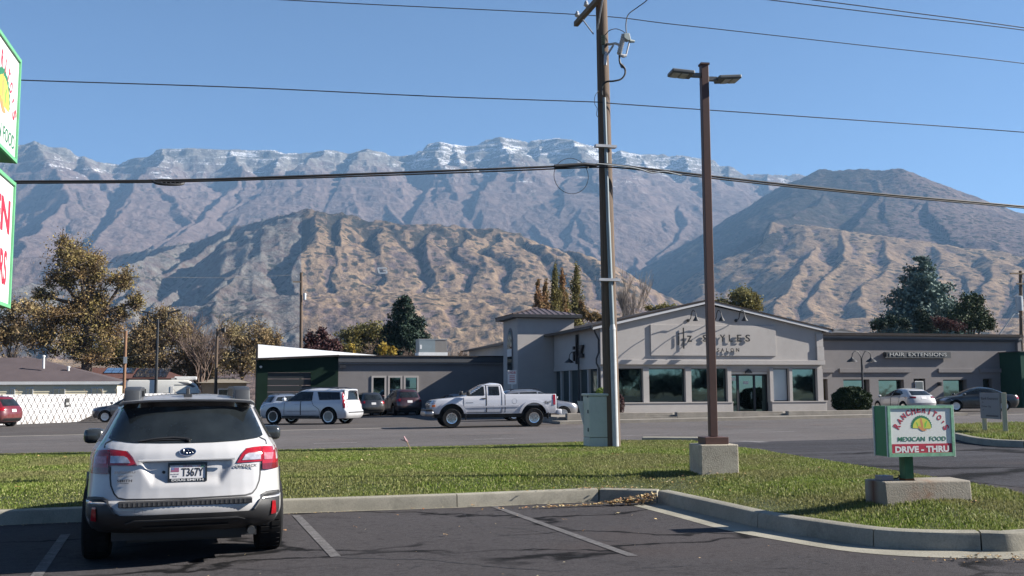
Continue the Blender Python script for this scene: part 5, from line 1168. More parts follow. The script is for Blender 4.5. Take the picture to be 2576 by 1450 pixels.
dn = MB(); dn.tube([(uL - .35, VF + .1, eL - .12), (uL - .30, VF + .1, eL - .35), (uL - .08, VF + .12, eL - .75), (uL - .08, VF + .12, 4.2), (uL - .08, VF + .12, 3.7), (uL - .22, VF + .12, 3.35), (uL - .22, VF + .12, 3.1), (uL - .08, VF + .12, 2.8), (uL - .08, VF + .12, .4)], .055, 8); obj('downspout', dn, dark_trim, salon, smooth=50)
bs_ = MB(); v_ = 59.0; bs_.box(uL - .20, uL - .04, v_ - .06, v_ + .1, 3.15, 4.95); bs_.box(uL - .2, uL - .05, v_ + .45, v_ + .62, 4.05, 4.25); bs_.box(uL - .2, uL - .05, v_ + .40, v_ + .62, 3.35, 3.95)
Mz = basis(Vector((0, -1, 0)), Vector((0, 0, 1)), Vector((-1, 0, 0)), Vector((uL - .05, v_ - .75, 3.9))); text_into(bs_, 'z', .9, .75, Mz, .12, .04); obj('side_letters', bs_, lm_, salon)

# tower beside the salon
tw = thing('tower', 'square stucco tower with a brown ribbed pyramid roof joined to the salon', 'tower')
t0, t1, ty0, ty1 = 17.0, 20.9, 64.35, 68.2; ez_ = at(1302, 800, ty0).z
sw = MB().box(t0, t1, ty0, ty1, -.1, ez_); obj('tower_wall', sw, stucco, tw)
ap = at(1346, 774.6, (ty0 + ty1) / 2); ax_, ay_ = (t0 + t1) / 2, (ty0 + ty1) / 2; o_ = .45; e0 = ez_ + .02
cor = [(t0 - o_, ty0 - o_), (t1 + o_, ty0 - o_), (t1 + o_, ty1 + o_), (t0 - o_, ty1 + o_)]
r = MB(); r.add([(x, y, e0 - .0) for x, y in cor] + [(x, y, e0 + .20) for x, y in cor], [(0, 1, 2, 3), (0, 1, 5, 4), (1, 2, 6, 5), (2, 3, 7, 6), (3, 0, 4, 7)]); obj('eave', r, dark_trim, tw)
rm_ = M('standing_seam_brown', (.17, .125, .115), .45, .3, .08, 2)
r = MB(); b_ = [(x, y, e0 + .202) for x, y in cor] + [(ax_, ay_, ap.z)]; r.add(b_, [(0, 1, 4), (1, 2, 4), (2, 3, 4), (3, 0, 4)]); obj('roof', r, rm_, tw)
A_ = Vector((ax_, ay_, ap.z))
for i in range(4):
    p_, q_ = Vector(b_[i]), Vector(b_[(i + 1) % 4]); nface = (q_ - p_).cross(A_ - p_).normalized(); nface *= (1 if nface.z > 0 else -1)
    if i in (1, 2): continue
    for k in range(1, 12):
        f = k / 12; a = p_.lerp(q_, f); mid = p_.lerp(q_, .5); h = 1 - abs(f - .5) * 2; b = a + (A_ - mid) * h
        mb = MB(); mb.tube([a + nface * .02, b + nface * .02], .024, 4); obj('roof_seam', mb, M('seam_dark', (.07, .05, .046), .5, .3), tw)
    mb = MB(); mb.tube([p_ + nface * .03, A_ + nface * .03], .05, 4); obj('roof_ridge', mb, M('seam_dark', (.07, .05, .046), .5, .3), tw)
arc = [(65.6, 2.9), (66.8, 2.9), (66.8, 4.6)] + [(66.2 + .6 * math.cos(a), 4.6 + 1.0 * math.sin(a)) for a in np.linspace(0, PI, 11)][1:]
arc2 = [(66.2 + (y - 66.2) * 1.18, 3.9 + (z - 3.9) * 1.09) for y, z in arc]
obj('window_surround', MB().yz(arc2, t0 - .06, t0 - .002), stucco_taupe, tw); obj('window_glass', MB().yz(arc, t0 - .075, t0 - .062), mglass, tw)
bx('window_bar', tw, white_metal, t0 - .10, t0 - .078, 65.6, 66.8, 3.85, 4.35)

# low shop to the left: grey annex and green bay
shop = thing('low_shop_building', 'long low flat-roofed building, dark green at the left and grey at the right', 'building')
VA = 77.0; Z3 = lambda zx, zy, v=VA: at((950 + zx / 2.9) / 1.59, (1300 + zy / 2.9) / 1.59, v)
aL, aR = Z3(1168, 600).x, uL; zT = at(1050, 895, VA).z; zC = at(1050, 912, VA).z; zb = -.35
wx_ = [(Z3(a, 700).x, Z3(b, 700).x) for a, b in ((1575, 1705), (1765, 1890), (1948, 2080))]; wz0, wz1 = Z3(1600, 868).z, Z3(1600, 612).z
prev = aL
for a, b in wx_: bx('wall', shop, stucco_taupe, prev, a, VA, VA + .3, zb, wz1); prev = b
bx('wall', shop, stucco_taupe, prev, aR, VA, VA + .3, zb, wz1); bx('wall', shop, stucco_taupe, aL, aR, VA, VA + .3, wz1 + .001, zC)
for a, b in wx_:
    bx('wall', shop, stucco_taupe, a, b, VA, VA + .3, zb, wz0); g_ = bx('window_glass', shop, mglass, a, b, VA + .14, VA + .17, wz0, wz1)
    fr = MB(); 
    for q in ((a - .14, a, wz0 - .14, wz1 + .14), (b, b + .14, wz0 - .14, wz1 + .14), (a, b, wz1, wz1 + .14), (a, b, wz0 - .14, wz0)): fr.box(q[0], q[1], VA - .06, VA - .002, q[2], q[3])
    obj('window_surround', fr, stucco, shop)
    bx('meeting_rail', shop, dark_trim, a, b, VA + .11, VA + .138, (wz0 + wz1) / 2 - .02, (wz0 + wz1) / 2 + .02)
bx('cornice', shop, stucco_slate, aL - .02, aR, VA - .28, VA + .3, zC, zT - .10); bx('cornice_cap', shop, roof_brown, aL - .02, aR, VA - .34, VA + .4, zT - .10, zT)
bx('cornice_foot', shop, stucco_taupe, aL, aR, VA - .20, VA - .001, zC - .14, zC - .002)
bx('roof_deck', shop, M('roof_membrane', (.5, .5, .5), .8), aL, aR, VA + .3, VA + 14, zC, zT - .12)
bx('back_wall', shop, stucco_taupe, aL, aR, VA + 13.8, VA + 14, zb, zC - .01)
gLx = Z3(222, 600).x; gm_ = M('dark_green_stucco', (.011, .028, .018), .9, 0, .15, 1, bmp=.004)
gTl, gTr = Z3(240, 408).z, Z3(1168, 366).z; dx0, dx1, dz1 = Z3(350, 600).x, Z3(850, 600).x, Z3(400, 552).z
gw = MB(); gw.xz([(gLx, zb), (dx0, zb), (dx0, dz1), (dx1, dz1), (dx1, zb), (aL - .002, zb), (aL - .002, gTr), (gLx, gTl)], VA - .02, VA + .25); obj('green_wall', gw, gm_, shop)
n = 7
for i in range(n):
    z0 = zb + .02 + (dz1 - zb) * i / n; z1 = zb + (dz1 - zb) * (i + 1) / n - .015; bx('garage_door_panel', shop, M('garage_door_dark', (.016, .020, .021), .6, 0, .15, 1), dx0, dx1, VA + .10, VA + .16, z0, z1)
bx('side_wall', shop, gm_, gLx, gLx + .25, VA + .25, VA + 14, zb, gTl)
eb = MB(); eb.xz([(gLx - .35, gTl), (aL, gTr), (aL, gTr + .12), (gLx - .35, gTl + .12)], VA - .45, VA + .1); obj('eave', eb, roof_brown, shop)
wr_ = MB(); ph = Z3(262, 243, VA + .6).z; xe = Z3(1610, 350, VA + .6).x; xs0 = Z3(240, 243, VA + .6).x
wr_.add([(xs0, VA + .12, gTl + .12), (aL, VA + .12, gTr + .12), (xe, VA + .12, zT + .02), (xe, VA + 9, zT + .02), (xs0, VA + 9, ph + .5), (xs0, VA + .9, ph), (xs0, VA + 9, gTl), (xe, VA + 9, zT - .3)], [(0, 1, 5), (1, 2, 5), (2, 3, 4, 5), (0, 5, 4, 6), (2, 7, 3)])
obj('white_roof', wr_, M('white_metal_roof', (.86, .86, .86), .4, 0, .02, 1), shop)
bx('barge_board', shop, roof_brown, xs0 - .12, xs0 - .01, VA + .12, VA + 9, gTl + .1, ph + .1)
cm_ = MB().box(Z3(1175, 470, VA).x, Z3(1175, 470, VA).x + .5, VA - .55, VA - .2, Z3(0, 500).z, Z3(0, 465).z); obj('wall_lamp', cm_, dark_trim, shop)
obj('security_camera', MB().lathe([(.001, -.12), (.09, -.05), (.10, .03), (.001, .08)], Vector((Z3(270, 485).x, VA - .12, Z3(270, 485).z)), 'z', 12), white_metal, shop)
# roof unit
Z4 = lambda zx, zy, v: at((1600 + zx / 2.637) / 1.59, (1300 + zy / 2.637) / 1.59, v)
ru = thing('rooftop_unit', 'grey rooftop air conditioning unit on a white curb above the annex', 'air conditioner')
h0 = Z4(202, 300, 84); h1 = Z4(495, 155, 84); zk = Z4(0, 288, 84).z
bx('cabinet', ru, M('hvac_grey', (.24, .29, .31), .5, .3, .08, 2), h0.x, h1.x - 1.0, 84, 85.8, zk, h1.z); bx('cabinet', ru, M('hvac_tan', (.26, .24, .22), .5, .3, .08, 2), h1.x - 1.0, h1.x, 84.02, 85.8, zk, h1.z)
for k in range(9): bx('louvre', ru, M('hvac_pale', (.5, .52, .52), .5, .3), h1.x - .02, h1.x + .03, 84.1 + k * .19, 84.16 + k * .19, zk + .1, h1.z - .1)
bx('curb', ru, M('white_curb', (.7, .7, .7)), h0.x - .05, h1.x + .05, 83.9, 85.9, zT - .15, zk - .002); bx('service_label', ru, white_metal, h0.x + .05, h0.x + .22, 83.985, 83.998, h1.z - .8, h1.z - .45)
bx('top_cap', ru, M('hvac_pale', (.5, .52, .52)), h0.x - .03, h1.x + .03, 83.97, 85.83, h1.z, h1.z + .04)

# hair extension shop to the right
hs = thing('hair_shop_building', 'flat-roofed taupe stucco building with recessed windows and a dark hair extensions sign', 'building')
VH = 60.0; Z6 = lambda zx, zy, v=VH: at((3200 + zx / 2.416) / 1.59, (1150 + zy / 2.416) / 1.59, v)
hL, hR = uR + .02, Z6(2125, 700).x; hT = Z6(1000, 445).z; hb_ = -.1
ops = [(215, 268, 885, 1090), (420, 672, 890, 1075), (760, 1005, 892, 1065), (1100, 1212, 882, 1250), (1385, 1612, 892, 1095), (1770, 1862, 882, 1065), (1940, 2015, 882, 1250)]
ox = []
for a, b, c_, d in ops: ox.append((Z6(a, 950).x, Z6(b, 950).x, max(Z6(a, d).z, .16 if d > 1200 else -9), Z6(a, c_).z))
hz1 = max(o[3] for o in ox) + .02
bx('wall', hs, stucco_taupe, hL, hR, VH, VH + .5, hz1, hT - .12)
prev = hL
for i, (a, b, z0, z1) in enumerate(ox):
    a = max(a, hL + .05)
    bx('wall', hs, stucco_taupe, prev, a, VH, VH + .5, hb_, hz1 - .001); prev = b
    if z0 > .2: bx('wall', hs, stucco_taupe, a, b, VH, VH + .5, hb_, z0)
    bx('wall', hs, stucco_taupe, a, b, VH, VH + .5, z1, hz1 - .002)
    nm = 'door_glass' if z0 < .2 else 'window_glass'
    g_ = bx(nm, hs, dark_trim if i == 3 else mglass, a, b, VH + .42, VH + .45, max(z0, .16), z1)
    fr = MB(); fr.box(a, a + .07, VH + .36, VH + .419, z0, z1); fr.box(b - .07, b, VH + .36, VH + .419, z0, z1); fr.box(a + .07, b - .07, VH + .36, VH + .419, z1 - .07, z1)
    obj('frame', fr, M('bronze_frame', (.09, .07, .05), .4, .5) if i != 0 else M('wood_frame', (.16, .12, .05)), g_)
bx('wall', hs, stucco_taupe, prev, hR, VH, VH + .5, hb_, hz1 - .001)
bx('door_poster', hs, white_metal, Z6(1110, 1000).x, Z6(1190, 1000).x, VH - .06, VH - .02, Z6(0, 1060).z, Z6(0, 908).z); bx('poster_face', hs, M('poster_grey', (.14, .16, .16), .3), Z6(1117, 1000).x, Z6(1183, 1000).x, VH - .075, VH - .062, Z6(0, 1052).z, Z6(0, 916).z)
for y0, y1, d_, mm in ((436, 462, .40, roof_brown), (462, 486, .22, stucco_taupe), (486, 496, .30, stucco_slate), (500, 512, .16, stucco_slate)):
    bx('cornice', hs, mm, hL, hR + .05, VH - d_, VH - .001, Z6(0, y1 - 1).z, Z6(0, y0).z)
for a, b in ((210, 320), (375, 1060), (1330, 1672), (1730, 2072)): bx('ledge', hs, stucco_taupe, Z6(a, 800, VH).x, Z6(b, 800, VH).x, VH - .13, VH - .001, Z6(0, 824).z, Z6(0, 782).z, bevel=.01)
bx('end_pier', hs, stucco_taupe, Z6(2085, 600).x, hR, VH - .20, VH - .001, Z6(0, 660).z, Z6(0, 514).z)
bx('roof_deck', hs, M('roof_membrane', (.5, .5, .5)), hL, hR, VH + .5, VH + 16, hT - .6, hT - .4); bx('end_wall', hs, stucco_taupe, hR - .3, hR - .001, VH + .5, VH + 16, hb_, hT - .2)
sg = bx('sign_board', hs, M('sign_charcoal', (.045, .05, .055), .6), Z6(822, 650, VH - .25).x, Z6(1457, 650, VH - .25).x, VH - .25, VH - .10, Z6(0, 678, VH - .25).z, Z6(0, 618, VH - .25).z)
sl0 = Z6(1142, 648, VH - .25); tx = MB(); text_into(tx, 'HAIR  EXTENSIONS', Z6(1415, 650, VH - .25).x - Z6(866, 650, VH - .25).x, Z6(0, 630, VH - .25).z - Z6(0, 665, VH - .25).z, basis(Vector((1, 0, 0)), Vector((0, 0, 1)), Vector((0, -1, 0)), sl0 + Vector((0, -.012, 0))), .02); obj('lettering', tx, M('sign_letter_white', (.55, .55, .53), .5), sg)
for zx in (812, 1322):
    bx('wall_lamp', hs, dark_trim, Z6(zx, 650).x - .06, Z6(zx, 650).x + .06, VH - .35, VH - .001, Z6(0, 640 if zx < 1000 else 935).z - .15, Z6(0, 640 if zx < 1000 else 935).z + .1)
# green building at the right edge
gb_ = thing('green_building', 'dark green building cut off at the right edge', 'building')
gx_l = Z6(2132, 700, 58).x; g_w = bx('wall', gb_, M('bottle_green_wall', (.025, .075, .055), .8, 0, .1, 1), gx_l, gx_l + 9, 58, 70, -.1, Z6(0, 612, 58).z); bx('parapet_cap', gb_, dark_trim, gx_l - .1, gx_l + 9.1, 57.9, 70.1, Z6(0, 612, 58).z, Z6(0, 604, 58).z)
bx('door', gb_, M('grey_door', (.12, .13, .14)), gx_l + .25, gx_l + 1.2, 57.93, 57.99, .15, 2.3)
bx('parking_block', gb_, concrete, gx_l - 1.6, gx_l + .3, 55.6, 55.8, .18, .34)

# ledge wall, steps and terrace in front of the salon
ter = struct('terrace', MB().box(14.6, Z6(690, 1190, 48).x, 47.75, 55.4, -.2, .26), concrete)
zL = Z5(700, 1208, 47.5).z; gz0 = .0
cutx = [(Z5(560, 1240, 47.5).x, Z5(860, 1240, 47.5).x), (Z5(1650, 1230, 47.5).x, Z5(1935, 1230, 47.5).x)]
xx = [15.0, cutx[0][0], cutx[0][1], cutx[1][0], cutx[1][1], Z6(690, 1190, 47.5).x]
for a, b in ((xx[0], xx[1]), (xx[2], xx[3]), (xx[4], xx[5])): obj('ledge_wall', MB().box(a, b, 47.42, 47.75, -.1, zL), concrete, ter, bevel=.02)
for a, b in cutx:
    for i in range(3): obj('step', MB().box(a, b, 47.42 + i * .28, 47.42 + (i + 1) * .28 - .004, -.1, .13 + (zL - .13) * (i + 1) / 3.4), concrete, ter)
tb = MB()
# cream house behind the white fence
Z1 = lambda zx, zy, v: at((zx / 2.0718) / 1.59, (900 + zy / 2.0718) / 1.59, v)
hs1 = thing('cream_house', 'low cream house with a brown hip roof and white gutter behind the fence', 'house')
VC = 88; cream = M('cream_siding', (.78, .71, .52), .8, 0, .05, 1)
cR = Z1(968, 1380, VC).x; cL = cR - 42; cz1 = Z1(500, 1325, VC).z; eave_z = Z1(500, 1302, VC - .14).z
nb = 9; zb0 = -.4
wop = [(Z1(a, 1375, VC).x, Z1(b, 1375, VC).x) for a, b in ((92, 120), (222, 270), (445, 535), (762, 848))]; wz1_ = Z1(0, 1356, VC).z; wz0_ = wz1_ - 1.1
for i in range(nb):                                              # siding boards
    z0 = zb0 + (cz1 - zb0) * i / nb; z1 = zb0 + (cz1 - zb0) * (i + 1) / nb
    mb = MB(); mb.add([(cL, VC, z0), (cR, VC, z0), (cR, VC + .03, z1), (cL, VC + .03, z1), (cL, VC + .2, z0), (cR, VC + .2, z0), (cR, VC + .2, z1), (cL, VC + .2, z1)], [(0, 1, 2, 3), (4, 7, 6, 5), (0, 4, 5, 1), (3, 2, 6, 7), (0, 3, 7, 4), (1, 5, 6, 2)]); obj('siding_board', mb, cream, hs1)
for a, b in wop:
    f_ = bx('window', hs1, white_metal, a - .06, b + .06, VC - .05, VC - .004, wz0_, wz1_ + .06); bx('pane', f_, M('house_pane', (.12, .13, .12), .1, coat=.5), a, (a + b) / 2 - .03, VC - .07, VC - .052, wz0_ + .05, wz1_); bx('pane', f_, M('house_pane', (.12, .13, .12)), (a + b) / 2 + .03, b, VC - .07, VC - .052, wz0_ + .05, wz1_)
bx('side_wall', hs1, cream, cR - .2, cR - .001, VC + .21, VC + 10, zb0, cz1)
rE = Z1(1025, 1305, VC - .14).x; rx0 = Z1(275, 1100, VC + 5); rz = rx0.z
rb_ = M('brown_shingles', (.115, .092, .095), .95, 0, .12, .8, bmp=.01, bscale=20)
r = MB(); r.add([(cL, VC - .14, eave_z), (rE, VC - .14, eave_z), (rE, VC + 10.6, eave_z), (cL, VC + 10.6, eave_z), (cL, VC + 5, rz), (rx0.x, VC + 5, rz)], [(0, 1, 5, 4), (1, 2, 5), (2, 3, 4, 5), (0, 3, 2, 1), (0, 4, 3)]); obj('roof', r, rb_, hs1)
bx('fascia', hs1, white_metal, cL, rE + .02, VC - .20, VC - .142, eave_z - .20, eave_z + .04); bx('soffit', hs1, stucco_taupe, cL, rE, VC - .14, VC - .01, eave_z - .12, eave_z - .02)
for zx, zy, zt_ in ((568, 1245, 1185), (363, 1140, 1095)):
    q = Z1(zx, zy, VC + 2.2); q2 = Z1(zx, zt_, VC + 2.2); mb = MB(); mb.tube([q - Vector((0, 0, .5)), q2], .09, 8); mb.lathe([(.13, 0), (.13, .12), (.02, .16)], q2, 'z', 10); obj('vent_pipe', mb, white_metal, hs1)
# house with solar panels
hs2 = thing('solar_house', 'red-brown roofed house with rows of dark solar panels behind the trailer', 'house')
VS = 104; sh = M('red_brown_shingles', (.13, .065, .055), .95, 0, .15, 1, bmp=.01, bscale=20)
rl0, rl1 = Z1(380, 1137, VS + 6), Z1(1330, 1190, VS + 6); e0_, e1_ = Z1(380, 1285, VS), Z1(1545, 1272, VS)
r = MB(); yb = VS + 12; r.add([(e0_.x - 4, VS, e1_.z), (e1_.x, VS, e1_.z), (e1_.x, yb, e1_.z), (e0_.x - 4, yb, e1_.z), (rl0.x - 4, VS + 6, rl1.z + .2), (rl1.x, VS + 6, rl1.z)], [(0, 1, 5, 4), (1, 2, 5), (2, 3, 4, 5), (3, 0, 4), (0, 3, 2, 1)]); obj('roof', r, sh, hs2)
bx('wall', hs2, stucco_taupe, e0_.x - 3.5, e1_.x - .5, VS + .5, yb - .5, -.5, e1_.z - .02)
sp_m = M('solar_glass', (.018, .03, .055), .12, 0, .2, 1, coat=.8); sn = (Vector((0, 6, rl1.z - e1_.z))).normalized(); nn_ = Vector((0, -sn.z, sn.y))
def roofpt(x, t): return Vector((x, VS + 6 * t, e1_.z + (rl1.z - e1_.z) * t)) + nn_ * .10
for (za, zb2, t_a, t_b, n_) in ((860, 1110, .45, .97, 4), (1000, 1270, .28, .95, 4), (1130, 1400, .06, .93, 6)):
    xa, xb = Z1(za, 1230, VS + 3).x, Z1(zb2, 1230, VS + 3).x
    if za == 1000: continue
    for i in range(n_):
        for j in range(2):
            x0 = xa + (xb - xa) * i / n_ + .02; x1 = xa + (xb - xa) * (i + 1) / n_ - .02; ta = t_a + (t_b - t_a) * j / 2 + .01; tb_ = t_a + (t_b - t_a) * (j + 1) / 2 - .01
            vs = [roofpt(x0, ta), roofpt(x1, ta), roofpt(x1, tb_), roofpt(x0, tb_)]; mb = MB(); mb.add([*vs, *[v - nn_ * .05 for v in vs]], [(0, 1, 2, 3), (4, 7, 6, 5), (0, 4, 5, 1), (1, 5, 6, 2), (2, 6, 7, 3), (3, 7, 4, 0)]); obj('solar_panel', mb, sp_m, hs2)
# travel trailer
tr_ = thing('travel_trailer', 'cream and white travel trailer parked behind the fence', 'trailer')
VT = 84; x0, x1 = Z1(1042, 1330, VT).x, Z1(1655, 1330, VT).x; zt_ = Z1(1300, 1285, VT).z; cm = M('trailer_white', (.85, .83, .76), .4, 0, .05, 1)
pr = [(x0, .3), (x1 - .4, .3), (x1, 1.2), (x1 - .02, zt_ - .9), (x1 - .35, zt_ - .35), (x1 - .9, zt_ - .02), (x1 - 1.3, zt_), (x0 + .2, zt_), (x0, zt_ - .2)]
obj('trailer_shell', MB().xz(pr, VT, VT + 2.4), cm, tr_, bevel=.05, smooth=50)
obj('window', MB().box(x0 + .15, x0 + 1.5, VT - .02, VT - .002, zt_ - 1.6, zt_ - .7), glass_dark, tr_); obj('window', MB().box(x1 - 2.7, x1 - 2.2, VT - .02, VT - .002, zt_ - 1.5, zt_ - 1.0), glass_dark, tr_)
obj('door', MB().box(x0 + 3.3, x0 + 3.5, VT - .03, VT - .003, .5, zt_ - .5), white_metal, tr_); obj('stripe', MB().box(x0 + 3.6, x1 - .5, VT - .012, VT - .002, zt_ - .42, zt_ - .36), M('stripe_grey', (.15, .15, .16)), tr_)
obj('swoosh', MB().xz([(x1 - 1.6, zt_ - .15), (x1 - .5, zt_ - .6), (x1 - .3, zt_ - .5), (x1 - .9, zt_ - .2)], VT - .012, VT - .002), M('stripe_grey', (.15, .15, .16)), tr_)
obj('roof_air_conditioner', MB().box(x0 + 3.5, x0 + 5.2, VT + .8, VT + 1.6, zt_ + .002, zt_ + .28), white_metal, tr_, bevel=.06); obj('roof_vent', MB().box(x1 - 2.2, x1 - 1.8, VT + .8, VT + 1.3, zt_ + .002, zt_ + .16), M('vent_grey', (.3, .3, .3)), tr_)
wheels(tr_, [(0, 0)], .35, .2, .2); 
for ch in tr_.children:
    if ch.name.startswith('wheel'): ch.location = ((x0 + x1) / 2, VT + .1, .1)
# small buildings and far roofs
def hut(name, label, cat, x0, x1, v, z1, zr, mw, mr, hip=1.5, depth=8):
    t = thing(name, label, cat); bx('wall', t, mw, x0, x1, v, v + depth, -.5, z1)
    r = MB(); e = .5; r.add([(x0 - e, v - e, z1 + .01), (x1 + e, v - e, z1 + .01), (x1 + e, v + depth + e, z1 + .01), (x0 - e, v + depth + e, z1 + .01), (x0 + hip, v + depth / 2, zr), (x1 - hip, v + depth / 2, zr)], [(0, 1, 5, 4), (1, 2, 5), (2, 3, 4, 5), (3, 0, 4), (0, 3, 2, 1)]); obj('roof', r, mr, t)
    w = bx('window', t, white_metal, (x0 + x1) / 2 - .6, (x0 + x1) / 2 + .6, v - .03, v - .003, z1 - 1.6, z1 - .6); bx('pane', w, glass_dark, (x0 + x1) / 2 - .5, (x0 + x1) / 2 + .5, v - .045, v - .032, z1 - 1.5, z1 - .7); return t
grey_sh = M('grey_shingles', (.12, .12, .125), .95, 0, .15, 1); tan_w = M('tan_wall', (.36, .30, .22), .85)
hut('tan_shed', 'small tan building right of the travel trailer', 'shed', Z1(1665, 1300, 112).x, Z1(1800, 1300, 112).x + 3, 112, Z1(1700, 1310, 112).z, Z1(1700, 1262, 112).z, tan_w, M('tan_roof', (.27, .24, .20), .9))
hut('distant_house', 'grey-roofed house peeking over the hair shop roof', 'house', at(2092, 840, 118).x, at(2150, 840, 118).x, 118, at(2100, 838, 118).z, at(2120, 822, 118).z, tan_w, grey_sh, 4)
hut('distant_house', 'pale-roofed house between the annex roof and the tower', 'house', at(1236, 880, 112).x, at(1300, 880, 112).x, 112, at(1240, 880, 112).z, at(1262, 867, 112).z, white_metal, M('pale_roof', (.4, .39, .38), .8), 3)

# ------------------------------------------------------------ white fence with chain link
fa, fb = G(-40, 1071), G(470, 1050); fd = (fb - fa); fd.z = 0; FL = fd.length; fd.normalize()
fen = thing('white_fence', 'white slatted chain-link fence along the far side of the lot', 'fence', (fa.x, fa.y, 0), math.atan2(fd.y, fd.x))
FH = 1.74; z0f = gz(fa.x, fa.y)
zf = lambda s: gz(fa.x + fd.x * s, fa.y + fd.y * s)
mb = MB()
for i in range(int(FL / .10)): s = i * .10; mb.box(s, s + .092, -.012 + .006 * (i % 2), .012, zf(s) - .02, zf(s) + FH)
o = obj('privacy_slats', mb, M('white_slats', (.80, .80, .82), .6, 0, .05, .7, dirt=.25), fen); o['kind'] = 'stuff'
mb = MB(); st = .44
for i in range(-5, int(FL / st) + 6):
    for sg_ in (1, -1):
        a0 = i * st; x0, z0 = a0, 0.0; x1, z1 = a0 + sg_ * FH * .62, FH
        if x0 < 0 or x1 < 0 or x0 > FL or x1 > FL: continue
        mb.tube([(x0, -.04, zf(x0) + z0), (x1, -.04, zf(x1) + z1 + random.uniform(-.03, .05))], .015, 4)
o = obj('chain_link', mb, M('rusty_wire', (.16, .12, .09), .7, .3), fen); o['kind'] = 'stuff'
for k in range(int(FL / 3) + 1): mb = MB(); mb.tube([(k * 3, .06, zf(k * 3) - .1), (k * 3, .06, zf(k * 3) + FH + .04)], .04, 8); obj('fence_post', mb, M('galvanised', (.4, .4, .41), .5, .6), fen)
mb = MB(); mb.tube([(0, -.0, zf(0) + FH + .02), (FL, 0, zf(FL) + FH + .02)], .025, 6); obj('top_rail', mb, M('galvanised', (.4, .4, .41)), fen)
mb = MB()
for i in range(60):
    s = random.uniform(0, FL); h = random.uniform(.1, .5); mb.tube([(s, -.06, zf(s)), (s + random.uniform(-.2, .2), -.08, zf(s) + h)], .012, 3)
for s in (7.5, 8.9, 10.2, 11.0, 16, 2.2): mb.tube([(s, -.02, zf(s) + FH - .2), (s + .15, -.05, zf(s) + FH + .15), (s - .1, -.05, zf(s) + FH + .35)], .015, 3)
o = obj('dry_weeds', mb, M('dry_twig', (.20, .13, .08), .9), fen); o['kind'] = 'stuff'
q = G(119, 1064); ns = thing('fence_sign', 'small black notice fixed to the white fence', 'sign')
ss = 5.9; mb = MB().box(ss, ss + .34, -.085, -.06, 1.0, 1.52); o = obj('notice_plate', mb, M('notice_black', (.03, .03, .03), .6), ns); mb = MB().box(ss + .05, ss + .29, -.092, -.0855, 1.1, 1.25); obj('notice_print', mb, M('notice_grey', (.4, .4, .4)), ns)
ns.location = (fa.x, fa.y, -.3); ns.rotation_euler[2] = math.atan2(fd.y, fd.x)
# gravel heap
hp = MB(); c = G(218, 1060); nn_ = 22
random.seed(3)
for j in range(6):
    rr = 1.35 * (1 - j / 5.5) + .02
    for i in range(nn_): a = 2 * PI * i / nn_; w = 1 + .18 * math.sin(a * 3 + j); hp.v.append((c.x + rr * w * 1.3 * math.cos(a) + .1 * random.random(), c.y + rr * .7 * w * math.sin(a), c.z - .05 + .42 * (1 - (rr / 1.4) ** 1.6) + .04 * random.random()))
for j in range(5):
    for i in range(nn_): hp.f.append((j * nn_ + i, j * nn_ + (i + 1) % nn_, (j + 1) * nn_ + (i + 1) % nn_, (j + 1) * nn_ + i))
hp.f.append(tuple(5 * nn_ + i for i in range(nn_))); o = obj('asphalt_heap', hp, M('dark_rubble', (.06, .055, .055), .95, 0, .5, 6, bmp=.05, bscale=9), None, smooth=60); tag(o, 'low dark heap of rubble at the foot of the white fence', 'heap')

# ------------------------------------------------------------ poles, lamps and wires
B0 = G(1541, 1122, LZ); vp = B0.y; T0 = at(1513, 0, vp); T1 = B0 + (T0 - B0) * 1.10
up_ = thing('utility_pole', 'tall weathered wooden utility pole with a grey conduit beside the green cabinet', 'pole')
mb = MB(); K = 14; mb.tube([B0 - Vector((0, 0, .3)) + (T1 - B0) * (i / K) for i in range(K + 1)], [(.205 - .062 * i / K) * .9 for i in range(K + 1)], 20, True); obj('pole_shaft', mb, pole_wood, up_, smooth=60)
cd_ = MB(); Cc = [at(x, y, vp - .22) for x, y in ((1520, 246), (1530, 560), (1541, 830), (1549, 1122))]
cd_.tube([Cc[0], Cc[1]], [.038, .040], 12); cd_.tube([Cc[1], Cc[2]], [.048, .048], 12); obj('conduit', cd_, M('galvanised_conduit', (.25, .31, .34), .6, 0, .1, 2), up_, smooth=50)
cd_ = MB(); cd_.tube([Cc[2], Cc[3] - Vector((0, 0, .1))], [.068, .070], 12); cd_.tube([Cc[2] - Vector((0, 0, .0)), Cc[2] + Vector((0, 0, .12))], [.075, .05], 12); obj('conduit_guard', cd_, M('grey_pvc', (.52, .54, .55), .6, 0, .1, 2, dirt=.3), up_, smooth=50)
for y_ in (372, 706): q = at(1517 + (y_ - 372) * .026, y_, vp - .1); obj('bracket', MB().box(q.x - .24, q.x + .26, vp - .30, vp - .16, q.z - .03, q.z + .03), M('galvanised', (.4, .4, .41)), up_)
am = at(1513, 13, vp - .22); fa_ = at(1448, 64, vp + 1.15)
arm_y0, arm_y1 = vp - 1.25, vp + 1.25; zc = at(1511, 16, vp).z
xa = at(1511, 16, vp).x
cx_arm = MB(); cx_arm.box(xa - .055 - .2, xa + .055 - .2, arm_y0, arm_y1, zc - .06, zc + .06); obj('crossarm', cx_arm, M('old_arm_wood', (.24, .19, .14), .85, 0, .25, 4, bmp=.004), up_, bevel=.008)
br = MB()
for s in (1, -1): br.tube([(xa - .2, vp + s * .75, zc - .05), (xa - .14, vp + s * .15, zc - .62)], .018, 6)
obj('arm_brace', br, M('galvanised', (.4, .4, .41)), up_)
porc = M('porcelain', (.45, .46, .47), .25, 0, .1, 4, coat=.6)
pins = []
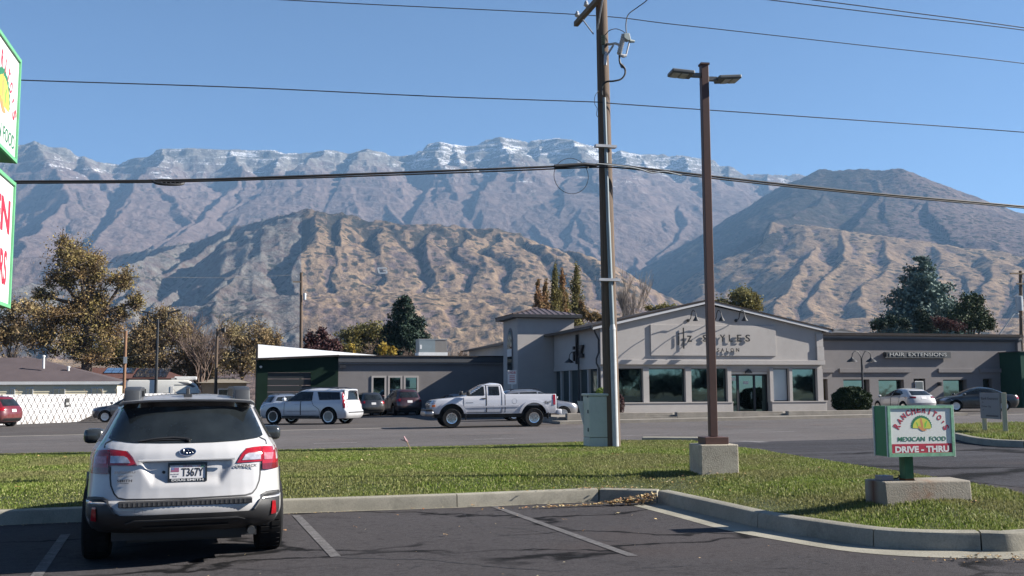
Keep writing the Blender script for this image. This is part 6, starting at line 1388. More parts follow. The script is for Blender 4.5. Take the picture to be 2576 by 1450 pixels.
for y in (arm_y1 - .12, vp + .45, vp - .5, arm_y0 + .12):
    q = Vector((xa - .2, y, zc + .06)); mb = MB(); mb.lathe([(.012, 0), (.012, .08), (.05, .09), (.065, .12), (.05, .14), (.055, .17), (.03, .20), (.03, .22), (.001, .23)], q, 'z', 12); obj('insulator', mb, porc, up_, smooth=50); pins.append(q + Vector((0, 0, .2)))
# fused cutout on its bracket
def pp(zx, zy, dv=-.35): return at((2200 + zx / 2.071) / 1.59, (zy / 2.071) / 1.59, vp + dv)
co = MB(); a = pp(612, 290); b = pp(575, 440); n = 9
for i in range(n + 1): q = a.lerp(b, i / n); co.tube([q, q + (b - a) * .07], [.065, .05], 12)
co.tube([a, b], .035, 10); obj('cutout_insulator', co, porc, up_, smooth=40)
co = MB(); co.xz([(pp(605, 285).x, pp(605, 285).z), (pp(650, 282).x, pp(650, 282).z), (pp(662, 335).x, pp(662, 335).z), (pp(640, 345).x, pp(640, 345).z), (pp(605, 320).x, pp(605, 320).z)], vp - .42, vp - .28)
co.tube([pp(655, 340), pp(700, 345)], [.05, .03], 8); obj('cutout_head', co, M('cutout_grey', (.33, .38, .37), .5), up_, bevel=.01)
co = MB(); co.tube([pp(658, 345), pp(630, 460)], .02, 8); co.tube([pp(575, 455), pp(605, 465), pp(632, 462)], [.03, .045, .03], 8); obj('fuse_tube', co, M('fuse_white', (.6, .6, .6), .4), up_)
co = MB(); co.tube([pp(470, 365, -.1), pp(500, 368, -.2), pp(540, 360, -.3), pp(575, 372, -.35)], .03, 8); co.tube([pp(525, 375, -.25), pp(465, 470, -.15)], .025, 8); co.tube([pp(458, 430, -.2), pp(458, 540, -.2)], .035, 6); obj('cutout_bracket', co, M('galvanised', (.4, .4, .41)), up_)
ar_ = MB(); a = pp(440, 295, -.2); b = pp(440, 375, -.2)
for i in range(5): q = a.lerp(b, i / 5); ar_.tube([q, q + (b - a) * .12], [.055, .04], 10)
ar_.tube([pp(438, 375, -.2), pp(445, 450, -.2)], .03, 8); obj('lightning_arrester', ar_, M('arrester_green', (.13, .17, .14), .4), up_, smooth=40)
def smooth3(pts, n=8):
    out = []; P_ = [Vector(p) for p in pts]
    for i in range(len(P_) - 1):
        a = P_[max(i - 1, 0)]; b = P_[i]; c = P_[i + 1]; d = P_[min(i + 2, len(P_) - 1)]
        for k in range(n):
            t = k / n; out.append(.5 * ((2 * b) + (c - a) * t + (2 * a - 5 * b + 4 * c - d) * t * t + (-a + 3 * b - 3 * c + d) * t ** 3))
    out.append(P_[-1]); return out
cab = M('cable_black', (.02, .02, .022), .6)
for nm, pts, r in (('jumper_cable', [pp(575, 460), pp(580, 520), pp(615, 560), pp(622, 610), pp(590, 655), pp(530, 672), pp(465, 680, -.28), pp(435, 720, -.24), pp(432, 790, -.23)], .022), ('jumper_cable', [pp(455, 295, -.2), pp(490, 255), pp(545, 240), pp(600, 258), pp(625, 280)], .010),
                   ('jumper_cable', [pp(632, 275), pp(630, 190), pp(650, 120), pp(720, 65), pp(800, 5, -.5), pp(850, -60, -.7)], .013), ('ground_wire', [pp(400, 755, -.1), pp(372, 800, -.2), pp(370, 860, -.2), pp(390, 900, -.2), pp(385, 950, -.2), pp(403, 980, -.1)], .007)):
    mb = MB(); mb.tube(smooth3(pts), r, 6); obj(nm, mb, cab, up_)
mb = MB()
for i, f in enumerate((.25, .4, .55, .7)): q = pp(582 + 30 * f, 515 + 70 * f); mb.tube([q + Vector((-.05, 0, .01)), q + Vector((.05, 0, -.01))], .012, 5)
obj('stress_cone', mb, cab, up_)
def wire(name, label, pts, v, r, extra=None, m=cab, v2=None):
    P_ = [at(x, y, v) for x, y in pts]; mb = MB(); mb.tube(smooth3(P_, 10), r, 6)
    if extra: extra(mb)
    o = obj(name, mb, m); tag(o, label, 'wire'); return o
wm = M('wire_aluminium', (.08, .08, .085), .5, .5)
wire('power_line', 'uppermost thin wire crossing the sky on the far end of the crossarm', [(-900, -128), (-200, -62), (680, -2), (1456, 37), (1700, 62), (2150, 112), (2576, 160), (3200, 240)], vp + 1.12, .011, m=wm)
wire('power_line', 'thin wire running below the pole cutout and behind the light pole', [(-600, 178), (58, 202), (600, 220), (1100, 243), (1500, 257), (1560, 262), (2000, 292), (2576, 333), (3200, 385)], vp - .18, .012, m=wm)
wire('power_line', 'lower of the two wires in the top right corner', [(1440, -60), (1936, 0), (2250, 38), (2576, 76), (3200, 160)], vp - .6, .012, m=wm)
wire('power_line', 'upper of the two wires in the top right corner', [(1440, -72), (2045, 0), (2300, 33), (2576, 70), (3200, 160)], vp - 1.1, .012, m=wm)
wire('telephone_cable', 'thick black cable bundle sagging across the mountains', [(-500, 460), (45, 457), (425, 454), (800, 442), (1200, 427), (1505, 415), (1560, 417), (1900, 456), (2200, 487), (2576, 520), (3200, 580)], vp - .28, .025)
wire('telephone_cable', 'second black cable lashed just under the thick bundle', [(-500, 464), (45, 461), (425, 458), (800, 447), (1200, 433), (1420, 424), (1505, 421), (1565, 423), (1700, 438), (1900, 461), (2200, 491), (2576, 524), (3200, 584)], vp - .30, .017)
ls = thing('cable_loop', 'thin round loop of spare cable hanging under the thick bundle', 'cable'); c = at(1437, 443, vp - .28)
mb = MB(); rr = at(1480, 443, vp - .28).x - c.x; mb.tube([c + Vector((rr * math.cos(t), 0, rr * 1.0 * math.sin(t))) for t in np.linspace(0, 2 * PI, 41)], .007, 5); obj('loop', mb, cab, ls)
mb = MB(); mb.tube([at(x, y, vp - .3) for x, y in ((1395, 419), (1470, 414), (1500, 417))], .045, 8); mb.tube([at(x, y, vp - .3) for x, y in ((1478, 414), (1478, 424))], .03, 6); obj('splice_case', mb, cab, ls)
sn_ = thing('cable_slack_bracket', 'oval slack-cable bracket hanging from the bundle at the left', 'bracket'); a = at(387, 459, vp - .29); b = at(462, 459, vp - .29)
cc_ = (a + b) / 2; ra = (b - a).length / 2; mb = MB(); mb.tube([cc_ + Vector((ra * math.cos(t), .12 * math.sin(t), .07 * math.sin(t))) for t in np.linspace(0, 2 * PI, 33)], .028, 6)
for k in (-.6, -.3, 0, .3, .6): mb.tube([cc_ + Vector((ra * k, .1, .05)), cc_ + Vector((ra * (k + .18), -.1, -.05))], .018, 5)
mb.tube([a, b], .02, 5); obj('bracket_frame', mb, cab, sn_)
wl_ = MB(); wl_.tube(smooth3([at(x, y, vp - .33) for x, y in ((1500, 412), (1560, 418), (1605, 425), (1640, 435), (1672, 432), (1715, 442))]), .016, 6); o = obj('drop_cable', wl_, M('grey_cable', (.4, .42, .43), .5)); tag(o, 'pale drop cable curling beside the bundle right of the pole', 'wire')
# utility cabinet
cbn = thing('utility_cabinet', 'pale green metal utility cabinet at the foot of the wooden pole', 'cabinet'); a = G(1483, 1124, LZ); b = G(1546, 1124, LZ); cg = M('cabinet_green', (.56, .60, .51), .55, 0, .06, 2, dirt=.25)
cbn.location = (a.x, a.y, gz(a.x, a.y) + LZ - .02); cbn.rotation_euler[2] = R_(-6); w = (b - a).length; hh = 1.19
obj('cabinet_body', MB().box(0, w, 0, .62, .22, hh - .06), cg, cbn, bevel=.015); obj('cabinet_base', MB().box(.0, w, .0, .62, 0, .212), cg, cbn, bevel=.008)
obj('cabinet_lid', MB().box(-.03, w + .03, -.03, .65, hh - .055, hh), cg, cbn, bevel=.015); obj('door_edge', MB().box(w - .06, w + .012, -.02, -.002, .22, hh - .07), cg, cbn)
for z in (.35, .75, 1.1): obj('hinge', MB().box(-.02, -.002, .05, .09, z, z + .08), dark_trim, cbn)
ybd = vp + .5; sgn = thing('yard_sign', 'white board sign half hidden behind the green cabinet', 'sign')
pts = [at(x, y, ybd) for x, y in ((1453, 1009), (1500, 1009), (1500, 1085), (1472, 1085))]; obj('board', MB().xz([(q.x, q.z) for q in pts], ybd, ybd + .03), M('board_white', (.78, .78, .8), .5, 0, .04, 2), sgn)
mb = MB(); q = at(1495, 1085, ybd + .06); mb.box(q.x - .03, q.x + .03, ybd + .035, ybd + .08, 0.1, pts[0].z); obj('sign_post', mb, white_metal, sgn)
# light pole on its concrete block
lp = thing('light_pole', 'square brown steel light pole with two flat LED heads', 'lamp post'); fl_ = G(1763, 1191, LZ); fr_ = G(1861, 1189, LZ)
w = (fr_ - fl_).length * .985; yw = R_(-7); ex = Vector((math.cos(yw), math.sin(yw), 0)); ey = Vector((-math.sin(yw), math.cos(yw), 0)); cbk = (fl_ + fr_) / 2 + ey * w / 2; zb_ = gz(cbk.x, cbk.y) + LZ - .03
blk = obj('pole_block', MB().box(-w / 2, w / 2, -w / 2, w / 2, -.1, .44), concrete_old, None, bevel=.015); blk.location = (cbk.x, cbk.y, zb_); blk.rotation_euler[2] = yw; tag(blk, 'square concrete block that carries the brown light pole', 'concrete block')
lp.location = (cbk.x, cbk.y, zb_ + .44); lp.rotation_euler[2] = yw
brn = M('bronze_paint', (.11, .052, .038), .55, .1, .12, 1.5, dirt=.25); topz = at(1777, 166, cbk.y).z - lp.location.z
hw = .059
obj('pole_shaft', MB().box(-hw, hw, -hw, hw, .11, topz), brn, lp, bevel=.008); obj('base_cover', MB().box(-.18, .18, -.18, .18, .002, .105), brn, lp, bevel=.006); obj('pole_cap', MB().box(-hw - .012, hw + .012, -hw - .012, hw + .012, topz + .001, topz + .03), brn, lp)
hd_m = M('fixture_grey', (.16, .165, .16), .5, .2, .1, 4)
for s in (-1, 1):
    z = topz - .17 - (.0 if s < 0 else .05); dy = -.03 if s < 0 else .0
    obj('fixture_arm', MB().box(*sorted((s * hw, s * .20)), -.035, .035, z - .02, z + .04), hd_m, lp)
    Mr = Matrix.Translation((s * .20, dy, z)) @ Matrix.Rotation(s * R_(-4), 4, 'Y')
    f_ = obj('fixture_head', MB().box(*sorted((0, s * .36)), -.15, .15, -.025, .035, Mr), hd_m, lp, bevel=.018)
    for q in (0, 1): obj('led_panel', MB().box(*sorted((s * (.09 + q * .13), s * (.20 + q * .13))), -.12, .12, -.034, -.026, Mr), M('led_lens', (.30, .31, .27), .25, 0, .1, 30), f_)
# gooseneck double lamps
def goose(u, v, zb, h, label):
    t = thing('goose_lamp_post', label, 'lamp post', (u, v, zb), 0, None); mb = MB(); mb.tube([(0, 0, 0), (0, 0, h * .86)], [.065, .05], 10); mb.tube([(0, 0, 0), (0, 0, .5)], [.10, .09], 10); obj('post', mb, dark_trim, t, smooth=50)
    for s in (1, -1):
        mb = MB(); mb.tube([(0, 0, h * .80), (s * .04, 0, h * .88), (s * .22, 0, h * .965), (s * .42, 0, h * .97), (s * .56, 0, h * .93), (s * .60, 0, h * .86)], .025, 8); a_ = obj('arm', mb, dark_trim, t, smooth=50)
        mb = MB(); mb.lathe([(.03, .14), (.06, .10), (.08, .06), (.22, -.03), (.30, -.13), (.29, -.13), (.1, .03)], (s * .60, 0, h * .84), 'z', 16); sh_ = obj('lamp_shade', mb, dark_trim, a_, smooth=50)
        mb = MB(); mb.lathe([(.001, -.17), (.08, -.14), (.10, -.08), (.05, 0)], (s * .60, 0, h * .84), 'z', 10); obj('bulb', mb, M('frosted_glass', (.7, .72, .72), .2), t)
    return t
q = at(1456, 970, 58.5); goose(q.x, 58.5, -.0, at(1456, 881, 58.5).z, 'black double gooseneck lamp post beside the salon side windows')
q = at(2170, 970, 49.3); goose(q.x, 49.3, .2, at(2170, 879, 49.3).z - .2, 'black double gooseneck lamp post behind the round bush')
# parking sign
q = at(1288, 945, 57); ps = thing('parking_sign', 'small white parking sign with red print on a thin post behind the pickup', 'sign', (q.x, 57, 0)); ph_ = at(1288, 932, 57).z; sc = 57 / 2550 * 1.03
obj('sign_post', MB().box(-.03, .03, 0, .04, -.1, ph_ - .05), M('galvanised', (.4, .4, .41)), ps); bd_ = obj('sign_plate', MB().box(-.26, .26, -.02, -.002, ph_ - .80, ph_), white_metal, ps)
mb = MB()
text_into(mb, '2 HOUR', .44, .15, basis(Vector((1, 0, 0)), uzv, Vector((0, -1, 0)), Vector((0, -.021, ph_ - .13))), .004, .02)
for i in range(4): mb.box(-.16, .16, -.026, -.021, ph_ - .34 - i * .11, ph_ - .30 - i * .11)
obj('sign_print', mb, M('sign_red', (.45, .04, .05)), bd_)
# lamp post and small poles at the left
vl = 84; q = at(392, 985, vl); dl_ = thing('twin_lamp_post', 'black post with two upturned lamp arms in front of the trees', 'lamp post', (q.x, vl, -.3)); mb = MB(); tz = at(392, 803, vl).z + .3
mb.tube([(0, 0, 0), (0, 0, tz)], [.13, .09], 10); obj('post', mb, dark_trim, dl_, smooth=50); k = vl / 2550 * 1.03
for s in (-1, 1):
    mb = MB(); mb.tube([(0, 0, tz - .25), (s * 12 * k, 0, tz - .28), (s * 19 * k, 0, tz - .12), (s * 23 * k, 0, tz + .12), (s * 23 * k, 0, tz + .45)], .05, 8); a_ = obj('arm', mb, dark_trim, dl_, smooth=50)
    Mr = Matrix.Translation((s * 23 * k + .0, 0, tz + .5)) @ Matrix.Rotation(R_(-16 if s > 0 else 12), 4, 'Y'); obj('lamp_head', MB().box(*((-.1, .95) if s > 0 else (-.45, .45)), -.2, .2, -.05, .06, Mr), dark_trim, a_, bevel=.02)
q = at(312, 975, 81); b_ = thing('wood_post', 'plain tan wooden pole with a small meter box between the houses', 'pole', (q.x, 81, -.3)); tz = at(312, 832, 81).z + .3; mb = MB(); mb.tube([(0, 0, 0), (0, 0, tz)], [.125, .11], 12); obj('post', mb, new_wood, b_, smooth=60); mz = at(312, 898, 81).z + .3; obj('meter_box', MB().box(-.08, .16, -.24, -.11, mz - .5, mz), M('meter_grey', (.3, .33, .36), .5), b_)
q = at(542, 975, 86); b_ = thing('flood_light_pole', 'dark wooden pole with a round floodlight on top', 'pole', (q.x, 86, -.3)); tz = at(543, 827, 86).z + .3; mb = MB(); mb.tube([(0, 0, 0), (.04, 0, tz)], [.14, .10], 12); obj('post', mb, pole_wood, b_, smooth=60)
mb = MB(); mb.tube([(.05, 0, tz - .15), (.4, -.05, tz - .12)], .03, 6); a_ = obj('bracket', mb, dark_trim, b_); mb = MB(); mb.lathe([(.001, -.15), (.14, -.1), (.24, .12), (.24, .2)], Vector((.45, -.05, tz - .12)), 'x', 14); f_ = obj('floodlight', mb, dark_trim, b_, smooth=50); mb = MB(); mb.lathe([(.001, .22), (.22, .2)], Vector((.45, -.05, tz - .12)), 'x', 14); obj('lamp_glass', mb, M('flood_glass', (.7, .7, .7), .15), f_)
def far_pole(label, px, v, ptop, arms, can, group=None):
    q = at(px, 950, v); zt = at(px, ptop, v).z; t = thing('utility_pole', label, 'pole', (q.x, v, -.4)); tx_ = at(px, ptop, v).x - q.x
    mb = MB(); mb.tube([(0, 0, 0), (tx_, 0, zt + .4)], [.17, .13], 12); obj('pole_shaft', mb, pole_wood, t, smooth=60)
    for (dz, l0, l1) in arms: obj('crossarm', MB().box(tx_ + l0, tx_ + l1, -.24, -.13, zt + .4 - dz - .06, zt + .4 - dz + .06), M('old_arm_wood', (.24, .19, .14)), t)
    for (dz, dx, r_, h_) in can:
        mb = MB(); mb.lathe([(.001, 0), (r_, .02), (r_, h_), (r_ * .7, h_ + .06), (.001, h_ + .08)], (tx_ + dx, -.3, zt + .4 - dz), 'z', 14); c_ = obj('transformer', mb, M('transformer_grey', (.45, .48, .5), .4, .2), t, smooth=50)
        mb = MB(); mb.tube([(tx_ + dx, -.3, zt + .4 - dz + h_), (tx_ + dx + .05, -.3, zt + .4 - dz + h_ + .35)], .03, 6); mb.tube([(tx_ + dx, -.3, zt + .4 - dz), (tx_ + dx + .1, -.3, zt + .4 - dz - .5), (tx_, -.2, zt + .4 - dz - .4)], .015, 5); obj('bushing', mb, cab, c_)
    return t
far_pole('distant wooden utility pole with one small transformer above the green shop', 758, 96, 686, [(.9, -.75, 0)], [(2.6, .33, .14, .6)])
far_pole('wooden utility pole with crossarm and transformer at the right edge', 2567, 71, 682, [(.25, -1.2, .8), (1.1, -.6, .3), ], [(3.4, -.55, .28, 1.2)])
mb = MB(); mb.tube(smooth3([at(x, y, 70.6) for x, y in ((2563, 790), (2550, 792), (2535, 812), (2512, 845))]), .05, 6); o = obj('service_mast', mb, M('grey_cable', (.4, .42, .43))); tag(o, 'bent service conduit running from the right-edge pole to the shop roof', 'conduit')
thin = M('far_wire', (.35, .34, .34), .5)
wire('service_wire', 'faint wire from the distant pole toward the big tree', [(372, 697), (560, 699), (700, 694), (758, 690)], 96, .018, m=thin)
wire('service_wire', 'lower faint wire from the distant pole over the green shop', [(560, 915), (650, 870), (758, 818)], 92, .02, m=M('far_wire_dark', (.05, .05, .05), .6))
wire('service_wire', 'wire sagging from the floodlight pole to the green shop', [(543, 905), (600, 898), (645, 880)], 86, .02, m=M('far_wire_dark', (.05, .05, .05)))
wire('service_wire', 'wire sagging from the left trees to the floodlight pole', [(230, 905), (330, 897), (430, 880), (543, 856)], 86, .02, m=M('far_wire_dark', (.05, .05, .05)))
# marker stake
sk = thing('marker_stake', 'leaning wooden survey stake with pink ribbon in the grass', 'stake'); a = G(1034, 1133, LZ); b = at(1019, 1103, a.y); mb = MB(); mb.tube([a, b], .012, 5); obj('stake', mb, M('stake_wood', (.45, .33, .2), .8), sk)
mb = MB(); mb.tube([at(1016, 1098, a.y - .01), at(1021, 1108, a.y - .02), at(1026, 1112, a.y)], [.015, .03, .012], 5); mb.tube([at(1021, 1110, a.y), at(1008, 1106, a.y)], .010, 4); obj('ribbon', mb, M('pink_ribbon', (.45, .25, .28), .6), sk)
io_ = obj('storm_inlet', MB().box(-.9, .9, -.25, .25, -.02, .10), M('kerb_concrete', (.33, .31, .265)), None, bevel=.03); q = G(1690, 1105, .12); io_.location = (q.x + .3, q.y + .6, gz(q.x, q.y) + .05); io_.rotation_euler[2] = R_(-25); tag(io_, 'concrete storm drain inlet at the road edge of the lawn', 'storm drain')

# ------------------------------------------------------------ restaurant signs
tg_ = M('sign_green_paint', (.03, .22, .09), .5, 0, .1, 3, dirt=.2); tg2 = M('sign_green_trim', (.12, .40, .20), .5, 0, .12, 6, dirt=.55); wf = M('sign_face_white', (.84, .85, .80), .35, 0, .03, 2, dirt=.1)
rd = M('sign_print_red', (.50, .025, .06), .45, 0, .1, 8); gr = M('sign_print_green', (.03, .22, .10), .45, 0, .1, 8); yl = M('sign_print_yellow', (.70, .70, .10), .45); og = M('sign_print_orange', (.75, .32, .12), .45); lg = M('sign_print_leaf', (.16, .50, .06), .45)
def arc_word(par, mt_, word, Mx, cx, cy, rad, a0, a1, hs, wsz, offs=.03):
    """letters around an arc; angles in degrees from the vertical, sizes per letter"""
    n = len(word)
    for i, ch in enumerate(word):
        a = R_(a0 + (a1 - a0) * i / (n - 1)); x = cx + rad * math.sin(a); y = cy + rad * math.cos(a); s = hs[i % len(hs)]
        mb = MB(); text_into(mb, ch, wsz * (.35 if ch in "i'" else 1) * (1 if ch != 'H' else 1.0), s, Mx @ Matrix.Translation((x, y, 0)) @ Matrix.Rotation(-a, 4, 'Z'), .0012, offs); obj('letter', mb, mt_, par)
def taco(par, Mx, cx, cy, r):
    sh_ = [(cx + r * math.cos(t), cy - r * .1 + r * .95 * math.sin(t)) for t in np.linspace(-.12, PI + .05, 20)]
    lf_ = []
    for i, t in enumerate(np.linspace(-.05, PI + .08, 31)): q = r * (1.10 if i % 2 else 1.19); lf_.append((cx + q * math.cos(t) - r * .04, cy - r * .02 + q * .98 * math.sin(t)))
    F3 = lambda z: (lambda a, b: tuple(Mx @ Vector((a, b, z))))
    mb = MB(); mb.prism(lf_, F3(.0), F3(.0008)); obj('logo_lettuce', mb, gr, par)
    mb = MB(); mb.prism(sh_, F3(.00085), F3(.0014)); obj('logo_shell', mb, yl, par)
    def leafy(pts, ws, z0, nm, mt_):
        P_ = [Vector((cx + r * x, cy + r * y, 0)) for x, y in pts]; P_ = smooth3(P_, 4); W_s = np.interp(np.linspace(0, 1, len(P_)), np.linspace(0, 1, len(ws)), ws); L_, R__ = [], []
        for i, q in enumerate(P_):
            d = (P_[min(i + 1, len(P_) - 1)] - P_[max(i - 1, 0)]).normalized(); n_ = Vector((-d.y, d.x, 0)) * r * float(W_s[i]); L_.append((q.x + n_.x, q.y + n_.y)); R__.append((q.x - n_.x, q.y - n_.y))
        mb = MB(); n_ = len(P_); mb.v = [tuple(Mx @ Vector((*q, z0))) for q in L_] + [tuple(Mx @ Vector((*q, z0))) for q in R__]; mb.f = [(i, i + 1, n_ + i + 1, n_ + i) for i in range(n_ - 1)]; obj(nm, mb, mt_, par)
    leafy([(-.08, .9), (-.05, .55), (.02, .15), (.12, -.25)], [.05, .12, .12, .03], .0018, 'logo_pepper', og)
    leafy([(-.42, .05), (-.2, -.12), (.1, -.3), (.5, -.34)], [.05, .12, .13, .03], .0022, 'logo_pepper', og)
    leafy([(.6, .55), (.42, .3), (.38, .05), (.3, -.1)], [.03, .10, .09, .02], .0018, 'logo_leaf', lg)
    leafy([(-.62, .45), (-.5, .25), (-.45, .05)], [.02, .06, .02], .0018, 'logo_leaf', lg)
# small drive-thru sign
YW = R_(-3.0)
fl_ = G(2226, 1261, LZ); fr_ = G(2416, 1247, LZ)
exc = Vector((math.cos(YW), math.sin(YW), 0)); eyc = Vector((-math.sin(YW), math.cos(YW), 0)); bw = (fr_ - fl_).dot(exc) * .985; bd = .40
sb = thing('sign_block', 'long rust-stained concrete block under the small drive-thru sign', 'concrete block'); sb.location = (fl_.x, fl_.y, gz(fl_.x, fl_.y) + LZ - .04); sb.rotation_euler[2] = YW
bh = .245
m2, nt, bs = nodes('rust_stained_concrete'); p = pos(nt); f = noise(nt, p, 3, 6, .6); c = ramp(nt, f, [(.3, (.25, .22, .175)), (.7, (.36, .325, .27))])
sx = N(nt, 'ShaderNodeSeparateXYZ'); nt.links.new(p, sx.inputs[0])
def blob(cx, w):
    a = N(nt, 'ShaderNodeMath', operation='SUBTRACT'); nt.links.new(sx.outputs[0], a.inputs[0]); a.inputs[1].default_value = cx; b = N(nt, 'ShaderNodeMath', operation='ABSOLUTE'); nt.links.new(a.outputs[0], b.inputs[0])
    r_ = N(nt, 'ShaderNodeMapRange'); nt.links.new(b.outputs[0], r_.inputs[0]); r_.inputs[1].default_value = 0; r_.inputs[2].default_value = w; r_.inputs[3].default_value = 1; r_.inputs[4].default_value = 0; return r_.outputs[0]
mu = N(nt, 'ShaderNodeMath', operation='MULTIPLY'); nt.links.new(blob(bw * .45, .3), mu.inputs[0]); nt.links.new(ramp(nt, noise(nt, p, 6, 5, .7), [(.4, 0.0), (.7, 1.0)]), mu.inputs[1])
mu2 = N(nt, 'ShaderNodeMath', operation='MULTIPLY'); nt.links.new(blob(0, .03), mu2.inputs[0])
sy_ = N(nt, 'ShaderNodeMapRange'); ab = N(nt, 'ShaderNodeMath', operation='SUBTRACT'); nt.links.new(sx.outputs[1], ab.inputs[0]); ab.inputs[1].default_value = .22; ab2 = N(nt, 'ShaderNodeMath', operation='ABSOLUTE'); nt.links.new(ab.outputs[0], ab2.inputs[0]); nt.links.new(ab2.outputs[0], sy_.inputs[0]); sy_.inputs[1].default_value = 0; sy_.inputs[2].default_value = .12; sy_.inputs[3].default_value = 1; sy_.inputs[4].default_value = 0
nt.links.new(sy_.outputs[0], mu2.inputs[1])
c = mixc(nt, mu.outputs[0], c, (.22, .10, .045)); c = mixc(nt, mu2.outputs[0], c, (.13, .05, .025)); nt.links.new(c, bs.inputs['Base Color']); bs.inputs['Roughness'].default_value = .92; bump(nt, noise(nt, p, 45, 4, .8), 1, .01, bs)
obj('block', MB().add([(0.03, 0, -.15), (bw, 0, -.15), (bw, bd, -.15), (0, bd, -.15), (0, 0, bh), (bw - .01, .01, bh - .01), (bw, bd, bh), (0, bd, bh)], [(0, 3, 2, 1), (4, 5, 6, 7), (0, 1, 5, 4), (1, 2, 6, 5), (2, 3, 7, 6), (3, 0, 4, 7)]), m2, sb, bevel=.016)
ds = thing('drive_thru_sign', 'small green-framed restaurant sign reading drive-thru on a short green post', 'sign'); ds.rotation_euler[2] = YW
yf = bd * .42
pb = fl_ + exc * 0 + eyc * yf
def sgn_at(px, py):                                              # local x, z on the sign's front plane
    d = ray(px, py); nrm_ = eyc; t = (fl_ + eyc * (yf - .18) - EYE).dot(nrm_) / d.dot(nrm_); q = EYE + d * t; return (q - fl_).dot(exc), q.z
x0s, zt_s = sgn_at(2231, 1022); x1s, zb_s = sgn_at(2402, 1147); zt_s = (zt_s + sgn_at(2402, 1019)[1]) / 2
ds.location = (fl_.x + eyc.x * (yf - .18), fl_.y + eyc.y * (yf - .18), 0)
dsp = .28; W_ = x1s - x0s; H_ = zt_s - zb_s
obj('sign_box', MB().box(x0s + .004, x1s - .004, .012, dsp, zb_s + .004, zt_s - .004), tg_, ds)
fr = MB(); fw_ = .030
for q in ((x0s, x0s + fw_, zb_s, zt_s), (x1s - fw_, x1s, zb_s, zt_s), (x0s + fw_, x1s - fw_, zt_s - fw_, zt_s), (x0s + fw_, x1s - fw_, zb_s, zb_s + fw_ * 1.3)): fr.box(q[0], q[1], -.012, .010, q[2], q[3])
obj('sign_frame', fr, M('peeling_green_trim', (.20, .44, .28), .55, 0, .25, 14, dirt=.85), ds)
obj('sign_edge', MB().box(x0s - .004, x0s + .012, .012, .03, zb_s, zt_s), white_metal, ds)
ed_ = MB(); ed_.box(x0s - .006, x0s + .01, dsp - .02, dsp + .004, zb_s, zt_s); ed_.box(x1s - .01, x1s + .012, -.004, dsp, zb_s - .01, zt_s + .006); obj('sign_edge', ed_, M('peeling_white', (.55, .58, .55), .6, 0, .1, 9, dirt=.5), ds)
fc = obj('sign_face', MB().box(x0s + fw_, x1s - fw_, .0, .008, zb_s + fw_ * 1.3, zt_s - fw_), wf, ds)
MxS = basis(Vector((1, 0, 0)), uzv, Vector((0, -1, 0)), Vector(((x0s + x1s) / 2 + .004, -.001, (zb_s + zt_s) / 2)))
rbz = .175 * H_; obj('red_band', MB().box(-W_ * .452, W_ * .452, -H_ * .465, -H_ * .465 + H_ * .215, 0, .002, MxS), rd, fc)
def face_print(fc_, Mx, W, H, parent_mat=None):
    arc_word(fc_, rd, "RANCHERiTO'S", Mx, .00 * W, -.18 * H, .415 * W, -62, 66, [.15 * H, .115 * H, .11 * H, .12 * H, .15 * H, .115 * H, .12 * H, .13 * H, .11 * H, .115 * H, .06 * H, .13 * H], .060 * W)
    taco(fc_, Mx, .01 * W, .085 * H, .145 * W * .95)
    for w_, x_, l_ in (('MEXICAN', -.155, .41), ('FOOD', .245, .25)): mb = MB(); text_into(mb, w_, l_ * W, .088 * H, Mx @ Matrix.Translation((x_ * W, -.155 * H, 0)), .0012, .006); obj('green_lettering', mb, gr, fc_)
face_print(fc, MxS, W_, H_)
mb = MB(); text_into(mb, 'DRIVE - THRU', .82 * W_, .125 * H_, MxS @ Matrix.Translation((.0, -.357 * H_, .002)), .0012, .045); obj('white_lettering', mb, M('print_white', (.78, .76, .74), .5), fc)
px_, _ = sgn_at(2299, 1170); ptz = zb_s
ps_ = MB(); ps_.box(px_ - .050, px_ + .050, .09, .20, gz(fl_.x, fl_.y) + LZ + bh - .05, ptz + .002); obj('sign_post', ps_, M('chipped_green_post', (.04, .16, .06), .6, 0, .3, 5, dirt=.7), ds)
rv = MB(); rv.box(px_ - .055, px_ + .055, .085, .205, gz(fl_.x, fl_.y) + LZ + bh - .05, gz(fl_.x, fl_.y) + LZ + bh - .02); obj('post_foot', rv, M('rust', (.2, .09, .04), .9), ds)
jb = thing('junction_box', 'small grey electrical box lying on the sign block', 'box'); jb.location = ds.location; jb.rotation_euler[2] = YW; zz = gz(fl_.x, fl_.y) + LZ - .04 + bh
obj('box_body', MB().box(.03, .17, .10, .24, zz + .002, zz + .055), M('box_grey', (.25, .24, .27), .5), jb, bevel=.005); mb = MB(); mb.tube(smooth3([(.17, .18, zz + .03), (.24, .2, zz + .012), (.30, .2, zz + .03), (px_ - .05, .22, zz + .05)]), .008, 6); obj('cord', mb, cab, jb)
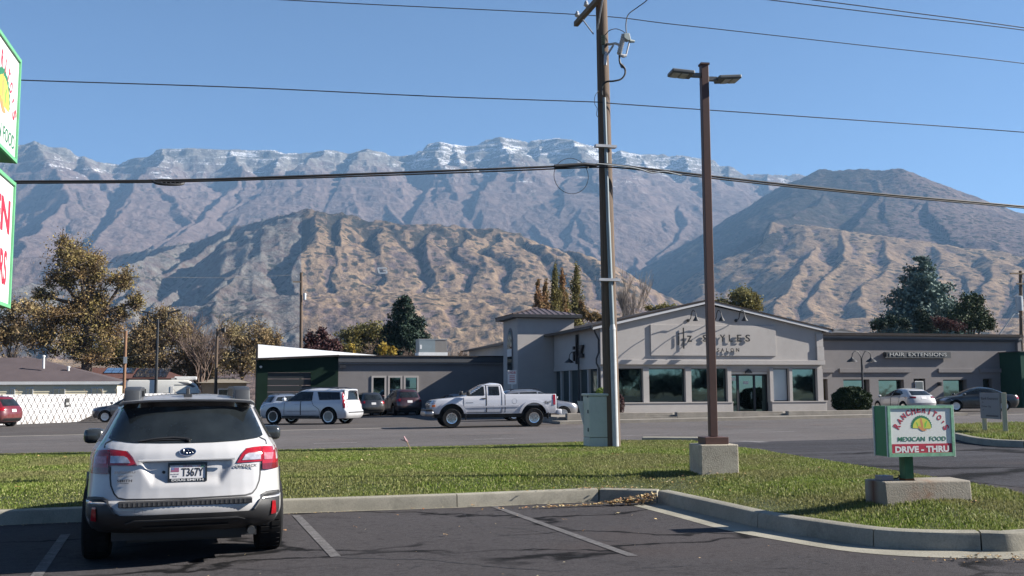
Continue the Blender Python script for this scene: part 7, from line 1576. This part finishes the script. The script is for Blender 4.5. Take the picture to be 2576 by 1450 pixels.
# tall pole sign at the left
SL = -3.7; far_v = 18.45; near_v = 14.7
pu = Vector((SL, far_v, 0))
def sg_z(px, py, v): 
    d = ray(px, py); t = SL / d.x; return (EYE + d * t)
c_ur = sg_z(50, 152, 0); far_v = c_ur.y
zt1, zb1 = c_ur.z, sg_z(48, 421, 0).z; zt2, zb2 = sg_z(46, 470, 0).z, sg_z(41, 783, 0).z
near_v = far_v - 2.55
psn = thing('pole_sign', 'tall green and white restaurant pole sign with two light boxes at the left edge', 'sign')
trim = M('light_green_trim', (.16, .50, .24), .45, 0, .08, 4); wf2 = M('lit_face_white', (.80, .80, .80), .4, 0, .02, 2)
for k, (z0, z1) in enumerate(((zb1, zt1), (zb2, zt2))):
    bxp = obj('light_box', MB().box(SL - .62, SL - .012, near_v, far_v, z0, z1), tg_, psn)
    fr = MB(); fw_ = .055
    for y0, y1, a, b in ((near_v, near_v + fw_, z0, z1), (far_v - fw_, far_v + .004, z0 - .004, z1 + .004), (near_v + fw_, far_v - fw_, z1 - fw_, z1), (near_v + fw_, far_v - fw_, z0, z0 + fw_)): fr.box(SL - .012, SL + .03, y0, y1, a, b)
    obj('sign_frame', fr, trim, bxp); fcb = obj('sign_face', MB().box(SL - .01, SL, near_v + fw_, far_v - fw_, z0 + fw_, z1 - fw_), wf2, psn)
    Wb, Hb = far_v - near_v, z1 - z0
    Mb_ = basis(Vector((0, 1, 0)), uzv, Vector((1, 0, 0)), Vector((SL + .002, (near_v + far_v) / 2, (z0 + z1) / 2)))
    if k == 0:
        arc_word(fcb, rd, "RANCHERiTO'S", Mb_, .0, -.40 * Hb, .47 * Wb, -60, 62, [.17 * Hb, .14 * Hb, .14 * Hb, .14 * Hb, .18 * Hb, .14 * Hb, .15 * Hb, .15 * Hb, .14 * Hb, .14 * Hb, .07 * Hb, .16 * Hb], .055 * Wb)
        taco(fcb, Mb_, .10 * Wb, -.05 * Hb, .17 * Wb); mb = MB(); 
        for w_, x_, l_ in (('MEXICAN', -.15, .50), ('FOOD', .30, .30)): mb = MB(); text_into(mb, w_, l_ * Wb, .13 * Hb, Mb_ @ Matrix.Translation((x_ * Wb, -.33 * Hb, 0)), .003, .006); obj('green_lettering', mb, gr, fcb)
    else:
        mb = MB(); text_into(mb, 'OPEN', .84 * Wb, .27 * Hb, Mb_ @ Matrix.Translation((.0 * Wb, .20 * Hb, 0)), .003, .03); obj('red_lettering', mb, rd, fcb); mb = MB(); text_into(mb, '24 HOURS', .80 * Wb, .27 * Hb, Mb_ @ Matrix.Translation((-.01 * Wb, -.20 * Hb, 0)), .003, .02); obj('red_lettering', mb, rd, fcb)
obj('sign_post', MB().box(SL - .46, SL - .16, near_v + .05, near_v + .35, gz(SL, near_v) , zb1 + .1), tg_, psn); 
obj('connector', MB().box(SL - .45, SL - .17, far_v - .9, far_v - .7, zt2, zb1), tg_, psn)
# bank entrance sign
a = G(2478, 1086, .13); b = G(2530, 1091, .13); d_ = (b - a); d_.z = 0; wl2 = d_.length; d_.normalize()
bk = thing('bank_sign', 'grey bank entrance sign between two cream posts on the grass island', 'sign', (a.x, a.y, 0), math.atan2(d_.y, d_.x)); bm_ = M('cream_post', (.58, .52, .36), .7, 0, .06, 3, dirt=.2)
zt3 = at(2478, 988, a.y).z
for x in (0, wl2): obj('post', MB().box(x - .055, x + .055, -.055, .055, gz(a.x, a.y), zt3), bm_, bk, bevel=.008)
zb3 = at(2478, 1052, a.y).z; bo_ = obj('board', MB().box(-.02, wl2 - .075, -.10, -.06, zb3, zt3), M('sign_board_grey', (.27, .265, .265), .6, 0, .04, 2), bk)
mb = MB(); Mk = basis(Vector((1, 0, 0)), uzv, Vector((0, -1, 0)), Vector((wl2 / 2 - .04, -.101, (zb3 + zt3) / 2))); hb3 = zt3 - zb3; wb3 = wl2 - .1
text_into(mb, 'Bank Entrance', wb3 * .88, hb3 * .11, Mk @ Matrix.Translation((0, hb3 * .28, 0)), .003, .0); text_into(mb, '^', wb3 * .08, hb3 * .05, Mk @ Matrix.Translation((-wb3 * .36, hb3 * .13, 0)), .003); text_into(mb, 'Drive Up', wb3 * .50, hb3 * .10, Mk @ Matrix.Translation((-wb3 * .18, -hb3 * .04, 0)), .003); text_into(mb, '^', wb3 * .08, hb3 * .05, Mk @ Matrix.Translation((-wb3 * .36, -hb3 * .17, 0)), .003)
mb.box(-wb3 * .22, wb3 * .42, -hb3 * .42, -hb3 * .36, 0, .003, Mk); obj('lettering', mb, M('sign_text_dark', (.07, .07, .075), .6), bo_)
# ------------------------------------------------------------ trees and shrubs
def leaf_mat(name, stops, trans=.25, big=None):
    m, nt, bs = nodes(name); rnd = N(nt, 'ShaderNodeNewGeometry').outputs['Random Per Island']; p = pos(nt, 'world')
    c = ramp(nt, rnd, stops)
    if big: c = mixc(nt, ramp(nt, noise(nt, p, .35, 4, .6), [(.42, 0.0), (.62, .75)]), c, big)
    nt.links.new(c, bs.inputs['Base Color']); bs.inputs['Roughness'].default_value = .7; bs.inputs['Specular IOR Level'].default_value = .2
    tr = N(nt, 'ShaderNodeBsdfTranslucent'); nt.links.new(c, tr.inputs[0]); mx = N(nt, 'ShaderNodeMixShader'); mx.inputs[0].default_value = trans
    nt.links.new(bs.outputs[0], mx.inputs[1]); nt.links.new(tr.outputs[0], mx.inputs[2]); nt.links.new(mx.outputs[0], nt.nodes['Material Output'].inputs[0]); return m
bark = M('grey_bark', (.13, .10, .08), .95, 0, .3, 3, bmp=.02, bscale=12)
twig = M('bare_twig', (.19, .14, .115), .95, 0, .2, 2)
Lgold = leaf_mat('autumn_gold', [(0, (.10, .085, .04)), (.4, (.20, .165, .07)), (.75, (.28, .225, .085)), (1, (.36, .30, .10))], big=(.24, .145, .075))
Lbrown = leaf_mat('autumn_brown', [(0, (.15, .105, .06)), (.5, (.27, .19, .10)), (.85, (.33, .235, .12)), (1, (.37, .29, .13))], big=(.22, .19, .10))
Lred = leaf_mat('autumn_rust', [(0, (.12, .08, .04)), (.5, (.26, .15, .075)), (1, (.38, .2, .10))], big=(.16, .14, .06))
Lplum = leaf_mat('plum_leaf', [(0, (.03, .012, .016)), (.6, (.065, .03, .032)), (1, (.11, .055, .05))])
Lyel = leaf_mat('yellow_leaf', [(0, (.20, .14, .03)), (.5, (.38, .27, .05)), (1, (.5, .38, .08))])
Lolive = leaf_mat('olive_leaf', [(0, (.08, .08, .035)), (.5, (.17, .16, .065)), (1, (.29, .25, .09))], big=(.14, .11, .03))
Lspruce = leaf_mat('spruce_needle', [(0, (.010, .022, .016)), (.6, (.022, .042, .028)), (1, (.045, .07, .045))], .05)
Lblue = leaf_mat('blue_spruce_needle', [(0, (.07, .11, .10)), (.6, (.115, .17, .15)), (1, (.18, .24, .21))], .05)  # blue needles lightened to put the pale reflected haze into their colour
Lpine = leaf_mat('pine_needle', [(0, (.016, .03, .014)), (.6, (.04, .06, .025)), (1, (.085, .10, .045))], .05)
Lbush = leaf_mat('evergreen_bush', [(0, (.012, .025, .010)), (.6, (.025, .045, .016)), (1, (.05, .08, .03))], .1)
def quads(C_, s, rs, flat=0.0):
    """one small leaf-shaped face per centre"""
    n = len(C_); a = rs.normal(size=(n, 3)); a[:, 2] *= (1 - flat); a /= np.linalg.norm(a, axis=1)[:, None] + 1e-9
    b = rs.normal(size=(n, 3)); b -= (b * a).sum(1)[:, None] * a; b /= np.linalg.norm(b, axis=1)[:, None] + 1e-9
    s = (s * rs.uniform(.6, 1.4, n))[:, None]; V = np.stack([C_ - a * s, C_ + b * s * .55, C_ + a * s, C_ - b * s * .55], 1)
    return V.reshape(-1, 3), np.arange(4 * n).reshape(-1, 4)
def leafobj(name, V, F, m, parent):
    me = npmesh(name, V, F); me.materials.append(m); o = bpy.data.objects.new(name, me); C.objects.link(o); o.parent = parent; return o
def lobe_tree(name, label, base, trunk_h, lobes, leafm, n, ls, seed, r0=.3, cat='tree', group=None, twigs=14, shell=.6, clumps=16, barkm=None, csz=.22, trunk_top=None, twr=.03):
    """lobes: (x, y, z, rx, ry, rz) relative to the base; limbs reach from the trunk into every lobe"""
    rs = np.random.default_rng(seed); t = thing(name, label, cat, base, 0, group); mb = MB()
    tt = Vector(trunk_top or (rs.uniform(-.3, .3), 0, trunk_h)); K = 6
    mb.tube([tt * (i / K) + Vector((rs.uniform(-.1, .1) * (i > 0), 0, -.3 * (i == 0))) for i in range(K + 1)], [r0 * (1.25 if i == 0 else 1 - .45 * i / K) for i in range(K + 1)], 10, True)
    tot = sum(l[3] * l[5] for l in lobes); pts = []; tw = MB()
    for (x, y, z, rx, ry, rz) in lobes:
        c = Vector((x, y, z)); st = tt * rs.uniform(.6, 1.0); mid = st.lerp(c, .5) + Vector((rs.normal() * .2, rs.normal() * .2, rs.uniform(0, .4))) * rx * .5
        mb.tube(smooth3([st, mid, c], 3), list(np.linspace(r0 * .5, r0 * .16, 7)), 6)
        nl = int(n * rx * rz / tot); k = max(4, int(clumps)); cen = []
        for _ in range(k):
            d = rs.normal(size=3); d /= np.linalg.norm(d); rr = rs.uniform(shell, 1.0) if rs.random() < .75 else rs.uniform(.2, shell)
            q = np.array(c) + d * rr * np.array([rx, ry, rz]) * .9; cen.append(q)
            a = Vector(c) + Vector(d * .2 * rx); tw.tube([a, a.lerp(Vector(q), .55) + Vector((0, 0, .08 * rx)), Vector(q)], [r0 * .13, r0 * .08, twr], 4, False)
            for _ in range(twigs // 3 + 1):
                e = Vector(q) + Vector(rs.normal(size=3) * np.array([rx, ry, rz]) * csz * 1.3); tw.tube([Vector(q).lerp(a, .2), e], [twr, twr * .6], 3, False)
        cen = np.array(cen); w = rs.random(k) + .35; w /= w.sum(); ci = rs.choice(k, nl, p=w)
        pts.append(cen[ci] + rs.normal(size=(nl, 3)) * np.array([rx, ry, rz]) * csz * (.6 + .8 * rs.random(k)[ci])[:, None])
    obj('trunk', mb, barkm or bark, t, smooth=60, fix=False); o = obj('branches', tw, barkm or bark, t, fix=False); o['kind'] = 'stuff'
    if n: V, F = quads(np.concatenate(pts), ls, rs); o = leafobj('crown', V, F, leafm, t); o['kind'] = 'stuff'
    return t
def bare_tree(name, label, base, h, seed, m, spread=.5, r0=.16, lv=4, kids=5, group=None, cat='tree', up=.25, minr=.02, trunk_f=.3):
    rs = np.random.default_rng(seed); t = thing(name, label, cat, base, 0, group); mb = MB(); tw = MB()
    def grow(p, d, L, r, l):
        pts = [p]; q = p
        for i in range(3):
            d = (d + Vector(rs.normal(size=3)) * .12 + Vector((0, 0, up * .12))).normalized(); q = q + d * L / 3; pts.append(q)
        (mb if l == 0 else tw).tube(pts, list(np.linspace(max(r, minr), max(r * .55, minr * .8), 4)), 8 if l == 0 else (4 if l < 3 else 3), False)
        if l >= lv: return
        for k in range(kids):
            f = rs.uniform(.35, 1) if l else rs.uniform(trunk_f, 1); a = pts[0].lerp(pts[-1], f) if f < 1 else pts[-1]; i = min(2, int(f * 3)); a = pts[i].lerp(pts[i + 1], f * 3 - i)
            dd = Vector(rs.normal(size=3)); dd -= dd.dot(d) * d; dd.normalize(); nd = (d * (1 - spread) + dd * spread + Vector((0, 0, up))).normalized(); grow(a, nd, L * rs.uniform(.5, .72), r * .5, l + 1)
    grow(Vector((0, 0, -.3)), Vector((0, 0, 1)), h * .55, r0, 0)
    obj('trunk', mb, m, t, smooth=60, fix=False); o = obj('branches', tw, m, t, fix=False); o['kind'] = 'stuff'; return t
def conifer(name, label, base, h, rad, seed, leafm, n, ls, droop=.25, group=None, power=.85, tiers=26, open_=.0, r0=.25, zb=.06, lean=0):
    rs = np.random.default_rng(seed); t = thing(name, label, 'tree', base, 0, group); mb = MB(); mb.tube([(0, 0, -.3), (lean * .5, 0, h * .5), (lean, 0, h * .97)], [r0, r0 * .6, .03], 8); tw = MB(); pts = []
    for i in range(tiers):
        f = zb + (1 - zb) * (i + .5) / tiers; R = rad * (1 - f) ** power + .15; nb = max(5, int(11 * (1 - f) + 5))
        for k in range(nb):
            z = h * min(.97, max(.03, f + rs.uniform(-.6, .6) / tiers)); a = rs.uniform(0, 2 * PI); L = R * rs.uniform(.72, 1.12) * (1 - open_ * rs.random()); s = Vector((lean * f, 0, z)); e = s + Vector((math.cos(a) * L, math.sin(a) * L, -droop * L + rs.uniform(-.05, .12) * L)); m_ = s.lerp(e, .5) + Vector((0, 0, .08 * L)); tip = e + Vector((0, 0, .10 * L))
            tw.tube([s, m_, tip], [.05, .035, .02], 3, False); q = max(6, int(n * 1.5 * L / (tiers * 10 * rad * .55))); u = rs.random(q) ** .7
            P_ = np.array(s)[None] * (1 - u[:, None]) + np.array(tip)[None] * u[:, None] + np.array([0, 0, .08 * L])[None] * (4 * u * (1 - u))[:, None] * .5
            wv = (.22 * L * (1 - u * .5) + .12)[:, None]; P_ = P_ + rs.normal(size=(q, 3)) * np.array([1, 1, .9]) * wv * .6; pts.append(P_)
    obj('trunk', mb, bark, t, smooth=60, fix=False); o = obj('branches', tw, bark, t, fix=False); o['kind'] = 'stuff'
    V, F = quads(np.concatenate(pts), ls, rs); o = leafobj('crown', V, F, leafm, t); o['kind'] = 'stuff'; return t
def LB(v, bx_, *ls):
    """lobes measured on the photograph (px, py, half width, half height) turned into metres at depth v"""
    b = at(bx_, 985, v); b.z = gz(b.x, v) - .3; k = None; out = []
    for i, l in enumerate(ls):
        c = at(l[0], l[1], v); c1_ = at(l[0] + l[2], l[1], v); c2_ = at(l[0], l[1] + l[3], v); rx = (c1_ - c).length; rz = c.z - c2_.z; dy = (l[4] if len(l) > 4 else 0)
        out.append((c.x - b.x, dy, c.z - b.z, rx, rx * .8, rz))
    return b, out
# the big half-bare cottonwood
b, lo = LB(108, 213, (190, 650, 72, 55), (160, 625, 28, 40), (225, 680, 55, 42), (150, 700, 48, 34), (310, 705, 44, 36), (340, 760, 30, 32), (215, 790, 70, 55), (140, 800, 68, 52), (255, 840, 55, 45), (170, 865, 70, 42), (95, 850, 45, 45), (235, 745, 40, 40), (300, 790, 34, 30), (110, 745, 35, 22), (230, 895, 60, 22))
bt = lobe_tree('cottonwood_tree', 'huge half-bare cottonwood with olive and gold leaves at the left', b, lo[6][2], lo, Lgold, 27000, .115, 11, r0=.62, twigs=18, clumps=26, shell=.5, csz=.22, trunk_top=(.3, 0, lo[0][2] * .82), twr=.035)
def tr(name, label, v, bx_, lobes, m, n, ls, seed, **k):
    b, lo = LB(v, bx_, *lobes); return lobe_tree(name, label, b, max(1.5, min(l[2] for l in lo) * .8), lo, m, n, ls, seed, **k)
tr('tree', 'sparse brown tree at the far left edge below the pole sign', 128, 20, [(-20, 850, 60, 50), (30, 845, 40, 40), (60, 790, 50, 38)], Lbrown, 5000, .18, 21, twigs=18)
tr('tree', 'rounded olive-brown tree behind the twin lamp post', 118, 400, [(400, 800, 46, 36), (440, 830, 52, 44), (370, 850, 52, 48), (420, 885, 78, 42), (480, 880, 40, 50), (345, 890, 40, 38)], Lbrown, 15000, .12, 22, twigs=24, clumps=22)
tr('tree', 'low brushy olive tree behind the solar house', 122, 320, [(300, 880, 50, 40), (340, 905, 50, 30), (260, 900, 40, 30)], Lolive, 8000, .12, 23, twigs=14)
tr('tree', 'russet thicket tree right of the floodlight pole', 116, 610, [(600, 845, 50, 42), (650, 855, 46, 44), (570, 900, 42, 40), (630, 905, 56, 45), (680, 870, 28, 40)], Lbrown, 12500, .12, 24, twigs=27, clumps=22)
tr('tree', 'brown shrubby tree left of the floodlight pole', 119, 500, [(490, 900, 36, 40), (520, 930, 30, 35), (470, 925, 40, 30)], Lbrown, 5000, .12, 25, twigs=27)
b = at(515, 985, 112); b.z = -.8; bare_tree('bare_tree', 'tall bare grey tree left of the floodlight pole', b, 10.2, 31, twig, .42, .16, 4, 5)
b = at(478, 985, 121); b.z = -.8; bare_tree('bare_tree', 'thin bare tree behind the twin lamp post trees', b, 9.6, 32, twig, .4, .14, 4, 5)
b = at(18, 985, 112); b.z = -.8; bare_tree('bare_tree', 'dark bare tree beside the pole sign', b, 6.5, 33, bark, .5, .14, 4, 5)
b = at(1050, 985, 104); b.z = -.6; bare_tree('bare_tree', 'wide bare brown tree in front of the dark spruce', b, 6.8, 34, twig, .55, .15, 4, 7, up=.15)
b = at(1165, 985, 112); b.z = -.6; bare_tree('bare_tree', 'fine bare tree right of the rooftop unit', b, 7.6, 35, twig, .5, .12, 4, 6)
b = at(1215, 985, 118); b.z = -.6; bare_tree('bare_tree', 'small bare tree left of the tower', b, 6.8, 36, M('reddish_twig', (.26, .15, .10), .95), .5, .10, 4, 6)
b = at(945, 985, 120); b.z = -.6; bare_tree('bare_tree', 'tangled bare tree left of the dark spruce', b, 8.0, 37, twig, .5, .12, 4, 6)
b = at(1578, 985, 130); b.z = -.4; bare_tree('bare_tree', 'tall slender bare tree just right of the utility pole', b, 17.0, 38, M('pale_twig', (.30, .26, .23), .95), .25, .14, 4, 6, up=.5, trunk_f=.15)
tr('plum_tree', 'dark purple plum tree in front of the distant utility pole', 98, 810, [(785, 860, 22, 22), (812, 855, 18, 28), (840, 870, 22, 20), (800, 880, 40, 18)], Lplum, 5000, .13, 41, twigs=12)
tr('tree', 'pale khaki tree left of the dark spruce', 124, 905, [(890, 845, 42, 26), (930, 835, 38, 24), (905, 870, 60, 26), (960, 860, 30, 30)], Lolive, 8000, .15, 42, twigs=18)
tr('shrub', 'bright yellow shrub at the foot of the dark spruce', 100, 975, [(965, 880, 12, 16), (985, 882, 12, 12), (885, 880, 8, 14)], Lyel, 1500, .12, 43, cat='shrub', r0=.06, twigs=9)
b = at(1018, 985, 110); b.z = -.6; conifer('spruce_tree', 'dark green spruce standing behind the annex roof', b, (985 - 738) * 110 / 2550 + 2.2, 5.3, 51, Lspruce, 34000, .15, .14, power=.78, tiers=28, r0=.25)
for i, (x, yt, hw_, lab, lm2, sd) in enumerate([(1352, 712, 8, 'short rust-red poplar, leftmost behind the tower roof', Lred, 61), (1372, 716, 8, 'thin rusty poplar between the first and the tall poplars', Lred, 62), (1397, 672, 10, 'tall green and rust poplar above the tower roof', Lolive, 63), (1414, 690, 9, 'rust-tipped poplar leaning on the tall poplar', Lred, 64), (1424, 738, 7, 'small dark poplar between the two tall ones', Lolive, 65), (1449, 672, 13, 'tallest full poplar right of the tower roof', Lolive, 66)]):
    hgt = 830 - yt; tr('poplar_tree', lab, 112 + i, x, [(x, yt + hgt * f, hw_ * 1.35 * w_, hgt * .17) for f, w_ in ((.08, .5), (.25, .8), (.42, 1), (.6, 1.05), (.78, 1.1), (.95, 1.0))], lm2, 5200, .12, sd, r0=.12, twigs=8, clumps=9, csz=.3, shell=.3)
tr('shrub', 'orange and yellow shrubs below the tallest poplar', 108, 1480, [(1470, 790, 12, 18), (1490, 795, 16, 14), (1510, 800, 14, 12), (1462, 770, 8, 22)], Lred, 3500, .12, 67, cat='shrub', r0=.08, twigs=14)
tr('tree', 'olive green tree rising behind the salon gable', 96, 1870, [(1868, 748, 34, 32), (1890, 770, 26, 26), (1845, 775, 22, 20), (1815, 768, 26, 16)], Lolive, 8000, .12, 68, twigs=12)
tr('tree', 'pale low treetop over the left slope of the salon roof', 118, 1660, [(1650, 778, 26, 14), (1685, 776, 22, 12)], Lolive, 2500, .13, 69, twigs=14)
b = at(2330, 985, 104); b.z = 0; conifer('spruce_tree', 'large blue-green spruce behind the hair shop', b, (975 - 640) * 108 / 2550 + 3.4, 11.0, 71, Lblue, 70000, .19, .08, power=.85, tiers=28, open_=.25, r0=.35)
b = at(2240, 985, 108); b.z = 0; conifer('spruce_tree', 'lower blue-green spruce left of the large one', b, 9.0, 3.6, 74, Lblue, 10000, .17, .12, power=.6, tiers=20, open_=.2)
tr('pine_tree', 'bushy dark pine right of the large spruce', 98, 2440, [(2430, 775, 26, 30), (2455, 762, 16, 26), (2420, 810, 34, 24), (2475, 812, 24, 22), (2450, 800, 34, 30)], Lpine, 15000, .13, 72, twigs=9, clumps=22, csz=.2)
tr('cypress_tree', 'narrow dark cypress in front of the large spruce', 94, 2322, [(2316, 795, 14, 18), (2326, 812, 17, 20), (2330, 828, 20, 14)], Lspruce, 5000, .11, 73, twigs=6, csz=.25)
tr('shrub', 'brownish bare shrub between the cypress and the pine', 92, 2375, [(2370, 812, 22, 16), (2390, 820, 26, 14)], Lplum, 1600, .12, 75, cat='shrub', r0=.08, twigs=24)
tr('shrub', 'dark evergreen tuft at the left foot of the large spruce', 96, 2215, [(2210, 818, 20, 14), (2240, 812, 18, 18), (2275, 815, 14, 16)], Lspruce, 3500, .12, 76, cat='shrub', r0=.08)
# clipped bush and small plants by the salon
def round_bush(name, label, c, rx, rz, m, n, ls, seed):
    rs = np.random.default_rng(seed); t = thing(name, label, 'bush', c); d = rs.normal(size=(n, 3)); d /= np.linalg.norm(d, axis=1)[:, None]; d[:, 2] = np.abs(d[:, 2]) * np.where(rs.random(n) < .35, -1, 1)
    bumpy = 1 + .07 * np.sin(d[:, 0] * 9 + seed) * np.cos(d[:, 2] * 8) + rs.normal(size=n) * .03; rr = np.where(rs.random(n) < .8, rs.uniform(.92, 1.0, n), rs.uniform(.6, .92, n)) * bumpy
    P_ = d * rr[:, None] * np.array([rx, rx, rz]) + np.array([0, 0, rz * .9]); P_[:, 2] = np.maximum(P_[:, 2], .02); V, F = quads(P_, ls, rs); o = leafobj('foliage', V, F, m, t); o['kind'] = 'stuff'
    mb = MB()
    for k in range(7): a = k * .9; mb.tube([(0, 0, -.1), (rx * .5 * math.cos(a), rx * .5 * math.sin(a), rz)], [.05, .02], 5)
    obj('stem', mb, bark, t); return t
q = at(2150, 1000, 49.6); kk = (q - EYE).length / 2550; round_bush('round_bush', 'big round dark evergreen bush in front of the hair shop', (q.x, 49.6 + .3, .22), 45 * kk, 33 * kk, Lbush, 16000, .055, 5)
q = at(1512, 990, 53.5); round_bush('small_bush', 'small yellow-green plant beside the salon corner behind the pole', (q.x, 53.5, .25), .38, .75, leaf_mat('lime_leaf', [(0, (.08, .12, .02)), (1, (.22, .30, .06))]), 1800, .05, 6)
q = at(1561, 1010, 53.6); round_bush('small_bush', 'small red-brown shrub at the salon wall right of the pole', (q.x, 53.6, .25), .22, .55, Lplum, 700, .05, 7)
# trees across the road behind the viewer, seen only as reflections in the shop glass
for i, (u, v, hh_, w_) in enumerate([(40, -34, 7.5, 3.4), (47, -30, 5.2, 3.0), (54, -33, 8.0, 3.2), (63, -38, 3.6, 3.4), (70, -36, 4.2, 3.0), (84, -30, 3.8, 2.6), (24, -34, 6.5, 3.2)]):
    lobe_tree('tree', 'dark leafy tree, number %d from the left across the lot behind the viewer' % 1 if 0 else 'dark leafy tree behind the viewer, ' + ['second tall one in that row', 'low one beside the tall middle tree', 'tallest one of the row', 'short one right of the tallest', 'low broad one toward the right', 'lowest, at the right end', 'one at the left end'][i], (u, v, gz(u, v)), hh_ * .3, [(0, 0, hh_ * .62, w_, w_, hh_ * .4), (w_ * .5, 0, hh_ * .45, w_ * .7, w_, hh_ * .3), (-w_ * .6, 0, hh_ * .4, w_ * .7, w_, hh_ * .3)], Lspruce, 3000, .3, 200 + i, group='trees behind the viewer', twigs=3, clumps=12)

# base colours are set for the strong low sun: trim diffuse surfaces to their measured values
for m in bpy.data.materials:
    if not m.use_nodes or any(k in m.name for k in ('lens', 'glass', 'chrome', 'haze', 'leaf', 'autumn', 'grass_blades', 'needle', 'old_concrete')): continue
    nt = m.node_tree
    for n in list(nt.nodes):
        if n.type in ('BSDF_PRINCIPLED', 'BSDF_TRANSLUCENT'):
            s = n.inputs[0]
            if n.type == 'BSDF_PRINCIPLED' and n.inputs['Metallic'].default_value > .5: continue
            if s.is_linked:
                src = s.links[0].from_socket; c = mixc(nt, 1.0, src, (.73, .73, .73), 'MULTIPLY'); nt.links.new(c, s)
